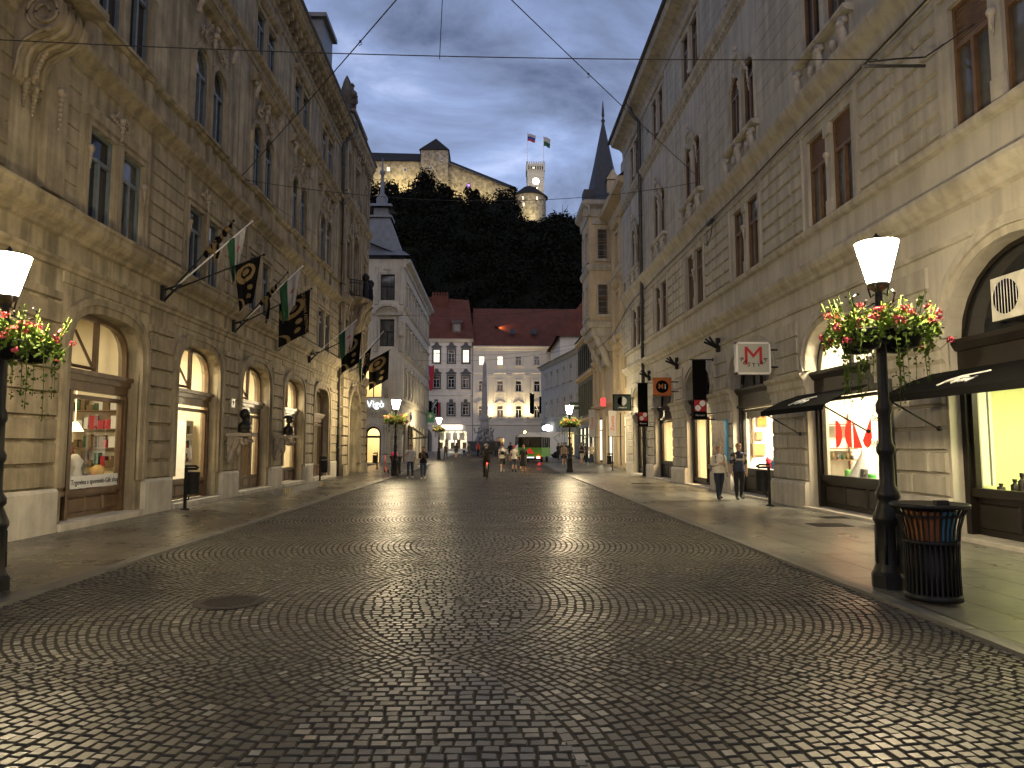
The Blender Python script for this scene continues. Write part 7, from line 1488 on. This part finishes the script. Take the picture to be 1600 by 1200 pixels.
person('person in a long white t-shirt, grey shorts and a red cap walking away', 1.4, 43.9, 1.66, R(176), WHT, (.06, .065, .075), BLK, (.04, .03, .02), ((4, 10, 8), (-4, 16, 10)), ((6, 3), (-6, 8)), sleeve=.3, trouser=.4, socks=BLK, cap=(.45, .03, .03))
person('woman in a long black dress with fair hair walking away', 1.95, 43.5, 1.70, R(186), BLK, BLK, BLK, (.24, .15, .05), ((2, 6, 8), (-4, 6, 8)), ((7, 3), (-7, 8)), skirt=.42, trouser=.1, sleeve=.7)
person('dark clothed person in shorts beyond the three walking companions', 1.75, 66, 1.78, R(180), BLK, (.05, .05, .05), BLK, (.02, .02, .02), trouser=.4, fat=1.05)
person('man in a red shirt by the fountain basin', -1.6, 84, 1.76, R(20), (.40, .03, .02), BLK, BLK, (.04, .03, .02), sleeve=.3)
person('person in a dull green jacket right of the fountain steps', .55, 80, 1.78, R(170), (.05, .055, .045), BLK, BLK, (.03, .02, .015))
person('slight person in a dark green dress walking left of the cyclist', -2.5, 80, 1.6, R(150), (.05, .06, .045), (.05, .06, .045), BLK, (.08, .05, .03), skirt=.5, trouser=.1)
person('woman in a black top and white skirt near the far lamp post', -4.6, 72, 1.66, R(160), BLK, (.02, .025, .03), BLK, (.02, .02, .015), sleeve=.3, hairlen=.15)
person('woman in a dark jacket and shorts walking toward the far bright shop', -3.75, 76, 1.68, R(185), BLK, BLK, (.3, .2, .15), (.02, .015, .012), trouser=.3, hairlen=.18)
person('dim pale clad person in front of the dark portal', -8.9, 88, 1.7, R(40), (.22, .21, .2), (.14, .14, .15), BLK, (.03, .02, .02))
person('heavy man in a black t-shirt and cream shorts facing the shops', 7.35, 58, 1.80, R(15), BLK, (.50, .45, .33), (.35, .1, .05), (.12, .10, .08), ((25, 12, 60, 30), (4, 12, 10)), fat=1.2, sleeve=.3, trouser=.45)
person('woman in a cream blouse and blue jeans at the right of the strolling group', 8.0, 57, 1.74, R(-25), (.58, .47, .28), JEANS, (.4, .3, .1), (.28, .2, .12), ((25, 10, 80, 40), (6, 10, 10)), ((10, 4), (-10, 14)), fat=1.1, sleeve=.7)
person('woman in black with dark hair at the left of the strolling group', 6.4, 68, 1.70, R(30), BLK, BLK, BLK, (.02, .015, .012), ((15, 12, 60, 30), (15, 12, 60, 30)), fat=1.15, hairlen=.15)
person('tall person in black with a cap just right of the lamp post', 6.5, 58.5, 1.72, R(20), BLK, BLK, BLK, (.02, .02, .02), sleeve=.3, cap=BLK)
person('person in a tan top and dark shorts half hidden by the lamp post', 5.85, 57.5, 1.74, R(-10), (.28, .2, .12), BLK, WHT, (.2, .12, .06), trouser=.4, sleeve=.3)
person('dark haired person in black between the pram frame and lamp', 6.9, 66, 1.78, R(200), BLK, BLK, BLK, (.02, .015, .01))
person('person in a dark coat behind the black clad woman of the group', 7.0, 71, 1.75, R(10), (.03, .03, .035), BLK, BLK, (.12, .07, .04))
person('person in black standing behind the man in cream shorts', 8.2, 62, 1.72, R(190), (.02, .02, .022), BLK, BLK, (.02, .015, .01))
person('dark clothed person beside the green tourist train', 6.35, 62.5, 1.76, R(170), BLK, BLK, BLK, (.03, .02, .02))
# ---------------------------------------------------------------- cyclist
cyx, cyy = -.24, 34.4
bk = thing('bicycle', (cyx, cyy, 0), 'dark city bicycle ridden away down the middle of the street, red tail light on', 'bicycle', rz=R(4))
def loc(mb, nm, m, par=bk, mats=None): return mb.build(nm, m, par, local=True)
for wy in (-.52, .52):
    q = MB(); q.lathe((0, wy, .35), [(.335, -.02), (.35, 0), (.335, .02), (.325, 0), (.335, -.02)], 28, axis='x'); w_ = loc(q, 'wheel', 'iron'); q = MB()
    for k in range(14): a = 2*pi*k/14; q.tube([(0, wy, .35), (0, wy+.33*cos(a), .35+.33*sin(a))], .003, 3)
    q.lathe((0, wy, .35), [(.03, -.05), (.03, .05)], 8, axis='x'); q.build('spokes', 'zinc', w_, local=True)
q = MB(); P = dict(bb=(0, .08, .3), st=(0, .24, .82), hd=(0, -.38, .86), rr=(0, .52, .35), fr=(0, -.52, .35))
for a, b in (('bb', 'st'), ('bb', 'hd'), ('st', 'hd'), ('bb', 'rr'), ('st', 'rr'), ('hd', 'fr')): q.tube([P[a], P[b]], .018, 7)
for wy in (-.52, .52): q.tube([(0, wy+.38*cos(a), .35+.38*sin(a)) for a in np.linspace(.2, 2.9, 9)], .018, 5)
for sd in (-1, 1): q.tube([(0, .08, .3), (sd*.08, .08, .3), (sd*.09, .08-.12*sd, .3-.1*sd), (sd*.18, .08-.12*sd, .3-.1*sd)], .013, 5)
loc(q, 'frame', mat('bike_paint', (.10, .06, .03), .35, .1, 4))
q = MB(); q.blob((0, .26, .94), .09, .14, .04, 10); q.tube([(0, .24, .8), (0, .25, .93)], .014, 6); loc(q, 'saddle', 'black_cloth')
q = MB(); q.tube([(0, -.38, .84), (0, -.36, 1.04)], .014, 6); q.tube([(-.3, -.2, 1.06), (-.24, -.32, 1.06), (0, -.36, 1.05), (.24, -.32, 1.06), (.3, -.2, 1.06)], .013, 6); loc(q, 'handlebar', 'iron')
q = MB(); q.blob((0, .44, .80), .035, .02, .03, 8); loc(q, 'tail_light', emat('red_lamp', (1, .03, .02), 12))
bk.rotation_euler.z = R(184-180); 
cyc = person('cyclist in a dark jacket and pale helmet riding away on the bicycle', cyx, cyy, 1.74, R(0), (.022, .018, .016), BLK, (.1, .08, .06), (.02, .02, .02), ((58, 14, 18, 4), (58, 14, 18, 4)), ((72, 78), (38, 44)), lean=14, cap=(.35, .35, .36), z=.0, seat=1)
cyc.location = (cyx, cyy+.24, .02); cyc.rotation_euler.z = R(4)
# the bicycle rides away from the camera: front wheel farther off
piv = Vector((cyx, cyy, 0))
bk.rotation_euler.z = R(184); cyc.rotation_euler.z = R(184); cyc.location = (cyx, cyy-.24, .02)
q = MB(); q.blob((cyx, cyy-.52, 1.22), .19, .1, .24, 12); q.blob((cyx, cyy-.6, 1.16), .13, .06, .12, 10)
tag(q.build('rucksack', cloth((.03, .02, .018))), 'dark brown rucksack on the back of the cyclist', 'rucksack')
# ---------------------------------------------------------------- electric scooter
sc = thing('kick_scooter', (-6.15, 42.2, .03), 'orange electric kick scooter parked by the round bin on the left', 'scooter', rz=R(200)); SO = mat('orange_paint', (.55, .075, .03), .4, .1)
q = MB(); q.box((-.08, -.35, .13), (.08, .3, .17)); q.tube([(0, -.35, .15), (0, -.5, .3), (0, -.56, .34)], .035, 7); loc(q, 'deck', SO, sc)
q = MB(); q.tube([(0, -.56, .25), (0, -.42, 1.08)], .028, 8); loc(q, 'steering_column', SO, sc)
q = MB(); q.tube([(-.26, -.42, 1.1), (.26, -.42, 1.1)], .017, 6); q.box((-.05, -.46, 1.08), (.05, -.38, 1.14)); loc(q, 'handlebar', 'iron', sc)
for wy in (-.6, .42): q = MB(); q.lathe((0, wy, .12), [(.06, -.03), (.12, -.025), (.12, .025), (.06, .03)], 18, axis='x'); loc(q, 'wheel', 'iron', sc)
# ---------------------------------------------------------------- green tourist train
ty_ = 62.5; tr = thing('tourist_train', (3.35, ty_, zg(ty_)), 'green open sided tourist train wagon with a white roof, amber beacon and red triangle', 'tourist train', rz=R(-14)); GP = mat('apple_green_paint', (.10, .34, .035), .5, .1, 3, spec=.3)
q = MB(); q.box((-1.05, 0, .5), (1.05, 4.6, 1.28)); q.box((-1.07, -.02, 1.26), (1.07, 4.62, 1.31)); loc(q, 'body', GP, tr)
q = MB(); q.box((-1.0, .03, 1.31), (1.0, 4.57, 2.18)); loc(q, 'window_band', mat('tinted_glass', (.012, .012, .012), .08, 0), tr)
q = MB()
for x in (-1.02, -.02, .98): q.box((x, -.01, 1.31), (x+.06, .05, 2.2))
for y in np.arange(0, 4.6, 1.12): q.box((.99, y, 1.31), (1.05, y+.09, 2.2)); q.box((-1.05, y, 1.31), (-.99, y+.09, 2.2))
q.box((-1.05, -.02, 2.14), (1.05, 4.6, 2.24)); loc(q, 'window_post', 'iron', tr)
q = MB(); k = 9; prof = [(-1.15+2.3*i/k, 2.24+.42*sin(pi*i/k)**.7) for i in range(k+1)]; q.add([(x, -.1, z) for x, z in prof]+[(x, 4.7, z) for x, z in prof], [(i, i+1, k+2+i, k+1+i) for i in range(k)]+[tuple(range(k+1)), tuple(range(k+1, 2*k+2))[::-1]]); loc(q, 'roof', 'white_paint', tr)
q = MB(); q.lathe((-.45, .12, 2.60), [(.08, 0), (.08, .1), (.05, .15), (0, .16)], 12); loc(q, 'beacon', emat('amber_beacon', (1, .40, .03), 300), tr)
q = MB(); q.add([(x, -.045, .66+z) for x, z in ((-.3, .12), (.3, .12), (.35, .2), (.04, .62), (-.04, .62), (-.35, .2))]+[(x, -.025, .66+z) for x, z in ((-.3, .12), (.3, .12), (.35, .2), (.04, .62), (-.04, .62), (-.35, .2))], [tuple(range(6)), (6, 7, 8, 9, 10, 11)]+[(i, (i+1) % 6, 6+(i+1) % 6, 6+i) for i in range(6)]); loc(q, 'warning_triangle', emat('reflector_red_glow', (.7, .03, .02), .25), tr)  # reflector's gleam is emission put into its material, it is no lamp
q = MB(); q.box((-.95, -.06, .22), (1.0, .1, .42)); loc(q, 'bumper', 'iron', tr)
for x, em, nm in ((-.85, 1.5, 'tail_light'), (.62, 60, 'tail_light')): q = MB(); q.box((x, -.09, .38), (x+.28, -.04, .5)); loc(q, nm, emat('tail_lamp%d' % int(em), (1, .05, .05), em), tr)
q = MB(); q.box((-.4, -.075, .40), (.4, -.062, .50)); loc(q, 'number_plate', emat('lit_plate', (.9, .95, 1), 1.0), tr)
for x in (-.92, .92):
    for y in (.9, 3.6): q = MB(); q.lathe((x, y, .3), [(.15, -.1), (.3, -.09), (.3, .09), (.15, .1)], 18, axis='x'); loc(q, 'wheel', 'iron', tr)
# ---------------------------------------------------------------- white van behind it
vy = 77.; vn = thing('white_van', (1.7, vy, zg(vy)), 'tall white van with sloping windscreen facing left behind the green train', 'van', rz=0)
P = [(0, .45), (0, .95), (.5, 1.15), (1.0, 1.3), (2.1, 2.45), (2.5, 2.75), (6.6, 2.85), (6.6, .45)]; q = MB(); k = len(P); n2 = 2
q.add([(x, 0, z) for x, z in P]+[(x, 2.0, z) for x, z in P], [tuple(range(k)), tuple(range(k, 2*k))[::-1]]+[(i, (i+1) % k, k+(i+1) % k, k+i) for i in range(k)]); loc(q, 'body', 'white_paint', vn)
q = MB(); q.add([(1.08, .12, 1.395), (2.05, .12, 2.405), (2.05, 1.88, 2.405), (1.08, 1.88, 1.395)], [(0, 1, 2, 3)]); q.v = [(a-.02, b, c+.02) for a, b, c in q.v]; loc(q, 'windscreen', 'dark_room', vn)
q = MB(); q.add([(x, -.015, z) for x, z in ((1.35, 1.45), (2.2, 2.35), (3.0, 2.35), (3.0, 1.45))], [(0, 1, 2, 3)]); loc(q, 'side_window', 'dark_room', vn)
q = MB(); q.box((.02, .1, .78), (.1, .5, .95)); q.box((.02, 1.5, .78), (.1, 1.9, .95)); loc(q, 'headlight', 'lead', vn); q = MB(); q.box((1.7, -.28, 1.45), (1.85, -.02, 1.75)); loc(q, 'mirror', 'black_cloth', vn)
for x in (1.1, 5.3):
    for y in (.05, 1.95): q = MB(); q.lathe((x, y, .36), [(.2, -.1), (.36, -.09), (.36, .09), (.2, .1)], 18, axis='y'); loc(q, 'wheel', 'iron', vn)
# ---------------------------------------------------------------- fountain with obelisk
fy = 96.; fx = -.95; fz = zg(fy); M['marble'] = mat('grey_marble', (.30, .30, .31), .6, .3, 1.2, .2, 10, streak=.2); M['marble_dark'] = mat('dark_stone_basin', (.10, .10, .10), .6, .3, 1.5, .2, 10)
fo = thing('fountain', (fx, fy, fz), 'stone fountain with river figures and a tall obelisk in the square', 'fountain')
q = MB(); q.lathe((fx, fy, fz), [(2.9, 0), (2.9, .18), (2.5, .2), (2.5, .36), (2.2, .38)], 24, smooth=False); q.build('steps', 'marble_dark', fo)
q = MB(); q.lathe((fx, fy, fz), [(1.7, .38), (1.9, .7), (2.15, 1.1), (2.2, 1.5), (2.3, 1.62), (2.3, 1.75), (2.05, 1.78), (1.9, 1.3), (0, 1.3)], 24); q.build('basin', 'marble_dark', fo)
q = MB(); g = random.Random(4)
for k in range(46): a = g.uniform(0, 6.28); rr_ = g.uniform(.2, 1.15); z = g.uniform(1.3, 3.6)*(1-.28*rr_); q.blob((fx+rr_*cos(a), fy+rr_*sin(a), fz+z), g.uniform(.18, .4), None, None, 7, j=.25)
for a in (.4, 2.5, 4.6):                           # three river figures
    bx, by = fx+.95*cos(a), fy+.95*sin(a); q.tube([(bx, by, fz+1.7), (bx+.15*cos(a), by+.15*sin(a), fz+2.3), (bx, by, fz+3.0), (bx, by, fz+3.25)], .28, 8, r1=.16); q.blob((bx, by, fz+3.5), .17); q.tube([(bx, by, fz+3.0), (bx+.5*cos(a+.8), by+.5*sin(a+.8), fz+2.9), (bx+.7*cos(a+.5), by+.7*sin(a+.5), fz+3.5)], .1, 6); q.tube([(bx, by, fz+2.1), (bx+.4*cos(a-.6), by+.4*sin(a-.6), fz+1.9), (bx+.5*cos(a-.3), by+.5*sin(a-.3), fz+1.2)], .15, 6)
q.build('sculpture', 'marble', fo)
q = MB(); frus(q, fx-.62, fx+.62, fy-.62, fy+.62, fz+3.4, fx-.55, fx+.55, fy-.55, fy+.55, fz+4.6); q.box((fx-.72, fy-.72, fz+4.6), (fx+.72, fy+.72, fz+4.85)); frus(q, fx-.6, fx+.6, fy-.6, fy+.6, fz+4.85, fx-.46, fx+.46, fy-.46, fy+.46, fz+5.3); frus(q, fx-.44, fx+.44, fy-.44, fy+.44, fz+5.3, fx-.22, fx+.22, fy-.22, fy+.22, fz+12.2); frus(q, fx-.22, fx+.22, fy-.22, fy+.22, fz+12.2, fx-.02, fx+.02, fy-.02, fy+.02, fz+12.8); q.build('obelisk', 'marble', fo)
# ---------------------------------------------------------------- flags of the square, castle flags, cafe frame
def vflag(x, y, z, w_, h, cols, label, horiz=False, pole=None, grp=None, mats=('red_cloth', 'blue_cloth', 'white_cloth', 'green_cloth', 'black_cloth')):
    t = thing('flag', (x, y, z), label, 'flag', grp); q = MB(); nu, nv = 14, 14
    for j in range(nv+1):
        for i in range(nu+1): u, v = i/nu, j/nv; q.v.append((x+w_*u*(1-.12*v), y+.05*w_*sin(u*8+v*2), z-h*v-(.25*h*u*u if horiz else 0)+.03*h*sin(u*7)))
    for j in range(nv):
        for i in range(nu): a = j*(nu+1)+i; q.f.append((a, a+1, a+nu+2, a+nu+1)); s = (j/nv) if horiz else (i/nu); q.m.append(cols[int(s*len(cols))]); q.sm.append(True)
    q.build('flag_cloth', list(mats), t)
    if pole: q = MB(); q.tube(pole, .06 if grp else .1, 6); q.build('pole', 'white_paint', t)
    return t
vflag(-11.1, 118.2, ZB+14.3, 1.5, 4.1, [1, 1, 0, 0], 'red and blue flag hanging on the grey house front', pole=[(-9.6, 119.9, ZB+13.2), (-9.8, 118.2, ZB+14.6)])
for k, (dx, c) in enumerate(((-12.0, [3, 2]), (-10.55, [4, 4]), (-9.2, [4, 0]))): vflag(dx, 118.6, ZB+8.1+.3*(k == 1), .6, 2.1, c, ['limp green and white flag over the dark portal', 'black flag in the middle over the dark portal', 'dark flag on the right over the portal'][k], pole=[(-10.9, 119.9, ZB+5.6), (dx, 118.6, ZB+8.3)], grp='flags over the dark portal')
for k, (dx, c) in enumerate(((6.3, [4, 4]), (7.9, [4, 3]))): vflag(dx, 117.5, ZB+9.6-k*.6, .8, 3.4-.6*k, c, ['black flag on the white house, left of two', 'dark green flag on the white house, right of two'][k], pole=[(8.2, 119.7, ZB+6.2), (dx, 117.5, ZB+9.8-k*.6)], grp='flags on the white house')
vflag(13.4, 261, 119.9, 3.2, 2.9, [2, 1, 0], 'white, blue and red flag flying over the clock tower', True, [(13.35, 261, 107), (13.35, 261, 120.6)])
vflag(19.6, 261, 118.7, 2.6, 3.6, [2, 3], 'white and green flag flying over the clock tower', True, [(19.5, 261, 107), (19.5, 261, 119.2)])
t = thing('cafe_parasol_frame', (7.0, 64, zg(64)), 'folded parasol frame with pale green struts among the strolling group', 'parasol'); q = MB(); z0 = zg(64)
for pts in ([(5.6, 64, z0+2.2), (6.6, 64.2, z0+2.75), (7.1, 64, z0+2.7)], [(5.6, 64, z0+2.2), (6.3, 64, z0+1.4)], [(7.0, 64, z0+2.75), (8.6, 64, z0+2.3)], [(8.6, 64, z0+2.3), (7.7, 64, z0+1.3)], [(6.6, 64.2, z0), (6.6, 64.2, z0+2.7)]): q.tube(pts, .035, 6)
q.build('frame', mat('pale_green_metal', (.25, .36, .16), .5, .1), t)
t = thing('entrance_canopy', (-6.6, 60, 3), 'small dark slanting awning frame on the corner house side', 'awning'); q = MB(); q.add([(-7.7, 66, 3.4), (-7.7, 70, 3.4), (-6.2, 70, 2.4), (-6.2, 66, 2.4), (-7.7, 66, 3.45), (-7.7, 70, 3.45), (-6.2, 70, 2.45), (-6.2, 66, 2.45)], [(0, 1, 2, 3), (4, 5, 6, 7), (0, 3, 7, 4), (1, 2, 6, 5), (2, 3, 7, 6)]); q.build('canopy', 'black_cloth', t); q = MB(); [q.tube([(-7.7, y, 2.3), (-6.2, y, 2.4)], .04, 5) for y in (66.1, 69.9)]; q.tube([(-6.25, 66.1, 0.2), (-6.25, 66.1, 2.4)], .04, 5); q.build('support', 'iron', t)
for k, (x, y) in enumerate(((-3.4, 104), (-2.5, 104), (-1.6, 105), (2.2, 101))):
    q = MB(); z = zg(y); q.box((x-.35, y-.35, z+.7), (x+.35, y+.35, z+.76)); q.tube([(x, y, z), (x, y, z+.7)], .05, 6); q.box((x-.25, y-.25, z), (x+.25, y+.25, z+.04)); [q.box((x+sx-.18, y-.2, z+.02), (x+sx+.18, y+.2, z+.46)) for sx in (-.6, .6)]
    tag(q.build('cafe_table', 'iron'), 'dark cafe table with stools before the bright far shop and fountain', 'table', 'cafe tables in the square')
# ---------------------------------------------------------------- tidy
for o in bpy.data.objects:
    if '_o' in o: del o['_o']
